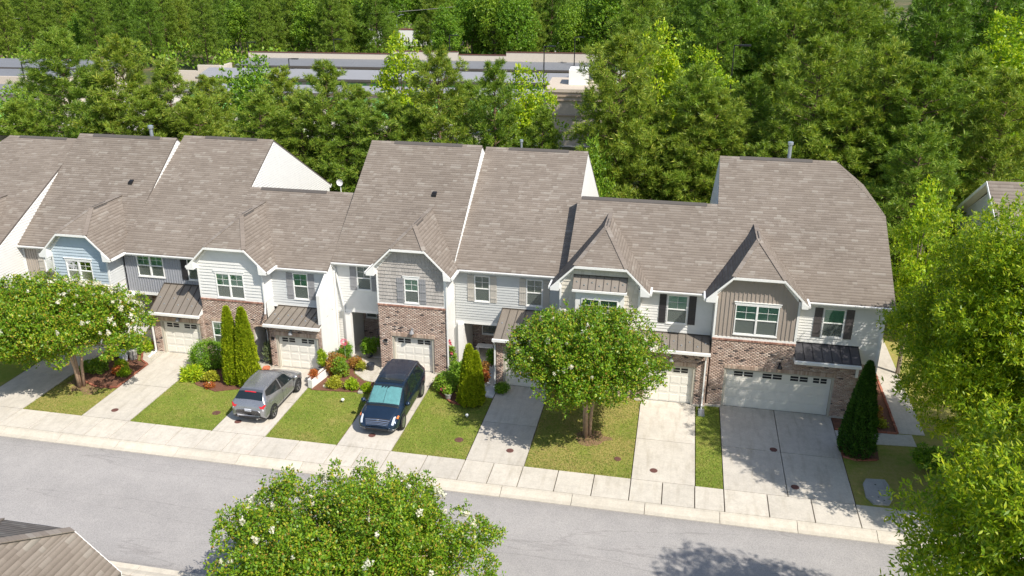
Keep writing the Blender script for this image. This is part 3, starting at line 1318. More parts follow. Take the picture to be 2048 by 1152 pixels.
def porch(h, X0, X1, Yrec, depth, ztop, wmat='brick', door=None, win=None, lmat='cream_siding'):
    Yk = Yrec + depth
    ops = []
    if door:
        ops.append((door[0], door[1], .12, 2.15))
    if win:
        ops.append(win)
    if wmat == 'brick':
        brick_wall(h, front(Yk), Reg(X0, X1, 0, ztop), ops)
    else:
        wall(h, front(Yk), Reg(X0, X1, 0, ztop), ops, wmat)
    if win:
        window(h, front(Yk), *win, units=1, head=False, dark=True, blind=None)
    if door:
        mb = MB()
        fd = front(Yk + .05)
        board(mb, fd, .12, 2.15, (door[0], door[0]), (door[1], door[1]), 0, 0, -.05)
        for z0, z1 in ((.25, .95), (1.1, 1.95)):
            board(mb, fd, z0, z1, (door[0] + .12, door[0] + .12), (door[1] - .12, door[1] - .12), .015, .015, 0)
        dr = mb.build('front_door', 'slate_board', h)
        mb = MB()
        mb.lathe((door[0] + .1, Yk - .0, 1.05), [(.03, 0), (.035, .03), (.03, .06)], 8)
        mb.build('door_knob', 'pipe', dr)
        mb = MB()
        for a, b in ((door[0] - .09, door[0]), (door[1], door[1] + .09)):
            board(mb, front(Yk), .12, 2.24, (a, a), (b, b), .03, .03, -.05)
        board(mb, front(Yk), 2.15, 2.24, (door[0], door[0]), (door[1], door[1]), .03, .03, -.05)
        mb.build('door_frame', 'white', h)
    for X, s in ((X0, 1), (X1, -1)):
        f2 = (lambda u, d, z, X=X, s=s: (X + s * d, u, z))
        rg = Reg(Yrec, Yk, 0, ztop)
        wall(h, f2, rg, [], lmat, .1, 'porch_side_wall')
        lap(h, f2, rg, [], lmat, .115, single=False, proud=.012)
    box_part(h, 'porch_ceiling', 'white', X0, X1, Yrec + .02, Yk, ztop, ztop + .06)
    box_part(h, 'porch_floor', 'walk', X0, X1, Yrec - .1, Yk, 0, .12)


def house(X0, X1, Y, label):
    return root('townhouse', ((X0 + X1) / 2, Y, 0), label, 'townhouse', 'townhouses in the attached row')


# ---- H0, cut by the left edge
h = house(-43.7, -36.6, 38.3, 'townhouse cut off by the left edge, its tall side wall left of the blue gable')
P0 = (37.6, 5.2, .51)
_, (zr, yb, zb) = main_roof(h, -43.7, -36.6, *P0, Yr=46.75, hipL=(-41.75, 1.9), vent=(-40.97, -37.62), gutter=[(-43.7, -40.9)])
bay(h, -40.4, -36.8, -40.85, -36.35, 37.7, 38.2, 5.22, 1.15, 3.62, P0, 39.8, 'lap', (-39.1, -37.5, 3.85, 5.1), 'white_siding', side_mat='cream_siding')
rec_wall(h, -43.5, -40.3, 38.1, 0, 5.1, 'cream_siding', 'lap', [(-42.4, -41.5, 3.7, 5.0 - .2)])
window(h, front(38.1), -42.4, -41.5, 3.7, 4.8)
gable_end(h, -36.6, 38.1, *P0, 46.75, yb, 1, 'white_siding', only_above=3.0)
gable_end(h, -43.5, 38.1, *P0, 46.75, yb, -1, 'white_siding', clip=1.9)
back_and_sides(h, -43.4, -36.75, yb, 4.9)

# ---- H1, blue gable
h = house(-36.6, -30.0, 38.6, 'townhouse with pale blue lap siding on its gable, behind the left flowering tree')
P1 = (39.8, 5.25, .727)
_, (zr, yb, zb) = main_roof(h, -36.6, -30.0, *P1, Yr=46.65, vent=(-35.62, -31.08), gutter=[(-36.6, -33.7)])
bay(h, -33.45, -30.05, -33.9, -29.62, 38.6, 40.1, 5.43, 1.25, 3.72, P1, 40.3, 'lap', (-32.63, -31.06, 3.9, 5.07), 'blue_siding', step=.175, side_mat='light_siding',
    brick_ops=[(-33.0, -30.5, 0, 2.1)])
garage_door(h, 38.6, -32.9, -30.6, 2.0, 4, [(-32.6, -31.95), (-31.55, -30.9)])
rec_wall(h, -36.58, -33.45, 40.1, 2.6, 5.2, 'beige_board', 'batten', [(-35.3, -34.5, 3.66, 4.95)], step=.16, corners=(True, False))
window(h, front(40.1), -35.3, -34.5, 3.66, 4.95, head=False)
shutter(h, front(40.1), -35.66, -35.33, 3.66, 4.95, 'shutter_beige')
shutter(h, front(40.1), -34.47, -34.14, 3.66, 4.95, 'shutter_beige')
porch(h, -36.5, -33.5, 40.1, 2.0, 2.54, door=(-35.6, -34.7))
gable_end(h, -30.01, 39.95, *P1, 46.65, yb, 1, 'white_siding', only_above=5.0)
gable_end(h, -36.58, 40.1, *P1, 46.65, yb, -1, 'white_siding', only_above=5.0)
back_and_sides(h, -36.4, -30.2, yb, 5.1)
mb = MB()
mb.box(-31.61, -31.41, 43.66, 43.82, 8.05, 8.24)
mb.prism([(-31.63, 43.60, 8.06), (-31.63, 43.86, 8.24), (-31.63, 43.86, 8.30), (-31.63, 43.60, 8.18)], (.24, 0, 0))
mb.build('roof_vent', 'black', h)
mb = MB()
mb.lathe((-32.3, 47.6, 9.4), [(.11, 0), (.11, 1.15), (.17, 1.17), (.17, 1.32), (.1, 1.36)], 12)
mb.build('flue_pipe', 'pipe', h, smooth=False)

# ---- H2, slate boards, bronze metal roof
h = house(-30.0, -24.1, 38.4, 'slate grey boarded townhouse with bronze metal garage roof, left of the white gable')
P2 = (39.5, 5.42, .60)
_, (zr, yb, zb) = main_roof(h, -30.0, -24.1, *P2, Yr=47.5, vent=(-28.54, -25.12), gutter=[(-29.95, -25.2)])
ops = [(-29.12, -27.51, 3.96, 5.26), (-26.05, -25.25, 3.96, 5.26)]
rec_wall(h, -30.0, -24.1, 39.8, 2.9, 5.36, 'slate_board', 'batten', ops, step=.15)
window(h, front(39.8), *ops[0], units=2, head=False, blind='curtain')
window(h, front(39.8), *ops[1], head=False, dark=True)
shutter(h, front(39.8), -26.42, -26.08, 3.94, 5.28, 'shutter_dark')
garage_block(h, -27.72, -24.7, 38.4, 39.8, 2.5, (-27.2, -25.0, 1.93), 4, [(-27.0, -26.28), (-25.95, -25.22)], lamp=(-26.1, 38.4, 2.3), plq=None)
metal_roof(h, -27.62, -24.72, 39.8, 3.62, 38.1, 2.63, 7)
porch(h, -29.95, -27.8, 39.8, 1.8, 2.84, door=(-29.3, -28.4))
box_part(h, 'porch_post', 'white', -29.95, -29.6, 39.6, 39.8, 0, 2.84)
gable_end(h, -24.1, 43.5, *P2, 47.5, yb, 1, 'white_siding', z0=4, only_above=4.2, step=.145)
gable_end(h, -29.97, 39.8, *P2, 47.5, yb, -1, 'white_siding', only_above=9.5)
back_and_sides(h, -29.8, -24.3, yb, 5.2)
downspout(h, [(-27.75, 38.0, 2.5), (-27.78, 38.34, 2.2), (-27.78, 38.34, .12), (-27.82, 38.1, .06)])
mb = MB()
mb.lathe((-23.0, 54.6, 4.9), [(.03, 0), (.03, .9)], 6)
for k in range(1, 6):
    pass
mb.lathe((0, 0, 0), [(.04, 0), (.14, .02), (.23, .07), (.24, .085), (.14, .035), (.04, .015)], 14)
vs = mb.v
for i in range(12, len(vs)):
    x, y, z = vs[i]
    vs[i] = (-23.0 + x, 54.55 - z, 5.85 + y)
mb.build('satellite_dish', 'white', h)

# ---- H3, white gable
h = house(-24.1, -17.65, 38.6, 'townhouse with white lap siding gable and two pointed evergreens in front')
P3 = (39.3, 5.30, .60)
_, (zr, yb, zb) = main_roof(h, -24.1, -17.65, *P3, Yr=44.1, vent=(-23.4, -19.4), gutter=[(-20.75, -17.65)], trimL=False)
bay(h, -24.72, -21.0, -25.12, -20.58, 38.6, 39.55, 5.38, 1.13, 3.5, P3, 40.5, 'lap', (-23.7, -22.1, 3.60, 5.0), 'white_siding', step=.178,
    brick_ops=[(-24.25, -23.4, .48, 2.15), (-21.85, -21.05, 0, 2.1)], side_mat='white_siding')
window(h, front(38.58), -24.25, -23.4, .48, 2.15, head=False)
soldier(h, front(38.58), -24.3, -23.35, 2.16, 2.34, 'brick_tan', .03)
# entry recess behind the arched opening
porch(h, -21.9, -20.75, 38.75, 1.9, 2.3, wmat='brick', door=(-21.75, -20.95), lmat='white_siding')
mb = MB()
n = 9
for i in range(n):
    a0, a1 = math.pi * (1 - i / n), math.pi * (1 - (i + 1) / n)
    x0, z0 = -21.45 + .40 * math.cos(a0), 1.86 + .24 * math.sin(a0)
    x1, z1 = -21.45 + .40 * math.cos(a1), 1.86 + .24 * math.sin(a1)
    mb.hexa([(x0, 38.55, z0), (x1, 38.55, z1), (x1, 38.7, z1), (x0, 38.7, z0), (x0, 38.55, 2.14), (x1, 38.55, 2.14), (x1, 38.7, 2.14), (x0, 38.7, 2.14)])
mb.build('arch', 'brick_tan', h)
ops = [(-19.75, -18.91, 3.46, 4.94)]
rec_wall(h, -21.0, -17.65, 39.55, 2.98, 5.24, 'light_siding', 'lap', ops, corners=(False, True))
window(h, front(39.55), *ops[0], head=False)
shutter(h, front(39.55), -20.12, -19.78, 3.46, 4.94, 'shutter_grey')
shutter(h, front(39.55), -18.88, -18.54, 3.46, 4.94, 'shutter_grey')
garage_block(h, -20.65, -17.68, 38.0, 39.55, 2.6, (-20.2, -17.98, 1.87), 4, [(-20.0, -19.28), (-18.9, -18.2)], lamp=(-19.35, 38.0, 2.3), plq=(-20.45, 38.0, 1.75))
metal_roof(h, -20.72, -17.66, 39.55, 2.98, 37.72, 2.70, 8)
gable_end(h, -17.66, 38.0, *P3, 44.1, yb, 1, 'white_siding', only_above=None, step=.145)
back_and_sides(h, -23.9, -17.9, yb, 5.1)
downspout(h, [(-21.03, 38.45, 5.2), (-20.98, 38.52, 4.9), (-20.98, 38.52, 3.2), (-20.85, 38.2, 3.0)])
downspout(h, [(-17.62, 40.2, 5.3), (-17.58, 40.0, 5.0), (-17.58, 40.0, .1)])

# ---- H4, shingle gable behind the minivan
h = house(-17.65, -11.05, 39.0, 'townhouse with taupe shake gable over brick, a blue minivan parked before its garage')
P4 = (39.9, 5.60, .70)
_, (zr, yb, zb) = main_roof(h, -17.65, -11.05, *P4, Yr=47.0, vent=(-16.24, -12.19), gutter=[(-17.65, -15.1)])
bay(h, -14.84, -11.16, -15.26, -10.79, 39.0, 40.5, 5.66, 1.34, 3.84, P4, 40.0, 'shake', (-13.35, -12.58, 4.0, 5.34), 'beige_board',
    brick_ops=[(-14.16, -11.87, 0, 2.05)], side_mat='white_siding')
for a, b in ((-13.74, -13.39), (-12.54, -12.19)):
    shutter(h, front(39.0), a, b, 3.98, 5.36, 'shutter_grey')
garage_door(h, 38.98, -14.06, -11.97, 1.96, 4, [(-13.88, -13.18), (-12.8, -12.1)])
soldier(h, front(38.98), -14.22, -11.81, 2.05, 2.26, 'brick_tan', .035)
wall_light(h, -13.0, 38.96, 2.5)
plaque(h, -14.5, 38.96, 1.76)
box_part(h, 'foundation', 'walk', -14.86, -14.16, 38.92, 39.1, 0, .10)
box_part(h, 'foundation', 'walk', -11.87, -11.14, 38.92, 39.1, 0, .10)
ops = [(-16.38, -15.6, 4.0, 5.36)]
rec_wall(h, -17.64, -14.84, 40.2, 2.72, 5.5, 'white_siding', 'lap', ops, corners=(True, False))
window(h, front(40.2), *ops[0], head=False, dark=True, blind='half')
shutter(h, front(40.2), -16.76, -16.42, 3.98, 5.38, 'shutter_grey')
shutter(h, front(40.2), -15.56, -15.22, 3.98, 5.38, 'shutter_grey')
porch(h, -17.1, -14.84, 40.2, 2.3, 2.66, win=(-16.9, -16.25, 1.35, 2.2), door=(-16.0, -15.1))
rec_wall(h, -17.64, -17.12, 40.2, 0, 2.72, 'cream_siding', 'lap', [], trim=False)
box_part(h, 'porch_post', 'white', -17.14, -16.84, 40.02, 40.3, 0, 2.66)
gable_end(h, -11.06, 40.5, *P4, 47.0, yb, 1, 'white_siding', only_above=5.0)
gable_end(h, -17.63, 40.3, *P4, 47.0, yb, -1, 'white_siding', only_above=5.0)
back_and_sides(h, -17.45, -11.3, yb, 5.4)
downspout(h, [(-17.6, 39.85, 5.45), (-17.55, 40.12, 5.1), (-17.2, 40.12, 2.9), (-17.2, 40.12, .1)])
downspout(h, [(-11.1, 38.9, 5.5), (-11.1, 38.94, 5.2), (-11.1, 38.94, .1)])
mb = MB()
mb.box(-13.15, -12.95, 43.82, 43.98, 8.34, 8.54)
mb.prism([(-13.17, 43.76, 8.34), (-13.17, 44.02, 8.52), (-13.17, 44.02, 8.59), (-13.17, 43.76, 8.47)], (.24, 0, 0))
mb.build('roof_vent', 'black', h)

# ---- H5, pale grey, no gable
h = house(-11.05, -5.1, 38.4, 'gableless pale grey townhouse with beige shutters, right of the taupe shake gable')
P5 = (40.2, 5.60, .60)
_, (zr, yb, zb) = main_roof(h, -11.05, -5.1, *P5, Yr=48.0, vent=(-9.69, -6.2), gutter=[(-10.75, -5.15)])
ops = [(-10.01, -9.19, 3.76, 5.2), (-7.25, -6.40, 3.74, 5.2)]
rec_wall(h, -11.05, -5.1, 40.5, 2.48, 5.54, 'grey_siding', 'lap', ops)
for o in ops:
    window(h, front(40.5), *o, head=False, dark=True, blind='half')
for a, b in ((-10.38, -10.04), (-9.16, -8.82), (-7.62, -7.28), (-6.37, -6.03)):
    shutter(h, front(40.5), a, b, 3.74, 5.22, 'shutter_beige')
porch(h, -10.65, -8.42, 40.5, 2.0, 2.42, win=(-10.1, -9.2, .95, 2.2), lmat='cream_siding')
rec_wall(h, -11.05, -10.88, 40.5, 0, 2.48, 'grey_siding', 'lap', [], trim=False)
box_part(h, 'porch_post', 'white', -10.90, -10.62, 40.3, 40.62, 0, 2.42)
garage_block(h, -8.40, -5.12, 38.4, 40.5, 2.62, (-7.95, -5.72, 2.02), 4, [(-7.75, -7.05), (-6.6, -5.9)], lamp=(-6.8, 38.4, 2.45))
metal_roof(h, -8.5, -5.13, 40.5, 3.46, 38.15, 2.80, 8)
gable_end(h, -5.12, 40.5, *P5, 48.0, yb, 1, 'white_siding', only_above=5.0)
gable_end(h, -11.03, 40.5, *P5, 48.0, yb, -1, 'white_siding', only_above=9.9)
back_and_sides(h, -10.85, -5.3, yb, 5.4)
downspout(h, [(-8.46, 38.05, 2.66), (-8.46, 38.33, 2.35), (-8.46, 38.33, .12)])
mb = MB()
mb.lathe((-9.06, 48.5, 9.2), [(.06, 0), (.06, 1.35), (.1, 1.37), (.1, 1.5)], 10)
mb.build('flue_pipe', 'pipe', h)

# ---- H6, small metal roof over the bay window, mostly behind the flowering tree
h = house(-5.1, 2.15, 38.5, 'townhouse with a strip of metal roof above its gable window, behind the middle flowering tree')
P6 = (39.0, 5.73, .62)
_, (zr, yb, zb) = main_roof(h, -5.1, 2.15, *P6, Yr=43.9, vent=(-4.9, 1.6), gutter=[(-.85, 1.75)], trimR=False)
bay(h, -5.24, -1.32, -5.66, -.89, 38.5, 39.3, 5.83, 1.15, 3.75, P6, 40.7, 'cshake', None, 'cream_siding', side_mat='cream_siding',
    brick_ops=[(-3.9, -2.9, .5, 2.1)])
window(h, front(38.48), -3.9, -2.9, .5, 2.1)
ww = (-4.12, -2.36, 3.95, 5.36)
wall(h, front(38.15), Reg(-4.42, -2.08, 3.78, 5.78), [ww], 'white', .1)
for X, s in ((-4.42, 1), (-2.08, -1)):
    box_part(h, 'bay_side_wall', 'white', min(X, X + s * .08), max(X, X + s * .08), 38.25, 38.5, 3.78, 5.78)
box_part(h, 'bay_floor', 'white', -4.42, -2.08, 38.15, 38.5, 3.7, 3.78)
window(h, front(38.15), *ww, units=2, head=False)
metal_roof(h, -4.56, -1.98, 38.5, 6.40, 37.98, 5.88, 7, gutter=False)
box_part(h, 'fascia', 'white', -4.58, -1.96, 37.93, 38.15, 5.74, 5.84)
ops = [(-.03, .94, 3.93, 5.42)]
rec_wall(h, -1.32, 2.15, 39.3, 3.38, 5.66, 'white_siding', 'lap', ops)
window(h, front(39.3), *ops[0], head=False)
shutter(h, front(39.3), -.42, -.08, 3.93, 5.44, 'shutter_dark')
shutter(h, front(39.3), .99, 1.35, 3.93, 5.44, 'shutter_dark')
garage_block(h, -1.3, 2.12, 38.3, 39.3, 3.0, (-.75, 1.45, 2.04), 4, [(-.55, .1), (.5, 1.2)], lamp=(.35, 38.3, 2.6))
metal_roof(h, -1.3, 2.13, 39.3, 3.40, 37.98, 3.10, 9)
gable_end(h, -5.09, 39.3, *P6, 43.9, yb, -1, 'white_siding', only_above=5.5)
gable_end(h, 2.13, 39.3, *P6, 43.9, yb, 1, 'white_siding', only_above=8)
back_and_sides(h, -4.9, 1.95, yb, 5.5)
downspout(h, [(1.95, 37.9, 2.95), (2.0, 38.22, 2.6), (2.0, 38.22, .14), (1.98, 37.9, .06)])

# ---- H7, end unit with the double garage
h = house(2.15, 10.3, 38.5, 'end townhouse with taupe board gable and double garage, right end of the row')
P7 = (39.0, 5.73, .62)
_, (zr, yb, zb) = main_roof(h, 2.15, 10.3, *P7, Yr=46.9, hipR=(8.15, 1.95), vent=(3.2, 6.93), gutter=[(6.4, 10.3)])
bay(h, 2.2, 6.05, 1.74, 6.34, 38.5, 39.3, 5.83, 1.15, 3.72, P7, 40.45, 'batten', (3.14, 5.14, 4.0, 5.52), 'taupe_board', side_mat='white_siding', skip_low=(1,),
    brick_ops=[(2.92, 8.02, 0, 2.16)])
brick_wall(h, front(38.48), Reg(6.05, 9.0, 0, 3.02), [(2.92, 8.02, 0, 2.16)])
soldier(h, front(38.48), 2.9, 8.04, 2.16, 2.36, 'brick_tan', .035)
garage_door(h, 38.48, 3.02, 7.92, 2.07, 8, [(3.4, 4.3), (4.75, 5.65), (6.05, 6.95 - .1), (7.0 + .1, 7.72)])
f2 = side(9.0)
brick_wall(h, f2, Reg(38.48, 39.3, 0, 3.0), [])
brick_wall(h, front(39.3), Reg(9.0, 9.95, 0, 2.6), [])
brick_wall(h, side(9.95), Reg(39.3, 46.0, 0, 2.6), [(42.0, 43.0, 0, 2.1)])
lap(h, side(9.95), Reg(39.3, 54.0, 2.65, 5.4), [], 'white_siding', .115, single=False)
box_part(h, 'foundation', 'walk', 8.02, 9.02, 38.4, 38.6, 0, .10)
box_part(h, 'foundation', 'walk', 2.15, 2.92, 38.4, 38.6, 0, .10)
wall_light(h, 5.45, 38.46, 2.62)
ops = [(7.25, 8.22, 3.86, 5.32)]
rec_wall(h, 6.05, 9.95, 39.3, 3.44, 5.66, 'white_siding', 'lap', ops, corners=(False, True))
rec_wall(h, 9.02, 9.95, 39.3, 2.65, 3.44, 'white_siding', 'lap', [], corners=(False, True))
window(h, front(39.3), *ops[0], head=False, grid=False, blind='curtain')
shutter(h, front(39.3), 6.84, 7.21, 3.84, 5.34, 'shutter_brown')
shutter(h, front(39.3), 8.26, 8.63, 3.84, 5.34, 'shutter_brown')
metal_roof(h, 6.07, 9.02, 39.3, 3.46, 38.08, 3.10, 7, mat='metal_dark', seam='seam_dark', gutter=False, dots=False)
box_part(h, 'fascia', 'white', 6.05, 9.04, 38.0, 38.47, 2.90, 3.03)
box_part(h, 'porch_post', 'white', 8.9, 9.02, 38.35, 38.47, 2.3, 2.9)
gable_end(h, 9.95, 39.3, *P7, 46.9, yb, 1, 'white_siding', clip=1.95, only_above=5.3)
gable_end(h, 2.16, 39.3, *P7, 46.9, yb, -1, 'light_siding', only_above=6)
back_and_sides(h, 2.3, 9.8, yb, 5.5)
downspout(h, [(10.0, 38.95, 5.6), (9.98, 39.24, 5.2), (9.98, 39.24, 2.7), (9.98, 39.24, .1)])
mb = MB()
mb.lathe((5.83, 47.8, 9.6), [(.10, 0), (.10, 1.62), (.15, 1.64), (.15, 1.78), (.1, 1.8)], 12)
mb.build('flue_pipe', 'pipe', h)

# ---------------------------------------------------------------- ground, road, pavement, driveways
def sheet(name, poly, z, mat, label=None, kind='structure', t=0):
    mb = MB()
    if t:
        mb.prism([(x, y, z - t) for x, y in poly], (0, 0, t))
    else:
        mb.add([(x, y, z) for x, y in poly], [tuple(range(len(poly)))])
    o = mb.build(name, mat)
    o['kind'] = kind
    return o


sheet('ground', [(-900, -400), (900, -400), (900, 1600), (-900, 1600)], -.30, 'ground')
sheet('back_yard', [(-70, 49), (60, 49), (60, 200), (-70, 200)], -.02, 'ground')
sheet('road', [(-90, 22.25), (90, 22.25), (90, 29.15), (-90, 29.15)], -.10, 'asphalt')
sheet('subgrade', [(-90, 29.3), (90, 29.3), (90, 49), (-90, 49)], -.12, 'mulch')
sheet('subgrade', [(-90, 6), (90, 6), (90, 22.1), (-90, 22.1)], -.12, 'mulch')

# driveway x ranges, with the depth at which they meet the garage
DRV = [(-33.35, -30.65, 38.75), (-27.36, -24.82, 38.55), (-20.50, -17.86, 38.15), (-14.30, -11.74, 39.14), (-8.26, -5.66, 38.55), (-.98, 1.69, 38.45), (2.88, 8.12, 38.63)]
sw = root('sidewalk', (0, 30.5, 0), None, None, kind='structure')
cb = root('kerb', (0, 29.4, 0), None, None, kind='structure')
GAP = .022


def slab_piece(parent, x0, x1, y0, y1, z1, mat, name='slab', t=.1, bev=.012):
    mb = MB()
    mb.hexa([(x0, y0, z1 - t), (x1, y0, z1 - t), (x1, y1, z1 - t), (x0, y1, z1 - t),
             (x0 + bev, y0 + bev, z1), (x1 - bev, y0 + bev, z1), (x1 - bev, y1 - bev, z1), (x0 + bev, y1 - bev, z1)])
    # chamfer skirt keeps the slab full size just below the top
    return mb.build(name, mat, parent)


edges = [-72, -60, -48, -40.5]
for a, b, _ in DRV[:-1]:
    edges += [a, b]
edges += [2.88, 4.63, 6.38, 8.12, 16, 24, 34, 46]
xs = []
for a, b in zip(edges, edges[1:]):
    n = max(1, round((b - a) / 1.45))
    xs += [a + (b - a) * i / n for i in range(n)]
xs.append(edges[-1])
for a, b in zip(xs, xs[1:]):
    slab_piece(sw, a, b - GAP, 29.78, 31.35, .025, 'walk')
x = -72.0
while x < 46:
    L = rnd.choice((2.9, 3.0, 3.1, 1.9))
    if x > -60:
        L = 2.98
    mb = MB()
    xb = x + L - GAP
    mb.prism([(x, 29.10, -.16), (x, 29.10, -.07), (x, 29.32, -.075), (x, 29.52, -.01), (x, 29.62, .02), (x, 29.76, .025), (x, 29.76, -.16)], (xb - x, 0, 0))
    mb.build('kerb_section', 'curb', cb)
    x += L
# near side of the road
cb2 = root('kerb', (0, 22, 0), None, None, kind='structure')
x = -60.0
while x < 40:
    mb = MB()
    mb.prism([(x, 22.32, -.16), (x, 22.32, -.07), (x, 22.08, -.075), (x, 21.9, -.01), (x, 21.8, .02), (x, 21.66, .025), (x, 21.66, -.16)], (2.96, 0, 0))
    mb.build('kerb_section', 'curb', cb2)
    x += 2.98
sw2 = root('sidewalk', (0, 20.8, 0), None, None, kind='structure')
x = -60.0
while x < 40:
    slab_piece(sw2, x, x + 1.48, 20.1, 21.63, .025, 'walk')
    x += 1.5

for i, (a, b, y) in enumerate(DRV):
    d = root('driveway', ((a + b) / 2, 35, 0), None, None, kind='structure')
    cols = [(a, b)] if i < 6 else [(a, 5.46), (5.46 + GAP, b)]
    y1 = 31.37
    cuts = [y1, y1 + (y - y1) * .47, y]
    for c0, c1 in cols:
        for p, q in zip(cuts, cuts[1:]):
            slab_piece(d, c0, c1, p, q - GAP, .02, 'conc', bev=.008)


def lawn(poly):
    return sheet('lawn', poly, .0, 'grass')


LAWNS = [
    [(-90, 31.37), (-33.4, 31.37), (-33.4, 38.4), (-43.8, 38.4), (-43.8, 49), (-90, 49)],
    [(-30.62, 31.37), (-27.39, 31.37), (-27.39, 39.8), (-30.62, 39.8)],
    [(-24.79, 31.37), (-20.53, 31.37), (-20.53, 38.6), (-24.79, 38.6)],
    [(-17.83, 31.37), (-14.33, 31.37), (-14.33, 40.2), (-17.83, 40.2)],
    [(-11.71, 31.37), (-8.29, 31.37), (-8.29, 40.5), (-11.71, 40.5)],
    [(-5.63, 31.37), (-1.01, 31.37), (-1.01, 38.5), (-5.63, 38.5)],
    [(1.72, 31.37), (2.85, 31.37), (2.85, 38.4), (1.72, 38.4)],
    [(8.15, 31.37), (60, 31.37), (60, 49), (10.0, 49), (10.0, 39.3), (8.15, 38.4)],
    [(-90, 6), (60, 6), (60, 20.08), (-90, 20.08)],
]
for i, p in enumerate(LAWNS):
    sheet('lawn', p, .0, 'dry_grass' if i in (1, 5, 7) else 'grass')

# grass blades over the lawns we look at
def blades():
    V = []
    R = np.random.RandomState(3)
    for poly, dens in ((LAWNS[1], 620), (LAWNS[2], 620), (LAWNS[3], 620), (LAWNS[4], 620), (LAWNS[5], 620), (LAWNS[6], 700)):
        x0, x1 = poly[0][0], poly[1][0]
        y0, y1 = poly[0][1], poly[2][1]
        n = int((x1 - x0) * (y1 - y0) * dens)
        x = R.uniform(x0, x1, n)
        y = y0 + (y1 - y0) * R.rand(n) ** 1.15
        a = R.uniform(0, 6.28, n)
        hgt = R.uniform(.02, .05, n)
        w = .016
        dx, dy = np.cos(a) * w, np.sin(a) * w
        lx, ly = R.normal(0, .02, n), R.normal(0, .02, n)
        z0 = np.zeros(n)
        V.append(np.stack([np.stack([x - dx, y - dy, z0], 1), np.stack([x + dx, y + dy, z0], 1), np.stack([x + lx, y + ly, hgt], 1)], 1))
    V = np.concatenate(V)
    me = np_mesh('grass_blades', V.reshape(-1, 3), np.arange(len(V) * 3).reshape(-1, 3),
                 leaf('grass_blade', [(0, (.10, .18, .02)), (.5, (.20, .255, .045)), (.85, (.31, .29, .08)), (1, (.42, .33, .15))], .25, .7, 0))
    o = link('grass_blades', me)
    o['kind'] = 'stuff'


blades()


def polyfill(name, poly, z0, z1, mat, kind='structure', parent=None):
    mb = MB()
    mb.prism([(x, y, z0) for x, y in poly], (0, 0, z1 - z0))
    o = mb.build(name, mat, parent)
    if parent is None:
        o['kind'] = kind
    return o


# entry walks
polyfill('entry_walk', [(-27.38, 36.95), (-28.0, 37.3), (-29.6, 39.7), (-27.75, 39.7), (-27.72, 38.38), (-27.38, 38.38)], -.02, .021, 'conc')
polyfill('entry_walk', [(-20.52, 36.75), (-21.35, 37.5), (-22.0, 38.56), (-20.67, 38.56), (-20.67, 37.95), (-20.52, 37.95)], -.02, .021, 'conc')
polyfill('entry_walk', [(-14.32, 37.35), (-15.3, 37.55), (-16.05, 38.2), (-16.75, 40.05), (-14.88, 40.05), (-14.88, 38.9), (-14.32, 38.9)], -.02, .021, 'conc')
polyfill('entry_walk', [(-9.28, 37.15), (-8.29, 37.0), (-8.29, 38.3), (-8.5, 38.3), (-8.5, 40.4), (-9.35, 40.4)], -.02, .05, plain('painted_step', (.50, .54, .58), .6))
polyfill('entry_walk', [(8.14, 36.2), (11.6, 36.5), (11.6, 37.5), (8.14, 37.25)], -.02, .018, 'walk')
polyfill('side_walk', [(11.0, 37.55), (12.2, 37.6), (12.45, 52), (11.2, 52)], -.02, .016, 'walk')
BED = lambda p, m='mulch', z=.035: polyfill('planting_bed', p, -.02, z, m)
BED([(-17.6, 36.0), (-14.36, 36.3), (-14.36, 37.3), (-15.35, 37.5), (-16.1, 38.15), (-16.8, 40.1), (-17.6, 40.1)])
BED([(-11.68, 38.9), (-11.35, 37.7), (-10.95, 36.9), (-10.2, 36.2), (-9.4, 36.0), (-8.75, 36.4), (-8.6, 36.98), (-9.3, 37.1), (-9.4, 40.2), (-11.1, 40.2), (-11.1, 38.9)])
BED([(-24.77, 36.4), (-23.6, 35.3), (-22.3, 34.85), (-21.1, 35.4), (-20.55, 36.3), (-21.3, 37.4), (-22.0, 38.5), (-24.77, 38.5)])
BED([(-30.0, 34.6), (-27.6, 34.0), (-26.95 - .45, 36.9), (-28.2, 37.2), (-29.6, 39.6), (-30.6, 39.6)])
BED([(8.14, 37.3), (9.9, 37.4), (9.9, 39.25), (9.0, 38.42), (8.14, 38.42)])
BED([(8.14, 34.9), (9.7, 35.0), (9.8, 36.15), (8.14, 36.15)])
BED([(9.98, 37.45), (10.95, 37.5), (11.15, 47), (9.98, 47)])


def litter(cx, cy, r, seed):
    R = random.Random(seed)
    pts = []
    for i in range(22):
        a = i / 22 * 2 * math.pi
        rr = r * R.uniform(.75, 1.2)
        pts.append((cx + rr * math.cos(a), cy + rr * .8 * math.sin(a)))
    polyfill('leaf_litter', pts, -.02, .006, 'straw')


litter(-28.9, 34.5, 1.35, 1)
litter(-3.0, 34.3, .8, 2)


def edging(path, name='brick_edging'):
    mb = MB()
    for (ax, ay), (bx, by) in zip(path, path[1:]):
        L = math.hypot(bx - ax, by - ay)
        n = max(1, int(L / .21))
        for i in range(n):
            t0, t1 = (i + .04) / n, (i + .96) / n
            j = rnd.uniform(-.012, .012)
            a = Vector((ax + (bx - ax) * t0 + j, ay + (by - ay) * t0, .045 + rnd.uniform(-.008, .015)))
            b = Vector((ax + (bx - ax) * t1 + j, ay + (by - ay) * t1, .045 + rnd.uniform(-.008, .015)))
            mb.bar(a, b, .10, .07)
    o = mb.build(name, 'edging')
    o['kind'] = 'stuff'


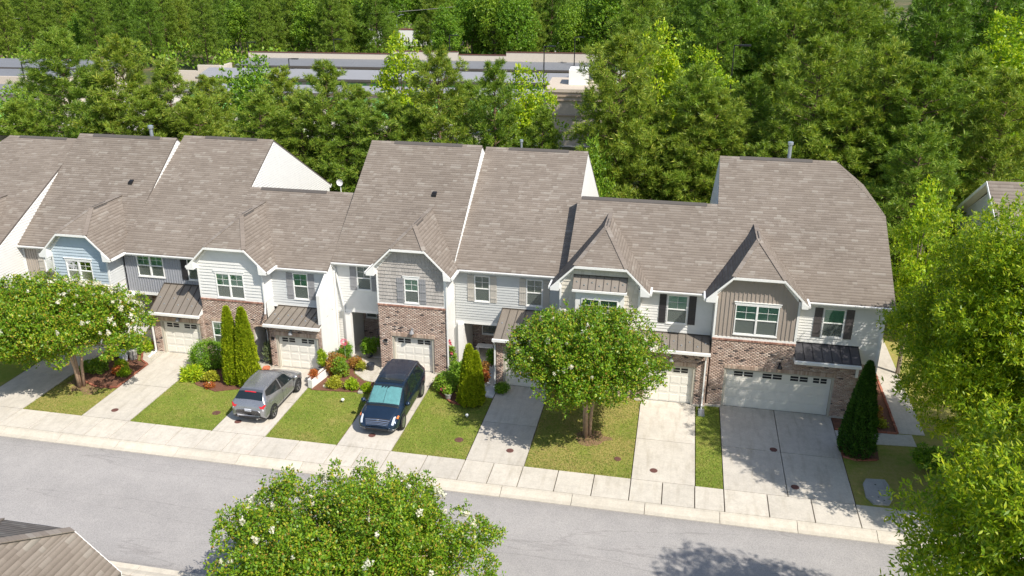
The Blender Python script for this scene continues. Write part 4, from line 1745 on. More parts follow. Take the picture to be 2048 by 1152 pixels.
edging([(-11.68, 38.7), (-11.35, 37.65), (-10.95, 36.85), (-10.2, 36.15), (-9.4, 35.95), (-8.72, 36.35)])
edging([(-27.42, 34.2), (-27.42, 36.9), (-28.0, 37.25), (-29.3, 39.5)])
edging([(-29.6, 34.5), (-28.6, 34.1), (-27.42, 34.2)])
edging([(8.17, 37.32), (9.85, 37.4)])
edging([(8.17, 36.1), (8.17, 34.95), (8.7, 34.75), (9.6, 34.95)])
edging([(10.98, 37.5), (11.15, 46)])
edging([(10.0, 37.46), (10.95, 37.48)])


# small covers, lids and stakes on the ground
def cover(x, y, label, r=.17, mat=None, z=.022):
    mb = MB()
    mb.lathe((x, y, z - .02), [(r, 0), (r, .026), (r * .9, .032)], 18)
    for i in range(3):
        mb.box(x - r * .6, x + r * .6, y - r * .5 + i * r * .4, y - r * .44 + i * r * .4 + .015, z + .011, z + .016)
    o = mb.build('drain_cover', mat or plain('rusty_iron', (.13, .055, .045), .8, var=.3), base=(x, y, 0))
    tag(o, label, 'drain cover', 'round iron covers set in the drives and lawns')


cover(-26.11, 32.14, 'rust brown cover in the concrete drive nearest the left flowering tree')
cover(-21.14, 32.91, 'flush brown cover in the lawn left of the silver car', .2, z=.012)
cover(-19.70, 32.34, 'rust brown cover on the drive behind the silver car')
cover(-13.02, 32.45, 'rust brown cover just in front of the minivan bumper')
cover(-8.97, 32.9, 'flush brown cover in the lawn right of the minivan', .2, z=.012)
cover(-6.49, 32.46, 'cover on the shaded drive left of the middle flowering tree')
cover(-1.68, 32.78, 'square-cut valve lid in the grass under the middle flowering tree', .16, z=.012)
cover(-.07, 32.16, 'rust brown cover on the single drive between the flowering tree and the double garage')
cover(5.17, 34.93, 'rust brown cover on the seam of the double drive, in tree shade')
cover(5.82, 32.11, 'rust brown cover low on the double drive, in full sun')

for (x, y), lb in (((-22.84, 35.32), 'white garden light by the ferns left of the twin evergreens'), ((-15.51, 35.12), 'white garden light in the lawn left of the minivan'),
                   ((-9.09, 34.89), 'white garden light in the lawn below the single bright evergreen')):
    mb = MB()
    mb.tube([(x, y, 0), (x, y, .12)], .015, 6)
    mb.lathe((x, y, .10), [(.03, 0), (.08, .03), (.09, .07), (.06, .12), (.02, .14)], 12)
    tag(mb.build('garden_light', 'white', base=(x, y, 0), smooth=True), lb, 'garden light', 'small white stake lights')
# splash blocks
for (x, y), lb in (((1.98, 37.6), 'grey splash block below the downspout by the double garage'), ((-27.82, 38.0), 'small white downspout elbow on the drive corner')):
    mb = MB()
    if x > 0:
        mb.hexa([(x - .12, y - .3, .0), (x + .12, y - .3, 0), (x + .16, y + .3, 0), (x - .16, y + .3, 0), (x - .16, y - .3, .05), (x + .16, y - .3, .05), (x + .13, y + .3, .10), (x - .13, y + .3, .10)])
        mb.box(x - .14, x - .10, y - .28, y + .28, .05, .14)
        mb.box(x + .10, x + .14, y - .28, y + .28, .05, .14)
    else:
        mb.bar((x, y, .10), (x - .02, y - .35, .05), .09, .08)
        mb.bar((x, y, .22), (x, y, .05), .09, .08)
    tag(mb.build('splash_block', 'pipe' if x > 0 else 'white', base=(x, y, 0)), lb, 'splash block')

# concrete utility vault lid in the right-hand lawn
v = root('utility_vault', (9.2, 32.4, 0), 'rounded concrete utility pad set in the grass beside the double drive', 'utility pad')
mb = MB()
mb.prism([(8.85, 33.3, 0), (9.62, 33.38, 0), (9.7, 33.0, 0), (9.68, 32.0, 0), (9.45, 31.56, 0), (8.84, 31.5, 0), (8.62, 31.95, 0), (8.66, 32.9, 0)][::-1], (0, 0, .07))
mb.build('pad', 'pad', v)
for x, y in ((9.15, 32.9), (9.2, 32.45), (9.12, 32.0), (9.3, 31.8)):
    mb = MB()
    mb.lathe((x, y, .068), [(.035, 0), (.035, .006)], 8)
    mb.build('lifting_hole', 'black', v)

# ---------------------------------------------------------------- vegetation
RS = np.random.RandomState(11)


def unit(v):
    return v / np.maximum(np.linalg.norm(v, axis=1, keepdims=True), 1e-9)


def rdir(n, R=None):
    return unit((R or RS).normal(size=(n, 3)))


def leaf_quads(P, D, N, L, W):
    """diamond leaves: base P, direction D, face normal N"""
    D = unit(D)
    S = unit(np.cross(D, N))
    L = L[:, None]
    W = W[:, None]
    V = np.stack([P, P + D * L * .45 + S * W * .5, P + D * L, P + D * L * .45 - S * W * .5], 1)
    return V.reshape(-1, 3)


def quads_mesh(name, V, mat):
    n = len(V) // 4
    return np_mesh(name, V, np.arange(n * 4).reshape(-1, 4), mat)


def crown_leaves(boughs, n, L, W, sprig=.16, per=7, shell=.45, up=.35, droop=0.0, R=None):
    """boughs: list of (centre, (rx, ry, rz)); leaves grouped in small sprigs near each bough's surface"""
    R = R or RS
    wts = np.array([b[1][0] * b[1][1] + b[1][0] * b[1][2] for b in boughs])
    wts = wts / wts.sum()
    ns = n // per
    idx = R.choice(len(boughs), ns, p=wts)
    C = np.array([b[0] for b in boughs], float)[idx]
    A = np.array([b[1] for b in boughs], float)[idx]
    d = rdir(ns, R)
    rr = (shell + (1 - shell) * R.rand(ns)) ** .6
    rr = rr * (1 + .25 * np.maximum(0, R.normal(0, .6, ns)))
    P = C + d * A * rr[:, None]
    P = np.repeat(P, per, 0)
    out = np.repeat(d, per, 0)
    D = unit(out * .5 + rdir(len(P), R) + np.array([0, 0, up]))
    P = P + rdir(len(P), R) * R.rand(len(P), 1) * sprig
    if droop:
        D[:, 2] -= droop
    N = unit(rdir(len(P), R) * .75 + np.array([0, 0, 1.0]) + out * .3)
    l = L * R.uniform(.7, 1.25, len(P))
    w = W * R.uniform(.75, 1.2, len(P))
    return leaf_quads(P, D, N, l, w)


def limbs(mb, base, boughs, r0, fork, k=1.0, every=1, jit=.2, R=None):
    R = R or rnd
    for i, (c, a) in enumerate(boughs):
        if i % every:
            continue
        f = fork if isinstance(fork, Vector) else fork[i % len(fork)]
        c = Vector(c)
        m = f.lerp(c, .5) + Vector((R.uniform(-jit, jit), R.uniform(-jit, jit), R.uniform(0, jit * 1.5)))
        mb.tube([f, m, c], [r0, r0 * .55, r0 * .2], 5)


def ellipsoid_boughs(c, r, n, br, R, zmin=-1.0, flat=1.0, shell=.72):
    """bough centres spread over the shell of an ellipsoid, plus a few inside"""
    out = []
    g = math.pi * (3 - math.sqrt(5))
    for i in range(n):
        z = 1 - 2 * (i + .5) / n
        if z < zmin:
            continue
        q = math.sqrt(1 - z * z)
        a = g * i + R.uniform(-.35, .35)
        s = shell * R.uniform(.72, 1.24)
        k = br * R.uniform(.55, 1.35)
        out.append(((c[0] + r[0] * q * math.cos(a) * s, c[1] + r[1] * q * math.sin(a) * s, c[2] + r[2] * z * s), (k, k, k * flat)))
    return out


GREEN_MYRTLE = [(0, (.080, .185, .012)), (.35, (.130, .262, .014)), (.65, (.195, .325, .016)), (.82, (.34, .41, .022)), (.96, (.38, .30, .045)), (1, (.26, .13, .03))]
GREEN_OAK = [(0, (.125, .235, .012)), (.4, (.225, .355, .014)), (.75, (.36, .455, .018)), (1, (.53, .55, .04))]
GREEN_PINE = [(0, (.118, .200, .028)), (.45, (.195, .305, .036)), (.8, (.275, .38, .046)), (1, (.41, .43, .08))]
GREEN_DEEP = [(0, (.09, .18, .024)), (.5, (.155, .27, .032)), (1, (.25, .36, .045))]
GREEN_LIME = [(0, (.17, .32, .014)), (.5, (.31, .46, .018)), (1, (.52, .58, .03))]
GREEN_MID = [(0, (.10, .22, .022)), (.5, (.18, .33, .03)), (1, (.31, .43, .04))]
L_MYR = leaf('crape_myrtle_leaf', GREEN_MYRTLE, .30, .42, .05)
L_OAK = leaf('willow_oak_leaf', GREEN_OAK, .44, .42, .05)
L_PINE = leaf('pine_needles', GREEN_PINE, .32, .5, .16)
L_DEEP = leaf('dark_pine_needles', GREEN_DEEP, .30, .5, .18)
L_LIME = leaf('lime_leaf', GREEN_LIME, .38, .45, .08)
L_MID = leaf('broad_leaf', GREEN_MID, .30, .45, .16)
L_ARB = leaf('arborvitae_leaf', [(0, (.16, .25, .008)), (.5, (.29, .38, .010)), (1, (.46, .50, .02))], .22, .55, .05)
L_CYP = leaf('cypress_leaf', [(0, (.022, .075, .010)), (.5, (.045, .125, .014)), (1, (.085, .18, .018))], .2, .55, .05)
L_BOX = leaf('boxwood_leaf', [(0, (.09, .20, .014)), (.5, (.16, .31, .018)), (1, (.26, .42, .025))], .22, .45, .1)
PETAL = leaf('white_petals', [(0, (.62, .60, .52)), (1, (.82, .80, .74))], .3, .6, .02)


def flowering_tree(loc, label, crown_c, crown_r, n_bough, n_leaf, L, W, stems, seed, flowers=46, zmin=-.75, per=7, br=.95, face=None):
    R = random.Random(seed)
    NR = np.random.RandomState(seed)
    t = root('flowering_tree', loc, label, 'tree', 'white flowering crape myrtles')
    b = Vector(loc)
    bo = ellipsoid_boughs(crown_c, crown_r, n_bough, br, R, zmin, .8)
    bo += [((crown_c[0] + R.uniform(-.5, .5) * crown_r[0], crown_c[1] + R.uniform(-.5, .5) * crown_r[1], crown_c[2] + R.uniform(-.3, .3) * crown_r[2]), (.9, .9, .7)) for _ in range(8)]
    # thin upright shoots over the top
    for _ in range(26):
        a = R.uniform(0, 6.28)
        q = math.sqrt(R.random()) * .95
        x, y = crown_c[0] + crown_r[0] * q * math.cos(a), crown_c[1] + crown_r[1] * q * math.sin(a)
        z = crown_c[2] + crown_r[2] * math.sqrt(max(0, 1 - q * q)) * .95
        bo.append(((x, y, z + .1), (.20, .20, .55)))
    for _ in range(52):
        d = Vector((R.gauss(0, 1), R.gauss(0, 1), abs(R.gauss(0, .7)) - .35)).normalized()
        q = R.uniform(.92, 1.10)
        bo.append(((crown_c[0] + crown_r[0] * d.x * q, crown_c[1] + crown_r[1] * d.y * q, crown_c[2] + crown_r[2] * d.z * q), (R.uniform(.22, .5), R.uniform(.22, .5), R.uniform(.15, .32))))
    V = crown_leaves(bo, n_leaf, L, W, sprig=.15, per=per, R=NR)
    link('crown', quads_mesh('crown', V - np.array(b), L_MYR), t)
    mb = MB()
    forks = []
    for k in range(stems):
        a = k / stems * 6.28 + .4
        f = b + Vector((math.cos(a) * .45, math.sin(a) * .45, (crown_c[2] - crown_r[2] * .55)))
        mb.tube([b + Vector((math.cos(a) * .12, math.sin(a) * .12, -.05)), b + Vector((math.cos(a) * .2, math.sin(a) * .2, f.z * .5)), f], [.095, .075, .06], 7)
        forks.append(f)
    limbs(mb, b, bo[:n_bough], .045, forks, R=R)
    mb.build('trunk', 'bark', t, smooth=True)
    # white flower panicles, each its own part
    fm = []
    for k in range(3):
        d = rdir(34, NR)
        P = d * np.array([.10, .10, .15]) * NR.uniform(.3, 1, (34, 1))
        fm.append(quads_mesh('flower_cluster', leaf_quads(P, rdir(34, NR), d, np.full(34, .085), np.full(34, .075)), PETAL))
    for i in range(flowers):
        z = R.uniform(.15, .98)
        a = R.uniform(0, 6.28) if face is None else R.gauss(face, 1.0)
        q = math.sqrt(1 - z * z)
        p = Vector((crown_c[0] + crown_r[0] * q * math.cos(a) * .98, crown_c[1] + crown_r[1] * q * math.sin(a) * .98, crown_c[2] + crown_r[2] * z * .98 + .15))
        o = link('flower_cluster', fm[i % 3], t, p - b)
        s = R.uniform(.5, 1.25)
        o.scale = (s, s, s)
        o.rotation_euler = (R.uniform(-.5, .5), R.uniform(-.5, .5), R.uniform(0, 6))
    return t


flowering_tree((-29.3, 34.0, 0), 'white flowering tree at the left edge, before the pale blue gable', (-30.2, 34.1, 3.45), (4.9, 3.2, 1.85), 60, 100000, .13, .075, 3, 21, 90, face=.6)
flowering_tree((-3.25, 34.42, 0), 'white flowering tree standing between the shaded drive and the single drive, mid right', (-3.4, 34.3, 3.95), (3.4, 2.7, 2.1), 50, 86000, .12, .07, 3, 22, 34)
flowering_tree((-9.6, 20.9, 0), 'white flowering tree in the foreground, cut by the bottom edge', (-9.2, 20.6, 3.2), (4.45, 3.4, 2.05), 70, 125000, .105, .06, 4, 23, 46, br=.9)


def oak(loc, label, c, r, nb, nl, seed, trunk_r=.22, br=1.25, extra=None):
    R = random.Random(seed)
    NR = np.random.RandomState(seed)
    t = root('oak_tree', loc, label, 'tree', None)
    b = Vector(loc)
    bo = ellipsoid_boughs(c, r, nb, br, R, -.9, .7)
    bo += [((c[0] + R.uniform(-.6, .6) * r[0], c[1] + R.uniform(-.6, .6) * r[1], c[2] + R.uniform(-.6, .6) * r[2]), (1.0, 1.0, .7)) for _ in range(18)]
    # loose outer twigs reaching out of the crown
    for _ in range(80):
        d = Vector((R.gauss(0, 1), R.gauss(0, 1), R.gauss(0, 1))).normalized()
        p = (c[0] + r[0] * d.x * .98, c[1] + r[1] * d.y * .98, c[2] + r[2] * d.z * .98)
        bo.append((p, (.5, .5, .28)))
    V = crown_leaves(bo + (extra or []), nl, .175, .056, sprig=.16, per=9, R=NR, up=.15)
    link('crown', quads_mesh('crown', V - np.array(b), L_OAK), t)
    mb = MB()
    top = Vector((c[0], c[1], c[2] + r[2] * .7))
    pts = [b + Vector((0, 0, -.1)), b.lerp(top, .3), b.lerp(top, .6), top]
    mb.tube(pts, [trunk_r, trunk_r * .75, trunk_r * .45, .05], 9)
    limbs(mb, b, bo[:nb], .06, [b.lerp(top, .3), b.lerp(top, .45), b.lerp(top, .6)], R=R)
    mb.build('trunk', 'oakbark', t, smooth=True)
    return t


rk = random.Random(77)
FILL = [((rk.uniform(9.8, 13.2), rk.uniform(29.6, 33.6), rk.uniform(6.2, 11.4)), (1.1, 1.1, .75)) for _ in range(14)]  # boughs added to the crown to throw more shade on the double drive
oak((13.2, 36.3, 0), 'large willow oak on the right lawn beside the end townhouse', (15.2, 32.6, 7.2), (6.4, 5.6, 5.5), 120, 290000, 31,
    extra=FILL + [((10.2, 31.6, 7.2), (1.3, 1.2, .9)), ((9.9, 31.4, 5.6), (1.2, 1.1, .8)), ((10.6, 30.6, 8.6), (1.2, 1.2, .8)), ((10.9, 29.4, 6.6), (1.2, 1.2, .9)), ((12.0, 28.8, 9.6), (1.4, 1.3, 1.0)), ((11.0, 32.5, 4.2), (1.2, 1.1, .8)), ((11.2, 30.2, 11.8), (1.3, 1.2, .9)), ((12.2, 31.4, 12.4), (1.4, 1.3, .9)), ((11.2, 31.4, 10.2), (1.3, 1.2, .9)), ((10.3, 30.2, 9.3), (1.1, 1.1, .7)), ((12.6, 29.6, 11.4), (1.3, 1.3, 1.0))])
oak((12.2, 19.6, 0), 'willow oak filling the lower right corner, over the kerb', (11.1, 19.0, 7.4), (4.2, 3.5, 5.8), 84, 165000, 32)


# ---- pines: shared meshes, one crown and one trunk per instance
def pine_meshes(seed, H, Rw, z0, mat, nclump=1500, per=13, nl=.42, cone=.8):
    R = random.Random(seed)
    NR = np.random.RandomState(seed)
    P, D = [], []
    mb = MB()
    lean = R.uniform(-.3, .3)
    mb.tube([(0, 0, -.2), (lean * .3, 0, H * .5), (lean, 0, H * .97)], [.17, .11, .02], 7)
    nb = int(26 + H * 3.2)
    for i in range(nb):
        h = (i + R.random()) / nb
        z = z0 + (H - z0) * h ** .9
        prof = (1 - h) ** cone * (1 - .35 * max(0, .25 - h) / .25)
        Lb = Rw * (.18 + .82 * prof) * R.uniform(.65, 1.12)
        if h > .9:
            Lb = Rw * .16
        a = i * 2.4 + R.uniform(-.3, .3)
        up = .10 + .55 * h + R.uniform(-.08, .12)
        bx, by = math.cos(a), math.sin(a)
        tx = lean * z / H
        p0 = Vector((tx, 0, z))
        p1 = Vector((tx + bx * Lb * .6, by * Lb * .6, z + Lb * .6 * up * .7))
        p2 = Vector((tx + bx * Lb, by * Lb, z + Lb * up))
        mb.tube([p0, p1, p2], [.045, .025, .01], 4, cap=False)
        k = max(5, int(nclump / nb * (.35 + prof)))
        for j in range(k):
            s = .28 + .72 * R.random() ** .7
            q = (p0.lerp(p1, s / .6) if s < .6 else p1.lerp(p2, (s - .6) / .4))
            wd = Lb * .30 * (1.15 - s * .5)
            q = q + Vector((R.gauss(0, wd * .6), R.gauss(0, wd * .6), R.gauss(.05, wd * .28)))
            P.append(q)
            D.append(Vector((bx * .5 + R.gauss(0, .35), by * .5 + R.gauss(0, .35), .55 + R.gauss(0, .25))))
    for j in range(14):
        P.append(Vector((lean, 0, H - .1 - .12 * j)) + Vector((R.gauss(0, .08), R.gauss(0, .08), 0)))
        D.append(Vector((R.gauss(0, .4), R.gauss(0, .4), 1)))
    P = np.repeat(np.array(P), per, 0)
    D0 = unit(np.array(D))
    D = unit(np.repeat(D0, per, 0) * .85 + rdir(len(P), NR) * .8)
    P = P + rdir(len(P), NR) * .05 + np.repeat(D0, per, 0) * NR.rand(len(P), 1) * .18
    V = leaf_quads(P, D, rdir(len(P), NR), nl * NR.uniform(.7, 1.2, len(P)), np.full(len(P), .042 * nl / .36) * NR.uniform(.7, 1.3, len(P)))
    cr = quads_mesh('crown', V, mat)
    tm = bpy.data.meshes.new('trunk')
    tm.from_pydata(mb.v, [], mb.f)
    tm.materials.append(M['trunk'])
    return cr, tm, H


def broad_meshes(seed, H, Rw, mat, nleaf=9000, ls=.30, nb=34, tall=1.0, trunk='oakbark'):
    R = random.Random(seed)
    NR = np.random.RandomState(seed)
    c = (0, 0, H * .58)
    r = (Rw, Rw, H * .42)
    bo = ellipsoid_boughs(c, r, nb, Rw * .34, R, -.95, .8)
    bo += [((R.uniform(-.5, .5) * Rw, R.uniform(-.5, .5) * Rw, H * R.uniform(.4, .8)), (Rw * .35,) * 3) for _ in range(8)]
    for _ in range(14):
        a = R.uniform(0, 6.28)
        q = R.random() * .8
        bo.append(((Rw * q * math.cos(a), Rw * q * math.sin(a), c[2] + r[2] * math.sqrt(1 - q * q)), (Rw * .10, Rw * .10, Rw * .3)))
    V = crown_leaves(bo, nleaf, ls, ls * .62, sprig=.3, per=6, R=NR)
    cr = quads_mesh('crown', V, mat)
    mb = MB()
    mb.tube([(0, 0, -.2), (.1, 0, H * .35), (0, .1, H * .85)], [.2, .14, .03], 7)
    limbs(mb, None, bo[:nb], .06, [Vector((0, 0, H * .3)), Vector((0, 0, H * .45)), Vector((0, 0, H * .6))], R=R)
    tm = bpy.data.meshes.new('trunk')
    tm.from_pydata(mb.v, [], mb.f)
    tm.materials.append(M[trunk])
    return cr, tm, H


PV = [pine_meshes(41, 13.2, 3.9, 1.0, L_PINE, 2500, 20, .36, .68), pine_meshes(42, 12.4, 3.7, .9, L_PINE, 2300, 20, .36, .72), pine_meshes(43, 14.0, 4.3, 1.0, L_PINE, 2800, 20, .37, .6),
      pine_meshes(44, 12.8, 3.2, .9, L_PINE, 2100, 20, .35, .8)]
PD = [pine_meshes(51, 17.0, 4.6, 2.0, L_DEEP, 2000, 16, .56, .5), pine_meshes(52, 18.5, 4.3, 3.0, L_DEEP, 1900, 16, .56, .5), pine_meshes(53, 16.0, 4.2, 1.5, L_PINE, 1800, 16, .56, .5)]
BV = [broad_meshes(61, 13.0, 3.6, L_MID, 15000, .30), broad_meshes(62, 15.0, 4.2, L_MID, 16000, .34), broad_meshes(63, 12.0, 3.2, L_LIME, 14000, .26),
      broad_meshes(64, 9.0, 3.4, L_MID, 12000, .28), broad_meshes(65, 12.5, 2.4, L_LIME, 9000, .26, 26)]


def tree(name, meshes, loc, scale, rz, label, group=None, sxy=1.0):
    t = root(name, loc, label, 'tree', group)
    t.scale = (scale * sxy, scale * sxy, scale)
    t.rotation_euler = (0, 0, rz)
    link('crown', meshes[0], t)
    link('trunk', meshes[1], t)
    return t


CAM = Vector((0, 0, 21.12))


def at_px(px, py, Y):
    d = fwd + r2 * ((px - 1024) / FPX) + d2 * ((py - 576) / FPX)
    return CAM + d * (Y / d.y)


NEAR = [  # image x and y of the tree top, depth, mesh, label
    (120, 78, 63, PV[2], 1.15, 'pine_tree', 'broad bushy pine at the left with the storage yard showing past its left side'),
    (237, 92, 61, PV[0], 1.15, 'pine_tree', 'bushy pine above the second roof ridge, its tip well above the storage roofs'),
    (330, 132, 61, PV[3], 1.1, 'pine_tree', 'pine directly above the ridge of the slate-boarded townhouse'),
    (30, 215, 56, PV[1], 1.0, 'pine_tree', 'low pine at the far left edge above the first roof'),
    (75, 150, 74, PV[1], 1.0, 'pine_tree', 'pine half hidden behind the broad pine at the left'),
    (185, 165, 56, PV[1], 1.1, 'pine_tree', 'front pine rising right behind the second roof from the left'),
    (290, 190, 55, PV[0], 1.1, 'pine_tree', 'pine close behind the vent pipe of the blue gabled townhouse'),
    (395, 205, 56, PV[2], 1.0, 'pine_tree', 'pine behind the white triangular gable wall, left one'),
    (415, 165, 66, PV[0], .9, 'pine_tree', 'pine just left of the small grey storage roofs'),
    (515, 195, 58, PV[3], 1.1, 'pine_tree', 'pine above the peak of the white triangular gable wall'),
    (560, 150, 67, PV[1], 1.0, 'pine_tree', 'pine with a small lamp head showing above its tip'),
    (600, 210, 55, PV[0], 1.1, 'pine_tree', 'pine leaning over the slope of the white triangular gable wall'),
    (650, 142, 61, PV[1], 1.05, 'pine_tree', 'pine with a bare reddish stem showing, between the white gable wall and the central roof'),
    (700, 215, 55, PV[2], .95, 'pine_tree', 'pine at the left corner of the central roof'),
    (715, 180, 70, PV[3], 1.0, 'pine_tree', 'pine below the yellow-green sapling, farther one'),
    (775, 205, 57, PV[1], 1.1, 'pine_tree', 'pine below the yellow-green sapling, nearer one'),
    (875, 117, 60, PV[0], 1.05, 'pine_tree', 'tall pine centred above the central roof, its tip touching the pale storage wall'),
    (830, 225, 54, PV[3], 1.1, 'pine_tree', 'short pine behind the vent strip of the central roof'),
    (935, 180, 66, PV[2], .9, 'pine_tree', 'pine between the two tall pines behind the central roofs'),
    (990, 137, 59, PV[3], 1.0, 'pine_tree', 'slim pine with a clear stem, above the roof joint of the pale grey townhouse'),
    (1085, 228, 60, PV[3], .75, 'pine_tree', 'short slim pine just left of the tan office block'),
    (1240, 92, 60, PV[2], 1.1, 'pine_tree', 'largest pine right of the tan office block'),
    (1222, 240, 58, PV[0], .75, 'pine_tree', 'pine at the right end of the pale grey townhouse roof'),
    (1290, 200, 56, PV[3], 1.1, 'pine_tree', 'pine behind the low middle ridge, left part'),
    (1395, 150, 61, PV[0], 1.1, 'pine_tree', 'pine below the bright lime tree, towards the right'),
    (1375, 245, 54, PV[1], 1.0, 'pine_tree', 'pine behind the low middle ridge, right part'),
    (1440, 195, 60, PV[2], 1.0, 'pine_tree', 'pine left of the flue pipe on the end roof'),
    (1505, 165, 64, PV[3], 1.0, 'pine_tree', 'narrow upright pine above the flue pipe of the end roof'),
    (1640, 97, 61, PV[2], 1.15, 'pine_tree', 'wide pine above the right end of the last ridge'),
    (1575, 215, 70, PV[0], .9, 'pine_tree', 'pine partly hidden behind the wide pine at the right'),
    (1560, 260, 55, PV[1], .9, 'pine_tree', 'low pine behind the last ridge, near its pipe'),
    (1700, 205, 56, PV[0], 1.15, 'pine_tree', 'pine beyond the clipped corner of the end roof'),
    (1785, 108, 61, PV[0], 1.15, 'pine_tree', 'tall pine right of the wide pine, with a pale tip'),
    (1770, 260, 52, PV[3], 1.05, 'pine_tree', 'pine standing close to the right side of the end townhouse'),
    (1860, 150, 60, PV[2], 1.1, 'pine_tree', 'pine left above the neighbouring house gable'),
    (1850, 270, 53, PV[1], 1.0, 'pine_tree', 'short pine just left of the neighbouring house gable'),
    (1945, 130, 62, PV[1], 1.2, 'pine_tree', 'pine behind the neighbouring house roof'),
    (2025, 165, 58, PV[0], 1.1, 'pine_tree', 'pine at the right edge above the neighbouring house'),
    (1960, 240, 64, PV[3], 1.0, 'pine_tree', 'pine just over the neighbouring house ridge'),
    (800, 84, 76, BV[4], 1.05, 'leafy_tree', 'yellow-green leafy tree in front of the pale storage wall'),
    (1050, 160, 64, BV[2], .95, 'leafy_tree', 'lime green leafy tree beside the tan office block'),
    (1320, 66, 72, BV[4], 1.05, 'leafy_tree', 'bright lime tree poking up behind the largest pine'),
    (500, 138, 72, BV[3], 1.2, 'leafy_tree', 'rounded leafy tree hiding part of the grey storage roofs'),
    (1400, 118, 80, BV[2], 1.0, 'leafy_tree', 'lime tinted tree right of the bright lime tree'),
    (1185, 300, 57, BV[3], .5, 'leafy_tree', 'small dark evergreen bush below the tan office block'),
    (20, 195, 68, BV[3], 1.1, 'leafy_tree', 'pale leafy tree before the lime storage doors at the far left'),
    (1865, 380, 44, BV[4], .62, 'leafy_tree', 'young yellow-green tree left of the neighbouring house gable'),
    (2010, 60, 80, BV[2], 1.3, 'leafy_tree', 'pale lime tree near the top right corner'),
    (1560, 60, 96, BV[0], 1.2, 'leafy_tree', 'leafy tree behind the lamp post at upper right'),
    (1500, 40, 100, BV[3], 1.6, 'leafy_tree', 'grey-green leafy tree left of the lamp post at upper right'),
]
for i, (px, py, Y, ms, sc, nm, lb) in enumerate(NEAR):
    if px < 1800:
        Y = max(Y, 59.5 + (i % 3) * .6) if nm == 'pine_tree' else Y
    p = at_px(px, py, Y)
    s = max(.35, p.z / (ms[2] * .985))
    tree(nm, ms, (p.x, Y, 0), s, i * 1.7, lb, 'trees behind the townhouses', sxy=sc / s * (1.0 if nm == 'pine_tree' else .95) if s > 0 else 1)

# ---- woods beyond: individual trees of a few kinds
R9 = random.Random(99)
cnt = 0


def wood(xr, yr, step, kinds, label, group, hs=(.9, 1.15), zb=0, keep=None):
    global cnt
    y = yr[0]
    row = 0
    while y < yr[1]:
        fac = max(1, y / 150)
        x = xr[0] * fac + (row % 2) * step / 2
        while x < xr[1] * fac:
            px, py = x + R9.uniform(-.3, .3) * step, y + R9.uniform(-.3, .3) * step
            x += step
            if keep and not keep(px, py):
                continue
            ms, nm, lb = R9.choice(kinds)
            sc = R9.uniform(*hs)
            tree(nm, ms, (px, py, zb), sc, R9.uniform(0, 6.28), lb + ' ' + label, lb + 's, ' + group)
            cnt += 1
        y += step * .9
        row += 1


KP = [(PD[0], 'pine_tree', 'tall pine'), (PD[1], 'pine_tree', 'tall pine'), (PD[2], 'pine_tree', 'tall pine')]
KB = [(BV[0], 'leafy_tree', 'leafy tree'), (BV[1], 'leafy_tree', 'leafy tree')]
wood((-56, -40), (176, 178), 6.0, KB, 'standing before the white trailers', 'trees before the trailers', (.42, .62), keep=lambda x, y: not (-61 < x < -57))
wood((-68, -4), (153, 172), 7.0, KP + KB * 2, 'in the woods right behind the pale storage wall', 'woods behind the storage wall', (.8, 1.1), keep=lambda x, y: not (-54 < x * 150 / y < -44 and y < 200))
wood((-62, 6), (196, 214), 8.0, KP + KB * 2, 'in the woods beyond the white trailers', 'woods beyond the white trailers', (.9, 1.2))
wood((-138, -62), (150, 235), 10.5, KP * 2 + KB, 'in the distant woods at the top left', 'woods at the top left', (.62, .85))
wood((-150, -70), (262, 330), 17, KP * 2 + KB, 'in the farthest woods at the top left', 'farthest woods at the top left', (.9, 1.1))
wood((-5, 75), (92, 128), 7.0, KP * 3 + KB, 'in the dark woods at the upper right', 'woods at the upper right', (.85, 1.1), keep=lambda x, y: x < .38 * y + 4)


def undergrowth():
    NR = np.random.RandomState(5)
    n = 42000
    y = NR.uniform(146, 250, n)
    x = NR.uniform(-.95, .05, n) * y
    n2 = 16000
    y2 = NR.uniform(88, 150, n2)
    x2 = NR.uniform(-.02, .42, n2) * y2
    x, y = np.concatenate([x, x2]), np.concatenate([y, y2])
    k = (np.sin(x * .31) + np.sin(y * .23 + x * .1)) * .5 + .9
    P = np.stack([x, y, NR.rand(len(x)) * 2.2 * k], 1)
    V = leaf_quads(P, unit(rdir(len(P), NR) + np.array([0, 0, .8])), rdir(len(P), NR), NR.uniform(.5, 1.0, len(P)), NR.uniform(.3, .55, len(P)))
    o = link('undergrowth', quads_mesh('undergrowth', V, L_MID))
    o['kind'] = 'stuff'


undergrowth()

# ---------------------------------------------------------------- storage yard, tan block, poles, trailers, neighbour house
STU = plain('pale_stucco', (.56, .50, .42), .85, var=.06)
SROOF = plain('grey_metal_storage_roof', (.165, .172, .185), .75, metal=.0, var=.08, scale=.4)
SROOF2 = plain('blue_grey_storage_roof', (.245, .25, .265), .75, metal=.0, var=.06, scale=.4)
LIMEDOOR = plain('lime_door', (.26, .62, .16), .5, var=.04)
TAN = plain('tan_stucco', (.50, .43, .35), .85, var=.06)
TAN2 = plain('tan_stucco_band', (.38, .30, .22), .85, var=.06)
REDCAP = plain('dark_red_coping', (.12, .045, .035), .7)


def local(o, ang):
    c, s = math.cos(ang), math.sin(ang)
    return lambda u, v, z: (o[0] + u * c - v * s, o[1] + u * s + v * c, z)


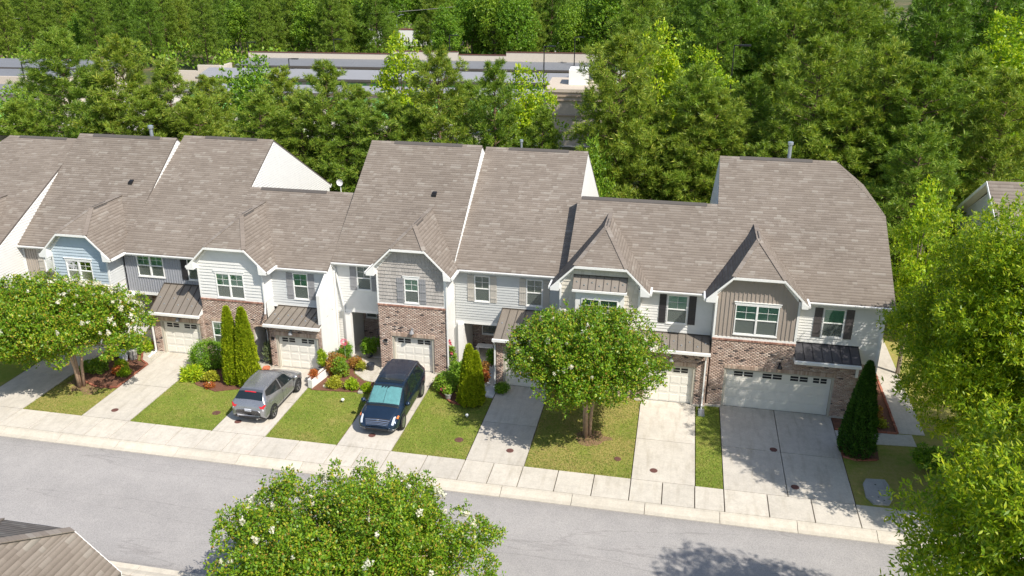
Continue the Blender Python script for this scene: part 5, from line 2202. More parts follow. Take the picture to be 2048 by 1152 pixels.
def hexl(mb, f, u0, u1, v0, v1, z0, z1, zt=None, mi=0):
    """box in a local frame; zt=(z at v0, z at v1) slopes the top"""
    a, b = zt or (z1, z1)
    mb.hexa([f(u0, v0, z0), f(u1, v0, z0), f(u1, v1, z0), f(u0, v1, z0), f(u0, v0, a), f(u1, v0, a), f(u1, v1, b), f(u0, v1, b)], mi)


ANG = rad(5.6)


def storage_row(org, L, D, zw, label, ridge=None, wall_top=None, doors=True, seed=1, steps=None):
    t = root('storage_building', org, label, 'storage building')
    f = local(org, ANG)
    mb = MB()
    hexl(mb, f, 0, L, .3, D - .2, -.2, zw - .12)
    mb.build('wall', STU, t)
    n = int(L / 6)
    for i in range(n):      # roof sheets
        mb = MB()
        u0, u1 = L * i / n + .01, L * (i + 1) / n - .01
        if ridge:
            hexl(mb, f, u0, u1, -.3, D / 2, zw - .12, 0, (zw, ridge))
            hexl(mb, f, u0, u1, D / 2, D, zw - .12, 0, (ridge, zw))
        else:
            hexl(mb, f, u0, u1, -.3, D, zw - .12, 0, (zw, zw + .5))
        mb.build('roof_sheet', SROOF if not ridge else SROOF2 if i % 1 == 0 else SROOF, t)
    mb = MB()
    hexl(mb, f, -.05, L + .05, -.42, -.3, zw - .28, zw + .02)
    mb.build('gutter', 'vent', t)
    if doors:
        k = int(L / 3.1)
        for i in range(k):
            mb = MB()
            u = L * (i + .1) / k
            hexl(mb, f, u, u + 2.5, .24, .32, 0, zw - .6)
            mb.build('roller_door', LIMEDOOR, t)
    if wall_top:
        segs = steps or [(0, L, wall_top)]
        for u0, u1, zt in segs:
            mb = MB()
            hexl(mb, f, u0, u1, D, D + .4, -.2, zt)
            mb.build('parapet_wall', STU, t)
            mb = MB()
            hexl(mb, f, u0, u1, D - .05, D + .45, zt, zt + .12)
            mb.build('coping', REDCAP, t)
    return t


storage_row((-71.5, 130.6, 0), 62, 5.5, 3.2, 'long storage building with the pale stepped parapet wall, farthest row', wall_top=4.9,
            steps=[(0, 24.5, 4.55), (24.5, 35.5, 5.05), (35.5, 43.4, 4.6), (43.4, 62, 5.1)], doors=False)
storage_row((-70.5, 116.9, 0), 58, 9, 3.2, 'storage building with pale blue-grey double-pitched roof, middle row', ridge=3.95)
storage_row((-65, 104.2, 0), 50, 6.5, 3.3, 'nearest storage building, glimpsed low through the pines', ridge=3.8)
t = root('parapet_block', (-77, 121.5, 0), 'stepped pale stucco block at the left end of the storage rows', 'storage building')
for (u0, u1, v0, v1, z) in ((-3, 1.5, 5, 5.5, 2.6), (1.5, 6.6, 5, 5.5, 3.5), (6.6, 7.0, 1.5, 5.5, 3.9)):
    mb = MB()
    hexl(mb, local((-77, 121.5, 0), ANG), u0, u1, v0, v1, -.2, z)
    mb.build('wall', STU, t)
# left cluster
storage_row((-104, 93.2, 0), 22.5, 5.5, 3.6, 'storage building with bright lime doors at the far left edge')
storage_row((-106, 103.0, 0), 22, 5, 4.1, 'grey storage roof behind the lime doors at the far left', doors=False)
storage_row((-108, 112.5, 0), 24, 6, 4.2, 'farthest grey storage roof at the left edge', doors=False)
t = root('parapet_block', (-89.5, 99.5, 0), 'square tan parapet among the grey roofs at the far left', 'storage building')
mb = MB()
hexl(mb, local((-89.5, 99.5, 0), ANG), 0, 6.5, 0, .5, -.2, 5.0)
mb.build('wall', TAN, t)

# tan office block
t = root('office_block', (-9.5, 96.5, 0), 'tan stucco office block with dark horizontal bands and white roof units behind the pines', 'office building')
f = local((-15.1, 96.2, 0), rad(4))
mb = MB()
hexl(mb, f, 0, 11, 0, 9, -.2, 6.0)
mb.build('wall', TAN, t)
for z, w, m in ((6.0, .35, TAN), (5.5, .18, TAN2), (5.05, .10, TAN2), (3.35, .12, TAN2), (1.5, .12, TAN2)):
    mb = MB()
    hexl(mb, f, -.18, 11.15, -.18, 9.1, z, z + w)
    mb.build('cornice_band', m, t)
mb = MB()
hexl(mb, f, 4.1, 4.6, -.05, .02, 4.15, 4.75)
mb.build('wall_sign', REDCAP, t)
for u in (2.2, 7.4):
    mb = MB()
    hexl(mb, f, u, u + 2.2, 3.2, 6.5, 6.3, 8.0)
    mb.build('roof_unit', 'white', t)
mb = MB()
for k in range(4):
    a = f(5.2 + k * .45, 4.5, 7)
    mb.tube([a, (a[0], a[1], 8.6)], .06, 6)
mb.build('vent_stack', 'pipe', t)
# solar panels left of the block
t = root('canopy_roof', (-19.5, 101, 0), 'dark ribbed low roof just left of the tan office block', 'canopy')
f = local((-22, 98, 0), rad(4))
for k in range(5):
    mb = MB()
    hexl(mb, f, 0, 6.6, k * 1.3, k * 1.3 + 1.15, 3.9, 0, (4.0, 4.25))
    mb.build('roof_panel', SROOF, t)
for u in (.3, 6.3):
    mb = MB()
    hexl(mb, f, u - .1, u + .1, 2.5, 2.7, 0, 3.95)
    mb.build('post', 'white', t)

# car park surfaces
for poly in ([(-64, 139.2), (-8, 144.2), (-8, 150), (-64, 145)], [(-68, 90), (-8, 96), (-8, 112), (-68, 106)], [(-100, 84), (-70, 87), (-70, 120), (-100, 118)]):
    sheet('yard_pavement', poly, .01, 'conc')


def lamp_post(px, pt, pb, Y, label, arm=0, mat='black', r=.10, silver=False):
    a = at_px(px, pt, Y)
    t = root('lamp_post', (a.x, Y, 0), label, 'lamp post', 'lamp posts around the storage yard')
    mb = MB()
    mb.tube([(a.x, Y, 0), (a.x, Y, a.z)], [r, r * .7], 8)
    mb.build('pole', mat, t)
    mb = MB()
    if silver:
        mb.tube([(a.x, Y, a.z), (a.x + .3, Y, a.z + .8), (a.x + 1.1, Y, a.z + 1.2)], r * .5, 6)
        mb.box(a.x + .9, a.x + 1.7, Y - .15, Y + .15, a.z + 1.12, a.z + 1.26)
    else:
        s = 1 if arm >= 0 else -1
        mb.box(min(a.x, a.x + s * .6), max(a.x, a.x + s * .6), Y - .05, Y + .05, a.z - .08, a.z + .02)
        mb.box(min(a.x + s * .5, a.x + s * 1.5), max(a.x + s * .5, a.x + s * 1.5), Y - .2, Y + .2, a.z - .08, a.z + .06)
    mb.build('lamp_head', mat, t)


lamp_post(1088.5, 92, 172, 115, 'tall black lamp post in front of the long blue-grey roof, right of centre')
lamp_post(1150, 74, 140, 139, 'black lamp post by the far right part of the pale storage wall')
lamp_post(899, 70, 130, 139.5, 'black lamp post by the middle of the pale storage wall')
lamp_post(667, 78, 130, 139, 'black lamp post left of the yellow-green tree')
lamp_post(494, 84, 129, 138.5, 'black lamp post near the left corner of the pale storage wall')
lamp_post(577, 117, 142, 122, 'short lamp with a dark arm in front of the storage wall')
lamp_post(42, 124, 181, 98, 'slanting looking lamp post in the far left storage yard')
lamp_post(1469, 90, 156, 84, 'lamp post among the dark woods at the upper right', mat='black', r=.07)
lamp_post(793, 40, 65, 192, 'silver street light over the white trailers', mat='pipe', r=.16, silver=True)

# white trailers beyond the wall
WHT = plain('trailer_white', (.80, .80, .80), .5, var=.03)
for i, (u, w) in enumerate(((-71.5, 5.5), (-63.6, 9.0), (-54.2, 6.5))):
    x, Y = u, 184 + (u + 72) * .1
    t = root('trailer', (x, Y, 0), ['white trailer roof left of the silver street light', 'long white trailer under the silver street light', 'white trailer right of the silver street light, partly behind a leafy tree'][i], 'trailer')
    f = local((x, Y, 0), ANG)
    mb = MB()
    hexl(mb, f, 0, w, 0, 2.6, .9, 4.4 - i * .25)
    mb.build('body', WHT, t)
    mb = MB()
    hexl(mb, f, -.03, w + .03, -.03, 2.63, 4.4 - i * .25, 4.55 - i * .25)
    mb.build('roof_edge', REDCAP, t)
    for uu in (.8, w - 1.2):
        mb = MB()
        a, b = f(uu, -.02, .5), f(uu, .35, .5)
        mb.tube([a, b], .5, 12)
        mb.build('wheel', 'black', t)
for (px, py, Y, w) in ((1120, 68, 175, 4), (1180, 68, 175, 6), (1262, 68, 176, 4), (1725, 98, 120, 4), (1900, 120, 112, 4)):
    p = at_px(px, py, Y)
    t = root('trailer', (p.x, Y, 0), {1120: 'white trailer glimpsed through the woods right of centre, left one', 1180: 'white trailer glimpsed through the woods right of centre, middle one', 1262: 'white trailer glimpsed through the woods right of centre, right one',
                                     1725: 'white trailer showing through the dark woods at the upper right', 1900: 'pale trailer showing between trunks at the far upper right'}[px], 'trailer')
    mb = MB()
    mb.box(p.x - w / 2, p.x + w / 2, Y, Y + 2.5, .9, p.z + .5)
    mb.build('body', WHT, t)
    mb = MB()
    mb.box(p.x - w / 2 - .03, p.x + w / 2 + .03, Y - .03, Y + 2.53, p.z + .5, p.z + .65)
    mb.build('roof_edge', REDCAP, t)
    mb = MB()
    mb.tube([(p.x - w / 3, Y - .02, .5), (p.x - w / 3, Y + .3, .5)], .5, 12)
    mb.tube([(p.x + w / 3, Y - .02, .5), (p.x + w / 3, Y + .3, .5)], .5, 12)
    mb.build('wheel', 'black', t)

# overhead wires
def wire(pts, label, r=.03):
    mb = MB()
    a, b = Vector(pts[0]), Vector(pts[1])
    P = []
    for i in range(13):
        t = i / 12
        p = a.lerp(b, t)
        p.z -= pts[2] * 4 * t * (1 - t)
        P.append(p)
    mb.tube(P, r, 5)
    tag(mb.build('power_line', plain('wire_grey', (.35, .33, .30), .6), base=tuple(a)), label, 'power line')


wire((at_px(700, 29, 170), at_px(1180, -22, 150), .6), 'overhead power line crossing the woods at top centre', .06)
wire((at_px(-60, 34, 180), at_px(240, 38, 190), .2), 'overhead wire crossing the distant woods at top left', .05)

# neighbouring house at the right, behind the oak; ridge parallel to the road
ap = at_px(1975, 362, 50)
t = root('neighbour_house', (ap.x, 50, 0), 'white neighbouring house with a brown roof, gable showing between the oak and the pines', 'house')
t.rotation_euler = (0, 0, -rad(88))
BASE[t.name] = Vector((0, 0, 0))
az, hw_ = ap.z, 4.65
ez = 6.05
mb = MB()
mb.prism([(-hw_ + .5, .5, -.2), (hw_ - .5, .5, -.2), (hw_ - .5, .5, ez + .2), (0, .5, az - .35), (-hw_ + .5, .5, ez + .2)], (0, 12, 0))
mb.build('wall', 'light_siding', t)
zf_ = lambda z: (z - ez - .2) * (hw_ - .5) / (az - .55 - ez)
lap(t, front(.5), Reg(-hw_ + .5, hw_ - .5, 0, az - .6, lambda z: max(-hw_ + .5, -hw_ + .5 + zf_(z)), lambda z: min(hw_ - .5, hw_ - .5 - zf_(z)), [ez + .2]), [], 'light_siding', .12, single=False)
for s in (-1, 1):
    e = s * hw_
    mb = MB()
    mb.prism([(e, 0, ez), (0, 0, az), (0, 0, az - .14), (e, 0, ez - .14)], (0, 13, 0))
    rf = mb.build('roof', 'deck', t)
    shingle_plane(rf, (e, 0, ez + .004), (0, 1, 0), (-e, 0, az - ez), math.hypot(hw_, az - ez), lambda v: 0, lambda v: 13, exp=.25)
    mb = MB()
    mb.prism([(e, -.05, ez - .2), (0, -.05, az - .2), (0, -.05, az - .01), (e, -.05, ez - .01)], (0, .05, 0))
    mb.build('rake_trim', 'white', t)
    mb = MB()
    mb.prism([(e, .01, ez - .2), (0, .01, az - .2), (0, .01, az - .15), (e, .01, ez - .15)], (0, .48, 0))
    mb.build('soffit', 'soffit', t)

# house across the street, lower left corner: clipped gable of the facing row
t = root('near_roof', (-16.1, 12, 0), 'brown shingled clipped gable roof in the bottom left corner, across the road', 'townhouse')
xr_, ze_, ht_, Yf_ = -13.75, 5.58, 1.2, 16.0
A = (-14.97, 16, 6.78)
xrr = A[0] + 1.2
w = 2.3
xc = xrr - w
zr = ze_ + w
Ya = Yf_ - 2.4
mb = MB()
pR = [(xrr, Yf_, ze_), (A[0], Yf_, A[2]), (xc, Ya, zr), (xc, 8.5, zr), (xrr, 8.5, ze_)]
pLl = [(2 * xc - a, b, c) for a, b, c in pR]
pC = [(A[0], Yf_, A[2]), (2 * xc - A[0], Yf_, A[2]), (xc, Ya, zr)]
for p in (pR, pLl, pC):
    slab(mb, [(a, b, c - .004) for a, b, c in p], .12)
rf = mb.build('roof', 'deck', t)
s2 = math.sqrt(2)
yf = lambda v: (0 if v / s2 < ht_ else (v / s2 - ht_) / (w - ht_) * 2.4)
shingle_plane(rf, (xrr, Yf_, ze_), (0, -1, 0), (-1, 0, 1), w * s2, yf, lambda v: 7.5, [ht_ * s2], exp=.145)
shingle_plane(rf, (2 * xc - xrr, Yf_, ze_), (0, -1, 0), (1, 0, 1), w * s2, yf, lambda v: 7.5, [ht_ * s2], exp=.145)
Lc = math.hypot(2.4, w - ht_)
wc = w - ht_
shingle_plane(rf, (xc, Yf_, ze_ + ht_), (1, 0, 0), (0, -2.4, w - ht_), Lc, lambda v: -wc * (1 - v / Lc), lambda v: wc * (1 - v / Lc), exp=.145)
mb = MB()
for a, b in (((A[0], Yf_, A[2] + .02), (xc, Ya, zr + .02)), ((2 * xc - A[0], Yf_, A[2] + .02), (xc, Ya, zr + .02)), ((xc, Ya, zr + .02), (xc, 8.5, zr + .02))):
    a, b = Vector(a), Vector(b)
    n = max(1, int((b - a).length / .16))
    for i in range(n):
        mb.bar(a.lerp(b, i / n), a.lerp(b, (i + .97) / n), .26, .028)
mb.build('hip_cap', 'shingle', t, kind='stuff')
mb = MB()
mb.prism([(xrr - .45, 15.55, -.1), (2 * xc - xrr + .45, 15.55, -.1), (2 * xc - xrr + .45, 15.55, ze_), (2 * xc - A[0], 15.55, ze_ + ht_ - .2), (A[0], 15.55, ze_ + ht_ - .2), (xrr - .45, 15.55, ze_)], (0, -7, 0))
mb.build('wall', 'cream_siding', t)
mb = MB()
path = [(xrr, ze_), (A[0], A[2]), (2 * xc - A[0], A[2]), (2 * xc - xrr, ze_)]
for (xa, za), (xb, zb) in zip(path, path[1:]):
    mb.hexa([(xa, Yf_, za - .17), (xb, Yf_, zb - .17), (xb, Yf_ + .03, zb - .17), (xa, Yf_ + .03, za - .17), (xa, Yf_, za - .005), (xb, Yf_, zb - .005), (xb, Yf_ + .03, zb - .005), (xa, Yf_ + .03, za - .005)])
mb.build('fascia', 'white', t)

# ---------------------------------------------------------------- vehicles
def carpaint(name, col, metal=.6, rough=.28):
    t = NT(name)
    p = t.world_pos()
    f = t.noise(p, 2.2, 4)
    c = t.ramp(f, [(.3, tuple(v * .93 for v in col)), (.7, tuple(v * 1.05 for v in col))])
    t.l(c, t.b.inputs['Base Color'])
    t.b.inputs['Metallic'].default_value = metal
    t.l(t.ramp(f, [(.3, (rough,) * 3), (.7, (rough * 1.3,) * 3)]), t.b.inputs['Roughness'])
    t.b.inputs['Coat Weight'].default_value = .6
    t.b.inputs['Coat Roughness'].default_value = .06
    return t.m


def simple(name, col, rough=.4, metal=0.0, spec=.5):
    t = NT(name)
    t.b.inputs['Base Color'].default_value = (*col, 1)
    t.b.inputs['Roughness'].default_value = rough
    t.b.inputs['Metallic'].default_value = metal
    t.b.inputs['Specular IOR Level'].default_value = spec
    return t.m


CARGLASS = simple('car_glass', (.012, .018, .020), .06, 0, .9)
CARBLACK = simple('car_black_plastic', (.015, .015, .017), .55)
RUBBER = simple('tyre_rubber', (.02, .02, .021), .85)
ALLOY = simple('alloy_rim', (.52, .53, .55), .3, .85)
ALLOYD = simple('dark_alloy_rim', (.30, .30, .32), .3, .85)
REDL = simple('tail_lamp_red', (.55, .015, .02), .15, 0, .8)
CLEARL = simple('headlamp_clear', (.72, .76, .80), .12, .3, .8)
CHROME = simple('chrome_trim', (.75, .76, .78), .12, .95)
PLATE = simple('number_plate', (.70, .74, .82), .4)
SHADE = plain('reflective_sunshade', (.26, .50, .52), .45, metal=.25, var=.18, scale=7)
AMBER = simple('amber_lamp', (.70, .20, .05), .2)


class Loft:
    def __init__(s, st):
        P = []
        for (y, w, zb, zm, zg, wg, zr) in st:
            P.append([(w * .84, y, zb), (w * .97, y, zb + .10), (w, y, zb + .42 * (zm - zb)), (w * .975, y, zm), (wg, y, zg), (wg * .84, y, zr - .025), (0, y, zr)])
        s.P = np.array(P, float)
        s.n, s.k = s.P.shape[:2]

    def cr(s, A, t):
        """Catmull-Rom along axis 0 of A at float index t"""
        n = len(A)
        i = int(min(max(math.floor(t), 0), n - 2))
        f = t - i
        p1, p2 = A[i], A[i + 1]
        p0 = A[i - 1] if i > 0 else 2 * p1 - p2
        p3 = A[i + 2] if i + 2 < n else 2 * p2 - p1
        m1, m2 = (p2 - p0) * .42, (p3 - p1) * .42
        return (2 * f ** 3 - 3 * f ** 2 + 1) * p1 + (f ** 3 - 2 * f ** 2 + f) * m1 + (-2 * f ** 3 + 3 * f ** 2) * p2 + (f ** 3 - f ** 2) * m2

    def at(s, u, v):
        row = s.cr(s.P, u)
        if v > s.k - 2:      # flat tangent over the centre line
            ext = np.vstack([row, [-row[-2][0], row[-2][1], row[-2][2]]])
            return s.cr(ext, v)
        return s.cr(row, v)

    def nrm(s, u, v):
        e = .02
        a = s.at(min(u + e, s.n - 1), v) - s.at(max(u - e, 0), v)
        b = s.at(u, min(v + e, s.k - 1)) - s.at(u, max(v - e, 0))
        n = np.cross(a, b)
        n /= max(np.linalg.norm(n), 1e-9)
        c = s.at(u, v) - np.array([0, s.at(u, v)[1], .6])
        return n if n @ c > 0 else -n

    def patch(s, mb, c, off=.008, side=1, nu=8, nv=8, mi=0, thick=0):
        """c: four (u, v) corners going round; side mirrors"""
        vs = []
        for i in range(nu + 1):
            for j in range(nv + 1):
                a, b = i / nu, j / nv
                u = (1 - a) * (1 - b) * c[0][0] + a * (1 - b) * c[1][0] + a * b * c[2][0] + (1 - a) * b * c[3][0]
                v = (1 - a) * (1 - b) * c[0][1] + a * (1 - b) * c[1][1] + a * b * c[2][1] + (1 - a) * b * c[3][1]
                sg = side
                if v > s.k - 1:
                    v = 2 * (s.k - 1) - v
                    sg = -side
                p = s.at(u, v) + s.nrm(u, v) * off
                vs.append((p[0] * sg, p[1], p[2]))
        m = nv + 1
        fs = [(i * m + j, (i + 1) * m + j, (i + 1) * m + j + 1, i * m + j + 1) for i in range(nu) for j in range(nv)]
        mb.add(vs, fs, mi)

    def body(s, mb, du=4, dv=4):
        us = [i / du for i in range((s.n - 1) * du + 1)]
        vs_ = [j / dv for j in range((s.k - 1) * dv + 1)]
        rows = []
        for u in us:
            half = [s.at(u, v) for v in vs_]
            ring = [(p[0], p[1], p[2]) for p in half] + [(-p[0], p[1], p[2]) for p in half[-2::-1]]
            rows.append(ring)
        k = len(rows[0])
        V = [p for r in rows for p in r]
        F = []
        for i in range(len(rows) - 1):
            for j in range(k - 1):
                F.append((i * k + j, i * k + j + 1, (i + 1) * k + j + 1, (i + 1) * k + j))
            F.append((i * k + k - 1, i * k, (i + 1) * k, (i + 1) * k + k - 1))
        F.append(tuple(range(k)))
        F.append(tuple(range((len(rows) - 1) * k, len(rows) * k))[::-1])
        mb.add(V, F)


def vehicle(name, label, cat, loc, rz, st, paint, wheels, build):
    t = root(name, loc, label, cat)
    t.rotation_euler = (0, 0, rz)
    BASE[t.name] = Vector((0, 0, 0))        # parts are modelled in the vehicle's own frame
    lf = Loft(st)
    mb = MB()
    lf.body(mb)
    body = mb.build('body', paint, t, smooth=True)

    def P(pname, mat, corners, off=.008, side=1, parent=None, **k):
        m = MB()
        lf.patch(m, corners, off, side, **k)
        return m.build(pname, mat, parent or t, smooth=True)
    y0, y1, r, hw, rimm, spokes = wheels
    for y in (y0, y1):
        for sd in (-1, 1):
            x = sd * hw
            m = MB()     # wheel arch recess seen as a dark lip round the tyre
            n = 20
            vs = [(x + sd * .006, y, r + .01)] + [(x + sd * .006, y + (r + .055) * math.cos(a), r + .01 + (r + .055) * math.sin(a)) for a in [(-.35 + (math.pi + .7) * i / n) for i in range(n + 1)]]
            m.add(vs, [(0, i, i + 1) for i in range(1, n + 1)])
            m.build('wheel_arch', CARBLACK, t)
            m = MB()
            prof = [(r * .70, -.10), (r * .97, -.10), (r, -.07), (r, .07), (r * .97, .10), (r * .70, .10)]
            n = 24
            vs = []
            for rr, xx in prof:
                for i in range(n):
                    a = i * 2 * math.pi / n
                    vs.append((x - sd * .07 + xx, y + rr * math.cos(a), r + rr * math.sin(a)))
            fs = [(i * n + j, i * n + (j + 1) % n, (i + 1) * n + (j + 1) % n, (i + 1) * n + j) for i in range(5) for j in range(n)]
            m.add(vs, fs)
            wh = m.build('wheel', RUBBER, t)
            m = MB()
            xo = x + sd * .025
            m.tube([(xo - sd * .05, y, r), (xo - sd * .045, y, r)], r * .69, 20)
            m.build('hub_well', CARBLACK, wh)
            m = MB()
            ring = []
            for rr, xx in ((r * .70, 0), (r * .70, .02), (r * .62, .02), (r * .62, -.01)):
                for i in range(n):
                    a = i * 2 * math.pi / n
                    ring.append((xo - sd * .02 + sd * xx, y + rr * math.cos(a), r + rr * math.sin(a)))
            m.add(ring, [(i * n + j, i * n + (j + 1) % n, (i + 1) * n + (j + 1) % n, (i + 1) * n + j) for i in range(3) for j in range(n)])
            for i in range(spokes):
                a = i * 2 * math.pi / spokes
                for da in (-.12, .12):
                    m.bar((xo - sd * .0, y + r * .12 * math.cos(a), r + r * .12 * math.sin(a)), (xo - sd * .01, y + r * .66 * math.cos(a + da), r + r * .66 * math.sin(a + da)), .035, .02, up=(1, 0, 0))
            m.tube([(xo - sd * .02, y, r), (xo + sd * .012, y, r)], r * .16, 10)
            m.build('rim', rimm, wh)
    build(t, lf, P, body)
    return t


# silver small SUV, nose to the garage
HRV = [(-2.17, .62, .40, .66, .74, .52, .78), (-2.12, .78, .33, .84, .90, .62, .94), (-2.05, .86, .28, .99, 1.04, .72, 1.08), (-1.98, .88, .26, 1.04, 1.16, .73, 1.19), (-1.68, .885, .24, 1.06, 1.46, .62, 1.52),
       (-1.35, .885, .24, 1.03, 1.53, .60, 1.60), (-.5, .885, .22, .99, 1.56, .60, 1.625), (.1, .885, .22, .965, 1.54, .60, 1.615), (.5, .885, .22, .95, 1.44, .58, 1.52), (1.22, .885, .22, .91, .97, .68, 1.04),
       (1.6, .87, .25, .84, .90, .62, .96), (1.95, .81, .28, .73, .79, .54, .83), (2.12, .72, .33, .66, .72, .50, .75), (2.2, .58, .40, .56, .6, .4, .62)]


def build_suv(t, lf, P, body):
    P('rear_window', CARGLASS, [(3.15, 4.15), (3.95, 4.25), (3.95, 7.75), (3.15, 7.85)], .012, nu=6, nv=18)
    P('windshield', CARGLASS, [(8.15, 4.25), (8.9, 4.35), (8.9, 7.65), (8.15, 7.75)], .010, nu=6, nv=18)
    P('roof_spoiler', simple('spoiler_grey', (.17, .18, .20), .3, .6), [(3.97, 4.2), (4.4, 4.5), (4.4, 7.5), (3.97, 7.8)], .022, nu=4, nv=16)
    P('high_brake_light', REDL, [(3.85, 5.5), (3.97, 5.5), (3.97, 6.5), (3.85, 6.5)], .026, nu=2, nv=6)
    for sd in (1, -1):
        P('side_window', CARGLASS, [(6.35, 3.15), (8.55, 3.12), (8.05, 3.85), (6.35, 3.92)], .008, sd, nu=12, nv=5)
        P('side_window', CARGLASS, [(4.1, 3.55), (6.22, 3.15), (6.22, 3.92), (4.7, 3.92)], .008, sd, nu=12, nv=5)
        P('tail_light', REDL, [(.95, 3.05), (2.7, 2.9), (2.7, 3.2), (1.2, 3.95)], .012, sd, nu=8, nv=5)
        P('tail_light', REDL, [(.8, 3.6), (1.35, 3.0), (1.5, 3.5), (1.35, 5.1)], .014, sd, nu=5, nv=7)
        P('reversing_light', CLEARL, [(.75, 2.75), (1.15, 2.7), (1.1, 3.0), (.95, 3.4)], .015, sd, nu=4, nv=4)
        P('headlight', CLEARL, [(10.9, 2.95), (12.1, 2.9), (12.1, 3.4), (10.9, 3.45)], .010, sd, nu=6, nv=4)
        P('sill_trim', CARBLACK, [(3.6, .2), (9.3, .2), (9.3, 1.25), (3.6, 1.25)], .008, sd, nu=14, nv=3)
        for u in (6.28, 8.5):
            P('door_seam', CARBLACK, [(u, 1.3), (u + .035, 1.3), (u + .035, 3.1), (u, 3.1)], .004, sd, nu=1, nv=8)
        for u in (4.9, 6.9):
            m = MB()
            p = lf.at(u, 2.75)
            m.box(sd * p[0] - .012, sd * p[0] + .022, p[1] - .10, p[1] + .10, p[2] - .02, p[2] + .015)
            m.build('door_handle', CHROME, t)
        m = MB()
        m.tube([(sd * .60, -1.2, 1.56), (sd * .615, -.5, 1.60), (sd * .61, .35, 1.545)], .022, 6)
        m.build('roof_rail', simple('rail_grey', (.3, .31, .33), .4, .7), t)
        m = MB()
        m.lathe((sd * 1.0, .92, .98), [(.03, 0), (.10, .02), (.11, .09), (.07, .15), (.02, .16)], 10)
        m.box(min(sd * .86, sd * .98), max(sd * .86, sd * .98), .89, .95, 1.0, 1.05)
        m.build('door_mirror', 'white' if 0 else simple('mirror_silver', (.5, .51, .53), .25, .7), t, smooth=True)
    P('rear_bumper', CARBLACK, [(0.0, 0.1), (2.6, .1), (2.2, .75), (0.0, .9)], .012, 1, nu=8, nv=5)
    P('rear_bumper', CARBLACK, [(0.0, 0.1), (2.6, .1), (2.2, .75), (0.0, .9)], .012, -1, nu=8, nv=5)
    m = MB()
    m.box(-.50, .50, -2.195, -2.15, .36, .44)
    m.build('bumper_insert', CARBLACK, t)
    m = MB()
    m.box(-.17, .17, -2.17, -2.10, .70, .82)
    m.build('number_plate', PLATE, t)
    m = MB()
    m.box(-.34, .34, -2.13, -2.06, .875, .905)
    m.build('tailgate_trim', CHROME, t)
    m = MB()      # small square emblem
    for a, b in (((-.045, .0), (-.035, .09)), ((.045, .0), (.035, .09))):
        m.bar((a[0], -2.09, .93 + a[1]), (b[0], -2.06, .93 + b[1]), .012, .012)
    m.bar((-.035, -2.085, .975), (.035, -2.085, .975), .012, .012)
    m.build('badge', CHROME, t)
    m = MB()
    m.tube([(.45, -2.2, .34), (.45, -2.05, .35)], .035, 8)
    m.build('exhaust_tip', CHROME, t)
    m = MB()
    m.prism([(0, -1.0, 1.60), (-.02, -1.2, 1.58), (.02, -1.2, 1.58)], (0, 0, .07))
    m.build('antenna_fin', paint_silver, t)
    m = MB()
    m.bar((.05, -2.0, 1.12), (.35, -1.9, 1.17), .02, .02)
    m.build('rear_wiper', CARBLACK, t)


paint_silver = carpaint('silver_car_paint', (.32, .325, .345), .62, .24)
vehicle('parked_suv', 'silver grey compact SUV parked nose-in on the drive, its red tail lights towards the road', 'car', (-19.03, 34.4, .02), rad(-.5), HRV, paint_silver, (-1.34, 1.34, .34, .885, ALLOYD, 5), build_suv)

# dark blue minivan, nose to the road (modelled nose towards +y, turned round)
VAN = [(-2.62, .70, .42, .80, .88, .60, .92), (-2.56, .86, .34, 1.0, 1.08, .70, 1.12), (-2.45, .94, .28, 1.08, 1.28, .72, 1.32), (-2.2, .975, .26, 1.08, 1.62, .66, 1.68), (-1.9, .985, .25, 1.06, 1.68, .70, 1.745),
       (-1.0, .99, .24, 1.03, 1.72, .73, 1.785), (0.0, .99, .24, 1.0, 1.71, .74, 1.785), (.45, .99, .24, .98, 1.64, .72, 1.72), (1.55, .985, .25, .95, 1.06, .80, 1.14), (1.95, .965, .27, .88, .98, .74, 1.04),
       (2.3, .91, .30, .76, .84, .64, .89), (2.48, .80, .34, .62, .68, .54, .71), (2.56, .62, .40, .52, .56, .42, .58)]


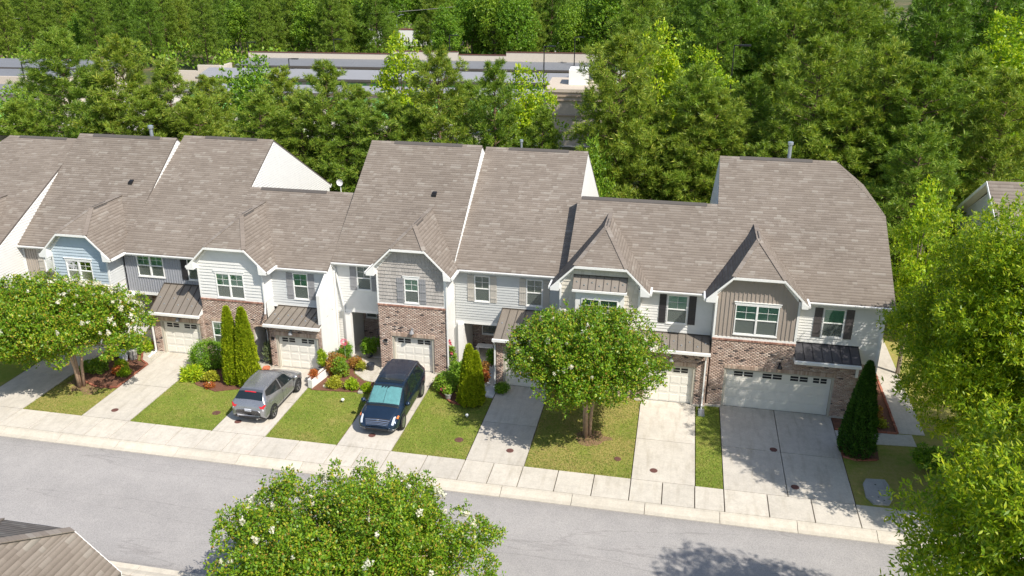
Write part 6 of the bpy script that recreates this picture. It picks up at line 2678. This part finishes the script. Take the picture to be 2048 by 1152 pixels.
def build_van(t, lf, P, body):
    ws = [(7.1, 4.12), (8.0, 4.15), (8.0, 7.85), (7.1, 7.88)]
    P('windshield_band', CARGLASS, ws, .008, nu=6, nv=18)
    sh = MB()
    n = 14
    # folded sunshade behind the glass: two halves with pleats
    for half in (0, 1):
        va, vb = (4.45, 5.97) if half == 0 else (6.0, 7.5)
        for i in range(n // 2):
            a = va + (vb - va) * i / (n // 2)
            b = va + (vb - va) * (i + 1) / (n // 2)
            lf.patch(sh, [(7.2 + (.10 if (i in (5, 6) and half == 0) or (i in (0,) and half == 1) else 0), a), (7.88, a), (7.88, b), (7.2, b)], .012 + .006 * (i % 2), nu=4, nv=1)
    sh.build('sunshade', SHADE, t)
    P('windshield', glass('van_windshield', (.80, .90, .90), .10, .92), ws, .028, nu=6, nv=18)
    P('sunroof', CARGLASS, [(6.15, 4.95), (6.95, 4.95), (6.95, 7.05), (6.15, 7.05)], .010, nu=4, nv=12)
    P('rear_window', CARGLASS, [(2.1, 4.2), (2.8, 4.25), (2.8, 7.75), (2.1, 7.8)], .010, nu=4, nv=12)
    for sd in (1, -1):
        P('side_window', CARGLASS, [(6.45, 3.10), (7.75, 3.12), (7.2, 3.86), (6.45, 3.90)], .008, sd, nu=8, nv=5)
        P('side_window', CARGLASS, [(5.1, 3.10), (6.35, 3.10), (6.35, 3.90), (5.1, 3.92)], .008, sd, nu=8, nv=5)
        P('side_window', CARGLASS, [(2.95, 3.12), (5.0, 3.10), (5.0, 3.92), (3.3, 3.90)], .008, sd, nu=10, nv=5)
        P('headlight', CLEARL, [(9.35, 3.55), (10.9, 3.1), (10.95, 3.45), (9.55, 3.82)], .012, sd, nu=8, nv=6)
        P('turn_signal', AMBER, [(9.1, 3.05), (9.55, 3.0), (9.6, 3.35), (9.15, 3.35)], .016, sd, nu=3, nv=3)
        P('fog_lamp', CLEARL, [(10.5, 1.2), (11.3, 1.2), (11.3, 1.7), (10.6, 1.75)], .014, sd, nu=4, nv=3)
        P('tail_light', REDL, [(.9, 2.9), (2.2, 2.95), (2.4, 3.8), (1.1, 3.8)], .012, sd, nu=5, nv=4)
        P('sill_trim', CARBLACK, [(3.9, .2), (8.3, .2), (8.3, .8), (3.9, .8)], .006, sd, nu=12, nv=2)
        for u in (5.05, 6.4, 7.75):
            P('door_seam', CARBLACK, [(u, .9), (u + .03, .9), (u + .03, 3.08), (u, 3.08)], .004, sd, nu=1, nv=8)
        P('slide_track', CARBLACK, [(3.1, 2.82), (5.0, 2.82), (5.0, 2.88), (3.1, 2.88)], .005, sd, nu=8, nv=1)
        for u in (5.25, 6.6):
            m = MB()
            p = lf.at(u, 2.7)
            m.box(sd * p[0] - .012, sd * p[0] + .022, p[1] - .10, p[1] + .10, p[2] - .02, p[2] + .015)
            m.build('door_handle', paint_blue, t)
        m = MB()
        m.tube([(sd * .70, -1.75, 1.76), (sd * .715, -1.0, 1.79), (sd * .72, -.25, 1.79)], .024, 6)
        m.build('roof_rail', simple('van_rail', (.12, .13, .15), .4, .6), t)
        m = MB()
        m.lathe((sd * 1.10, 1.12, 1.0), [(.03, 0), (.11, .02), (.13, .10), (.09, .17), (.02, .19)], 10)
        m.box(min(sd * .95, sd * 1.06), max(sd * .95, sd * 1.06), 1.09, 1.15, 1.02, 1.07)
        m.build('door_mirror', paint_blue, t, smooth=True)
        m = MB()
        m.bar((sd * .10, 1.52, 1.165), (sd * .62, 1.44, 1.17), .02, .02)
        m.build('wiper', CARBLACK, t)
    P('cowl', CARBLACK, [(7.98, 4.2), (8.12, 4.2), (8.12, 7.8), (7.98, 7.8)], .006, nu=2, nv=14)
    # grille and bumper on the nose
    P('grille', CARBLACK, [(10.15, 4.4), (11.6, 3.7), (11.6, 8.3), (10.15, 7.6)], .008, nu=5, nv=16)
    for k in range(4):
        a = 10.3 + k * .33
        m = MB()
        lf.patch(m, [(a, 4.4 - k * .15), (a + .12, 4.38 - k * .15), (a + .12, 7.62 + k * .15), (a, 7.6 + k * .15)], .018, nu=1, nv=14)
        m.build('grille_bar', CHROME, t)
    m = MB()
    m.box(-.52, .52, 2.535, 2.575, .40, .475)
    m.build('lower_intake', CARBLACK, t)
    m = MB()
    m.box(-.74, -.58, 2.42, 2.50, .47, .55)
    m.box(.58, .74, 2.42, 2.50, .47, .55)
    m.build('intake_vent', CARBLACK, t)
    m = MB()
    for rx, rz_ in ((.085, .058), (.035, .055)):
        pts = [(rx * math.cos(a), 2.40 + .0 * a, .80 + rz_ * math.sin(a)) for a in [i * 2 * math.pi / 16 for i in range(17)]]
        m.tube(pts, .009, 5, cap=False)
    pts = [(.065 * math.cos(a), 2.40, .83 + .018 * math.sin(a)) for a in [i * 2 * math.pi / 16 for i in range(17)]]
    m.tube(pts, .009, 5, cap=False)
    m.build('badge', CHROME, t)


paint_blue = carpaint('dark_blue_car_paint', (.016, .033, .064), .4, .2)
vehicle('parked_minivan', 'dark blue minivan parked facing the road with a teal sunshade behind its windshield', 'minivan', (-12.78, 34.9, .02), rad(180 + 1.0), VAN, paint_blue, (1.6, -1.6, .36, .99, ALLOY, 10), build_van)

# ---------------------------------------------------------------- garden plants, pots and ornaments
def conifer(loc, label, H, r, mat, n, L=.10, W=.05, lobes=(1,), seed=5, pw=.58):
    """dense upright evergreen of short flattened sprays over a tapering column"""
    NR = np.random.RandomState(seed)
    t = root('evergreen', loc, label, 'evergreen')
    P, D, N = [], [], []
    V = []
    for (ox, oy, hh, rr) in lobes:
        m = int(n * rr)
        h = NR.rand(m) ** .85
        a = NR.uniform(0, 2 * np.pi, m)
        prof = (1 - h) ** pw * (1.08 - .22 * np.exp(-h * 14)) + .02
        ripple = 1 + .07 * np.sin(a * 7 + 3) + .06 * np.sin(a * 13 + h * 9) + .05 * np.sin(h * 40 + a * 3)
        rad_ = r * rr * prof * ripple * (1 - .30 * NR.rand(m) ** 2.2)
        x = ox * (1 - h * .1) + rad_ * np.cos(a)
        y = oy + rad_ * np.sin(a)
        z = .05 + h * H * hh
        p = np.stack([x, y, z], 1)
        out = np.stack([np.cos(a), np.sin(a), np.full(m, .0)], 1)
        d = unit(out * .55 + np.array([0, 0, 1.0]) + rdir(m, NR) * .55)
        nn = unit(out + rdir(m, NR) * .8)
        V.append(leaf_quads(p, d, nn, L * NR.uniform(.7, 1.4, m), W * NR.uniform(.7, 1.3, m)))
    link('foliage', quads_mesh('foliage', np.concatenate(V), mat), t)
    mb = MB()
    for (ox, oy, hh, rr) in lobes:
        mb.tube([(ox * .3, oy * .3, -.05), (ox, oy, H * hh * .9)], [.07, .01], 6)
        # dark core, inner shade put into its colour, keeps the column from being see-through
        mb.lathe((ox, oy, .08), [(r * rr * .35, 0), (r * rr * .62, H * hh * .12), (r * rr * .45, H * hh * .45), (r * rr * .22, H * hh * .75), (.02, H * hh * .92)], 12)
    b = base_of(t)
    me = bpy.data.meshes.new('stem')
    me.from_pydata(mb.v, [], mb.f)
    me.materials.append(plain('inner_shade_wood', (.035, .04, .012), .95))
    link('stem', me, t)
    return t


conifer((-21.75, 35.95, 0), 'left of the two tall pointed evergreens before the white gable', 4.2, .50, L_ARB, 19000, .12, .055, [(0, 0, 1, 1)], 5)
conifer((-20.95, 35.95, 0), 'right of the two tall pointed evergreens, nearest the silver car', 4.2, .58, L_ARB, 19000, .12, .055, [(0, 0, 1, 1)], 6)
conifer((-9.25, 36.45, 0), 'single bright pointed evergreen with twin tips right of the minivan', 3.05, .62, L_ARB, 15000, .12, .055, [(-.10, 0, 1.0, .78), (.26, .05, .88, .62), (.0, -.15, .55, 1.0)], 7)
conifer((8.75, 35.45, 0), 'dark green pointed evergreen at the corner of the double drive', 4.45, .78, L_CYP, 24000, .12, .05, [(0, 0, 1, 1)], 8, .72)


def shrub(name, loc, label, r, mat, n, L=.09, W=.05, cat='shrub', tight=True, group=None, seed=1, up=.4):
    NR = np.random.RandomState(seed)
    t = root(name, loc, label, cat, group)
    if tight:
        bo = [((0, 0, r[2] * .95), r)]
        V = crown_leaves(bo, n, L, W, sprig=.05, per=3, shell=.86, R=NR, up=up)
    else:
        R = random.Random(seed)
        bo = ellipsoid_boughs((0, 0, r[2] * .9), r, 16, min(r) * .45, R, -.7, .9)
        V = crown_leaves(bo, n, L, W, sprig=.10, per=5, R=NR, up=up)
    V[:, 2] = np.maximum(V[:, 2], .02)
    link('foliage', quads_mesh('foliage', V, mat), t)
    mb = MB()
    for k in range(4):
        a = k * 1.57 + .3
        mb.tube([(0, 0, -.03), (math.cos(a) * r[0] * .5, math.sin(a) * r[1] * .5, r[2])], [.03, .012], 5)
    me = bpy.data.meshes.new('stem')
    me.from_pydata(mb.v, [], mb.f)
    me.materials.append(M['oakbark'])
    link('stem', me, t)
    return t


L_YEL = leaf('golden_leaf', [(0, (.20, .24, .015)), (.6, (.36, .38, .03)), (1, (.50, .48, .05))], .3, .5, .05)
L_RED = leaf('red_leaf', [(0, (.28, .06, .02)), (.6, (.48, .14, .04)), (1, (.50, .28, .06))], .3, .5, .05)
L_ORG = leaf('orange_brown_leaf', [(0, (.20, .10, .02)), (.6, (.36, .17, .04)), (1, (.44, .30, .05))], .3, .5, .05)
L_PINK = leaf('pink_petals', [(0, (.50, .05, .10)), (1, (.75, .18, .25))], .3, .5, .05)
L_GREYG = leaf('grey_green_leaf', [(0, (.10, .14, .07)), (1, (.26, .32, .16))], .3, .5, .05)

shrub('round_shrub', (-23.95, 37.35, 0), 'clipped dome of dark green boxwood under the brick front left of the twin evergreens', (.92, .78, .72), L_BOX, 13000, .07, .04, seed=2)
shrub('round_shrub', (-10.75, 37.35, 0), 'clipped ball shrub left of the single bright evergreen', (.55, .5, .50), L_BOX, 6000, .07, .04, seed=3)
shrub('round_shrub', (-7.98, 37.75, 0), 'small rounded shrub at the foot of the downspout by the shaded drive', (.34, .3, .30), L_BOX, 2600, .07, .04, seed=4, tight=False)
shrub('flowering_shrub', (-16.9, 37.9, 0), 'loose orange-green shrub in the bed beside the white planter box', (.62, .55, .55), L_ORG, 4200, .09, .05, tight=False, seed=5)
shrub('flowering_shrub', (-16.75, 37.75, 0), 'light green bush mixed with the orange-green shrub in the same bed', (.5, .5, .62), L_MID, 3600, .09, .05, tight=False, seed=15)
shrub('golden_shrub', (-16.55, 36.55, 0), 'golden ball shrub at the front of the bed, left one', (.36, .33, .30), L_YEL, 2400, .08, .05, tight=False, seed=6)
shrub('golden_shrub', (-15.55, 36.55, 0), 'golden-green shrub at the front of the bed, middle one', (.40, .33, .28), L_LIME, 2400, .08, .05, tight=False, seed=7)
shrub('golden_shrub', (-14.75, 36.45, 0), 'small bright green shrub at the bed corner, nearest the minivan', (.24, .22, .24), L_LIME, 1300, .08, .05, tight=False, seed=8)
shrub('border_plant', (-16.2, 38.9, 0), 'reddish brown plant in the bed below the white porch post', (.42, .4, .30), L_ORG, 1800, .09, .04, tight=False, seed=9)
shrub('border_plant', (-15.85, 38.55, 0), 'yellow flowering pot plant at the edge of the walk', (.26, .22, .26), L_YEL, 1000, .08, .05, tight=False, seed=10)
shrub('fern', (-24.1, 35.95, 0), 'spreading light green fern in front of the clipped dome', (.62, .45, .32), L_LIME, 1500, .26, .06, tight=False, seed=11, up=.2)
shrub('border_plant', (-23.1, 35.85, 0), 'pale green leafy plant between the fern and the twin evergreens', (.42, .34, .26), L_YEL, 1300, .12, .07, tight=False, seed=12)
shrub('border_plant', (-22.75, 35.2, 0), 'dark red plant at the front of the bed before the twin evergreens', (.30, .22, .14), L_RED, 500, .09, .05, tight=False, seed=13)
shrub('flowering_shrub', (-10.35, 38.3, 0), 'leafy green plant behind the ball shrub and left of the bright evergreen', (.55, .5, .6), L_MID, 3600, .10, .06, tight=False, seed=14)
shrub('rose_bush', (-11.0, 39.2, .2), 'climbing rose with red blooms beside the brick corner', (.26, .22, .85), L_MID, 1800, .09, .05, tight=False, seed=16)
shrub('red_plant', (-9.0, 38.15, .25), 'red and orange leaved plant by the step right of the bright evergreen', (.26, .26, .30), L_RED, 1100, .10, .06, tight=False, seed=17)
shrub('border_plant', (-9.1, 38.6, .4), 'olive green bush behind the red-leaved plant', (.32, .3, .42), L_ORG, 1500, .09, .05, tight=False, seed=18)
shrub('border_plant', (-9.0, 39.9, .3), 'dark tall plant in the porch of the pale grey townhouse', (.25, .22, .55), L_BOX, 1500, .09, .05, tight=False, seed=19)
shrub('potted_plant', (-10.45, 36.55, .3), 'plant with pink blooms in the grey pot by the brick edging', (.28, .24, .22), L_MID, 1100, .08, .05, tight=False, seed=20)
shrub('border_plant', (-28.5, 36.2, 0), 'lime green plant in the bed under the left flowering tree', (.40, .35, .26), L_LIME, 1600, .09, .05, tight=False, seed=21)
shrub('red_plant', (-28.2, 34.9 + .7, 0), 'orange-red plant at the corner of the brick-edged bed', (.30, .28, .24), L_RED, 1300, .09, .05, tight=False, seed=22)
shrub('border_plant', (-27.85, 35.5, 0), 'yellow-green plant right of the orange-red one', (.34, .3, .24), L_LIME, 1400, .09, .05, tight=False, seed=23)
shrub('border_plant', (-29.1, 37.9, 0), 'dark leafy shrub in the shade behind the two white bins', (.8, .7, .55), L_BOX, 5000, .10, .06, tight=False, seed=24)
shrub('border_plant', (-28.4, 38.4, 0), 'light green plant by the reddish edging near the garage corner', (.42, .36, .28), L_LIME, 1500, .09, .05, tight=False, seed=25)
shrub('red_plant', (-28.15, 38.95, 0), 'dark red plant beside the brick garage corner', (.34, .3, .22), L_RED, 900, .09, .05, tight=False, seed=26)
shrub('border_plant', (-29.6, 35.6, 0), 'low green planting around the trunk side of the brick-edged bed', (.75, .55, .34), L_MID, 3000, .10, .06, tight=False, seed=27)
shrub('potted_plant', (-17.75, 37.9, .25), 'tall light green plant in a pot against the garage corner', (.24, .22, .72), L_LIME, 1500, .10, .05, tight=False, seed=28)
shrub('potted_plant', (-17.72, 36.75, .35), 'orange and red flowers at the head of the white planter box', (.26, .26, .20), L_RED, 900, .08, .05, tight=False, seed=29)
shrub('rose_bush', (-17.15, 39.6, 0), 'light green rose bush at the foot of the white porch post', (.34, .3, .55), L_MID, 2000, .09, .05, tight=False, seed=30)
shrub('border_plant', (-17.5, 38.9, 0), 'thin grey-green plant against the tall white side wall', (.28, .3, .5), L_GREYG, 900, .08, .03, tight=False, seed=31)
shrub('potted_plant', (-15.9, 40.1, .3), 'dark leafy plant group in the porch behind the golden pot plant', (.48, .4, .42), L_BOX, 3200, .11, .06, tight=False, seed=32)
shrub('potted_plant', (-15.25, 40.6, .3), 'dark plant in the porch nearest the brick corner', (.30, .3, .45), L_BOX, 1800, .11, .06, tight=False, seed=33)
shrub('border_plant', (9.9 + .3, 38.6, 0), 'orange-brown plant in the narrow bed right of the dark evergreen', (.28, .35, .38), L_ORG, 1200, .10, .05, tight=False, seed=34)
shrub('border_plant', (10.35, 38.0, 0), 'yellow-green plant at the corner of the narrow side bed', (.24, .24, .20), L_YEL, 700, .09, .05, tight=False, seed=35)
shrub('border_plant', (-20.95, 38.3, 0), 'spiky pale plant in the shaded entry right of the twin evergreens', (.22, .2, .7), L_GREYG, 900, .14, .04, tight=False, seed=36)
shrub('border_plant', (11.6, 34.6, 0), 'dark shrub in the shade under the large oak', (.7, .6, .6), L_BOX, 4200, .10, .06, tight=False, seed=37)


def pot(x, y, z, r, hgt, mat, label, cat='plant pot', group=None):
    mb = MB()
    mb.lathe((x, y, z), [(r * .7, 0), (r * .95, hgt * .8), (r * 1.08, hgt * .82), (r * 1.08, hgt), (r * .9, hgt), (r * .85, hgt * .85)], 16)
    return tag(mb.build('plant_pot', mat, base=(x, y, z)), label, cat, group)


TERRA = plain('terracotta', (.48, .16, .08), .8, var=.15)
DPOT = plain('dark_glazed_pot', (.03, .035, .045), .4)
GPOT = plain('grey_pot', (.32, .31, .29), .8)
pot(-10.45, 36.5, .03, .19, .32, GPOT, 'grey pot at the rim of the curved brick edging')
pot(-20.8, 37.15, .02, .20, .20, TERRA, 'terracotta pot nearest the twin evergreens, front one')
pot(-20.75, 37.5, .02, .19, .22, TERRA, 'terracotta pot behind the front one, by the entry walk')
pot(-17.75, 37.9, .02, .20, .30, GPOT, 'pot below the tall plant at the garage corner')
pot(-15.85, 38.55, .02, .18, .24, DPOT, 'dark pot under the yellow flowering plant')
pot(-15.35, 38.75, .02, .21, .36, DPOT, 'black pot between the porch and the walk')
pot(-15.9, 40.05, .12, .24, .30, DPOT, 'dark pot under the porch plant group')
pot(-15.25, 40.6, .12, .22, .32, DPOT, 'dark pot nearest the brick corner in the porch')
pot(-9.0, 38.15, .05, .18, .30, 'white', 'white pot under the red-leaved plant')
for (x, y, lb) in ((-28.93, 37.05, 'white lidded bin on the left, beside the brick-edged drive'), (-28.55, 37.35, 'greyer bin standing just right of the white bin')):
    t = root('storage_bin', (x, y, 0), lb, 'bin')
    mb = MB()
    mb.lathe((x, y, 0), [(.19, .02), (.24, .50), (.26, .50), (.26, .55)], 16)
    mb.build('body', plain('bin_plastic', (.60, .64, .68), .5) if x < -28.7 else GPOT, t)
    mb = MB()
    mb.lathe((x, y, .552), [(.27, 0), (.27, .04), (.2, .07), (.03, .08)], 16)
    mb.build('lid', 'white' if x < -28.7 else GPOT, t)
# white planter box lying along the bed edge
t = root('planter_box', (-17.45, 36.95, 0), 'long white planter box angled along the bed next to the drive', 'planter box')
mb = MB()
for a, b, w, h0, h1 in (((-17.58, 36.15, 0), (-17.28, 37.75, 0), .05, .03, .48), ((-17.80, 36.22, 0), (-17.50, 37.80, 0), .05, .03, .48)):
    mb.prism([(a[0], a[1], h0), (b[0], b[1], h0), (b[0], b[1], h1), (a[0], a[1], h1)], (-.035, .006, 0))
mb.build('long_side', 'white', t)
mb = MB()
mb.prism([(-17.80, 36.18, .03), (-17.56, 36.12, .03), (-17.56, 36.12, .48), (-17.80, 36.18, .48)], (.006, .035, 0))
mb.prism([(-17.52, 37.76, .03), (-17.28, 37.70, .03), (-17.28, 37.70, .48), (-17.52, 37.76, .48)], (.006, .035, 0))
mb.build('end_panel', 'white', t)
mb = MB()
mb.prism([(-17.78, 36.2, .35), (-17.58, 36.16, .35), (-17.30, 37.72, .35), (-17.50, 37.76, .35)], (0, 0, .03))
mb.build('soil', 'mulch', t)
# stepping stone and pink pinwheel
mb = MB()
mb.lathe((-16.95, 36.5, .03), [(.19, 0), (.19, .04), (.17, .05)], 12)
tag(mb.build('stepping_stone', 'walk', base=(-16.95, 36.5, 0)), 'round pale stone in the mulch beside the planter box', 'stone')
mb = MB()
mb.box(-15.1, -14.85, 36.1, 36.5, .03, .12)
tag(mb.build('paver_block', 'walk', base=(-15, 36.3, 0)), 'grey paver block at the edge of the bed by the minivan', 'paver')
t = root('garden_pinwheel', (-17.0, 39.3, 0), 'pink round garden ornament on a stake before the white porch post', 'garden ornament')
mb = MB()
mb.tube([(-17.0, 39.3, 0), (-17.0, 39.3, 1.15)], .012, 6)
mb.build('stake', 'pipe', t)
mb = MB()
for k in range(10):
    a = k * .628
    c = Vector((-17.0, 39.27, 1.25))
    p = c + Vector((math.cos(a) * .06, 0, math.sin(a) * .06))
    q = c + Vector((math.cos(a) * .19, -.02, math.sin(a) * .19))
    s_ = Vector((-math.sin(a), 0, math.cos(a))) * .05
    mb.add([p, q - s_, q + s_ * .6 + Vector((0, -.03, 0))], [(0, 1, 2)])
    r_ = c + Vector((math.cos(a + .628) * .2, 0, math.sin(a + .628) * .2))
    mb.bar(c + Vector((math.cos(a) * .2, 0, math.sin(a) * .2)), r_, .02, .02)
mb.build('wheel', simple('pink_plastic', (.75, .16, .25), .4), t)
# red rose blooms and porch table
blm = quads_mesh('bloom', leaf_quads(rdir(16, RS) * .03, rdir(16, RS), rdir(16, RS), np.full(16, .07), np.full(16, .07)), L_PINK)
for k, (x, y, z) in enumerate([(-11.1, 39.05, 1.65), (-10.95, 39.0, 1.85), (-11.12, 39.1, 1.4), (-10.9, 39.0, 1.3), (-11.0, 39.0, 2.0), (-17.2, 39.4, .9), (-17.0, 39.5, 1.05), (-10.6, 36.5, .6), (-10.75, 36.5, .5)]):
    o = link('rose_bloom', blm, None, (x, y, z))
    o.scale = (1.3, 1.3, 1.3)
    tag(o, ['red rose bloom on the climbing rose by the brick corner', 'pink bloom by the foot of the white porch post', 'pink bloom over the grey pot'][0 if k < 5 else 1 if k < 7 else 2], 'flower', 'rose blooms' if k < 5 else 'porch post blooms' if k < 7 else 'pot blooms')
t = root('porch_table', (-9.5, 41.2, .12), 'small white table in the dark porch of the pale grey townhouse', 'table')
mb = MB()
mb.box(-10.1, -9.2, 41.0, 41.45, .80, .84)
mb.build('table_top', 'white', t)
for x in (-10.05, -9.25):
    for y in (41.05, 41.4):
        mb = MB()
        mb.tube([(x, y, .12), (x, y, .80)], .02, 6)
        mb.build('leg', 'white', t)
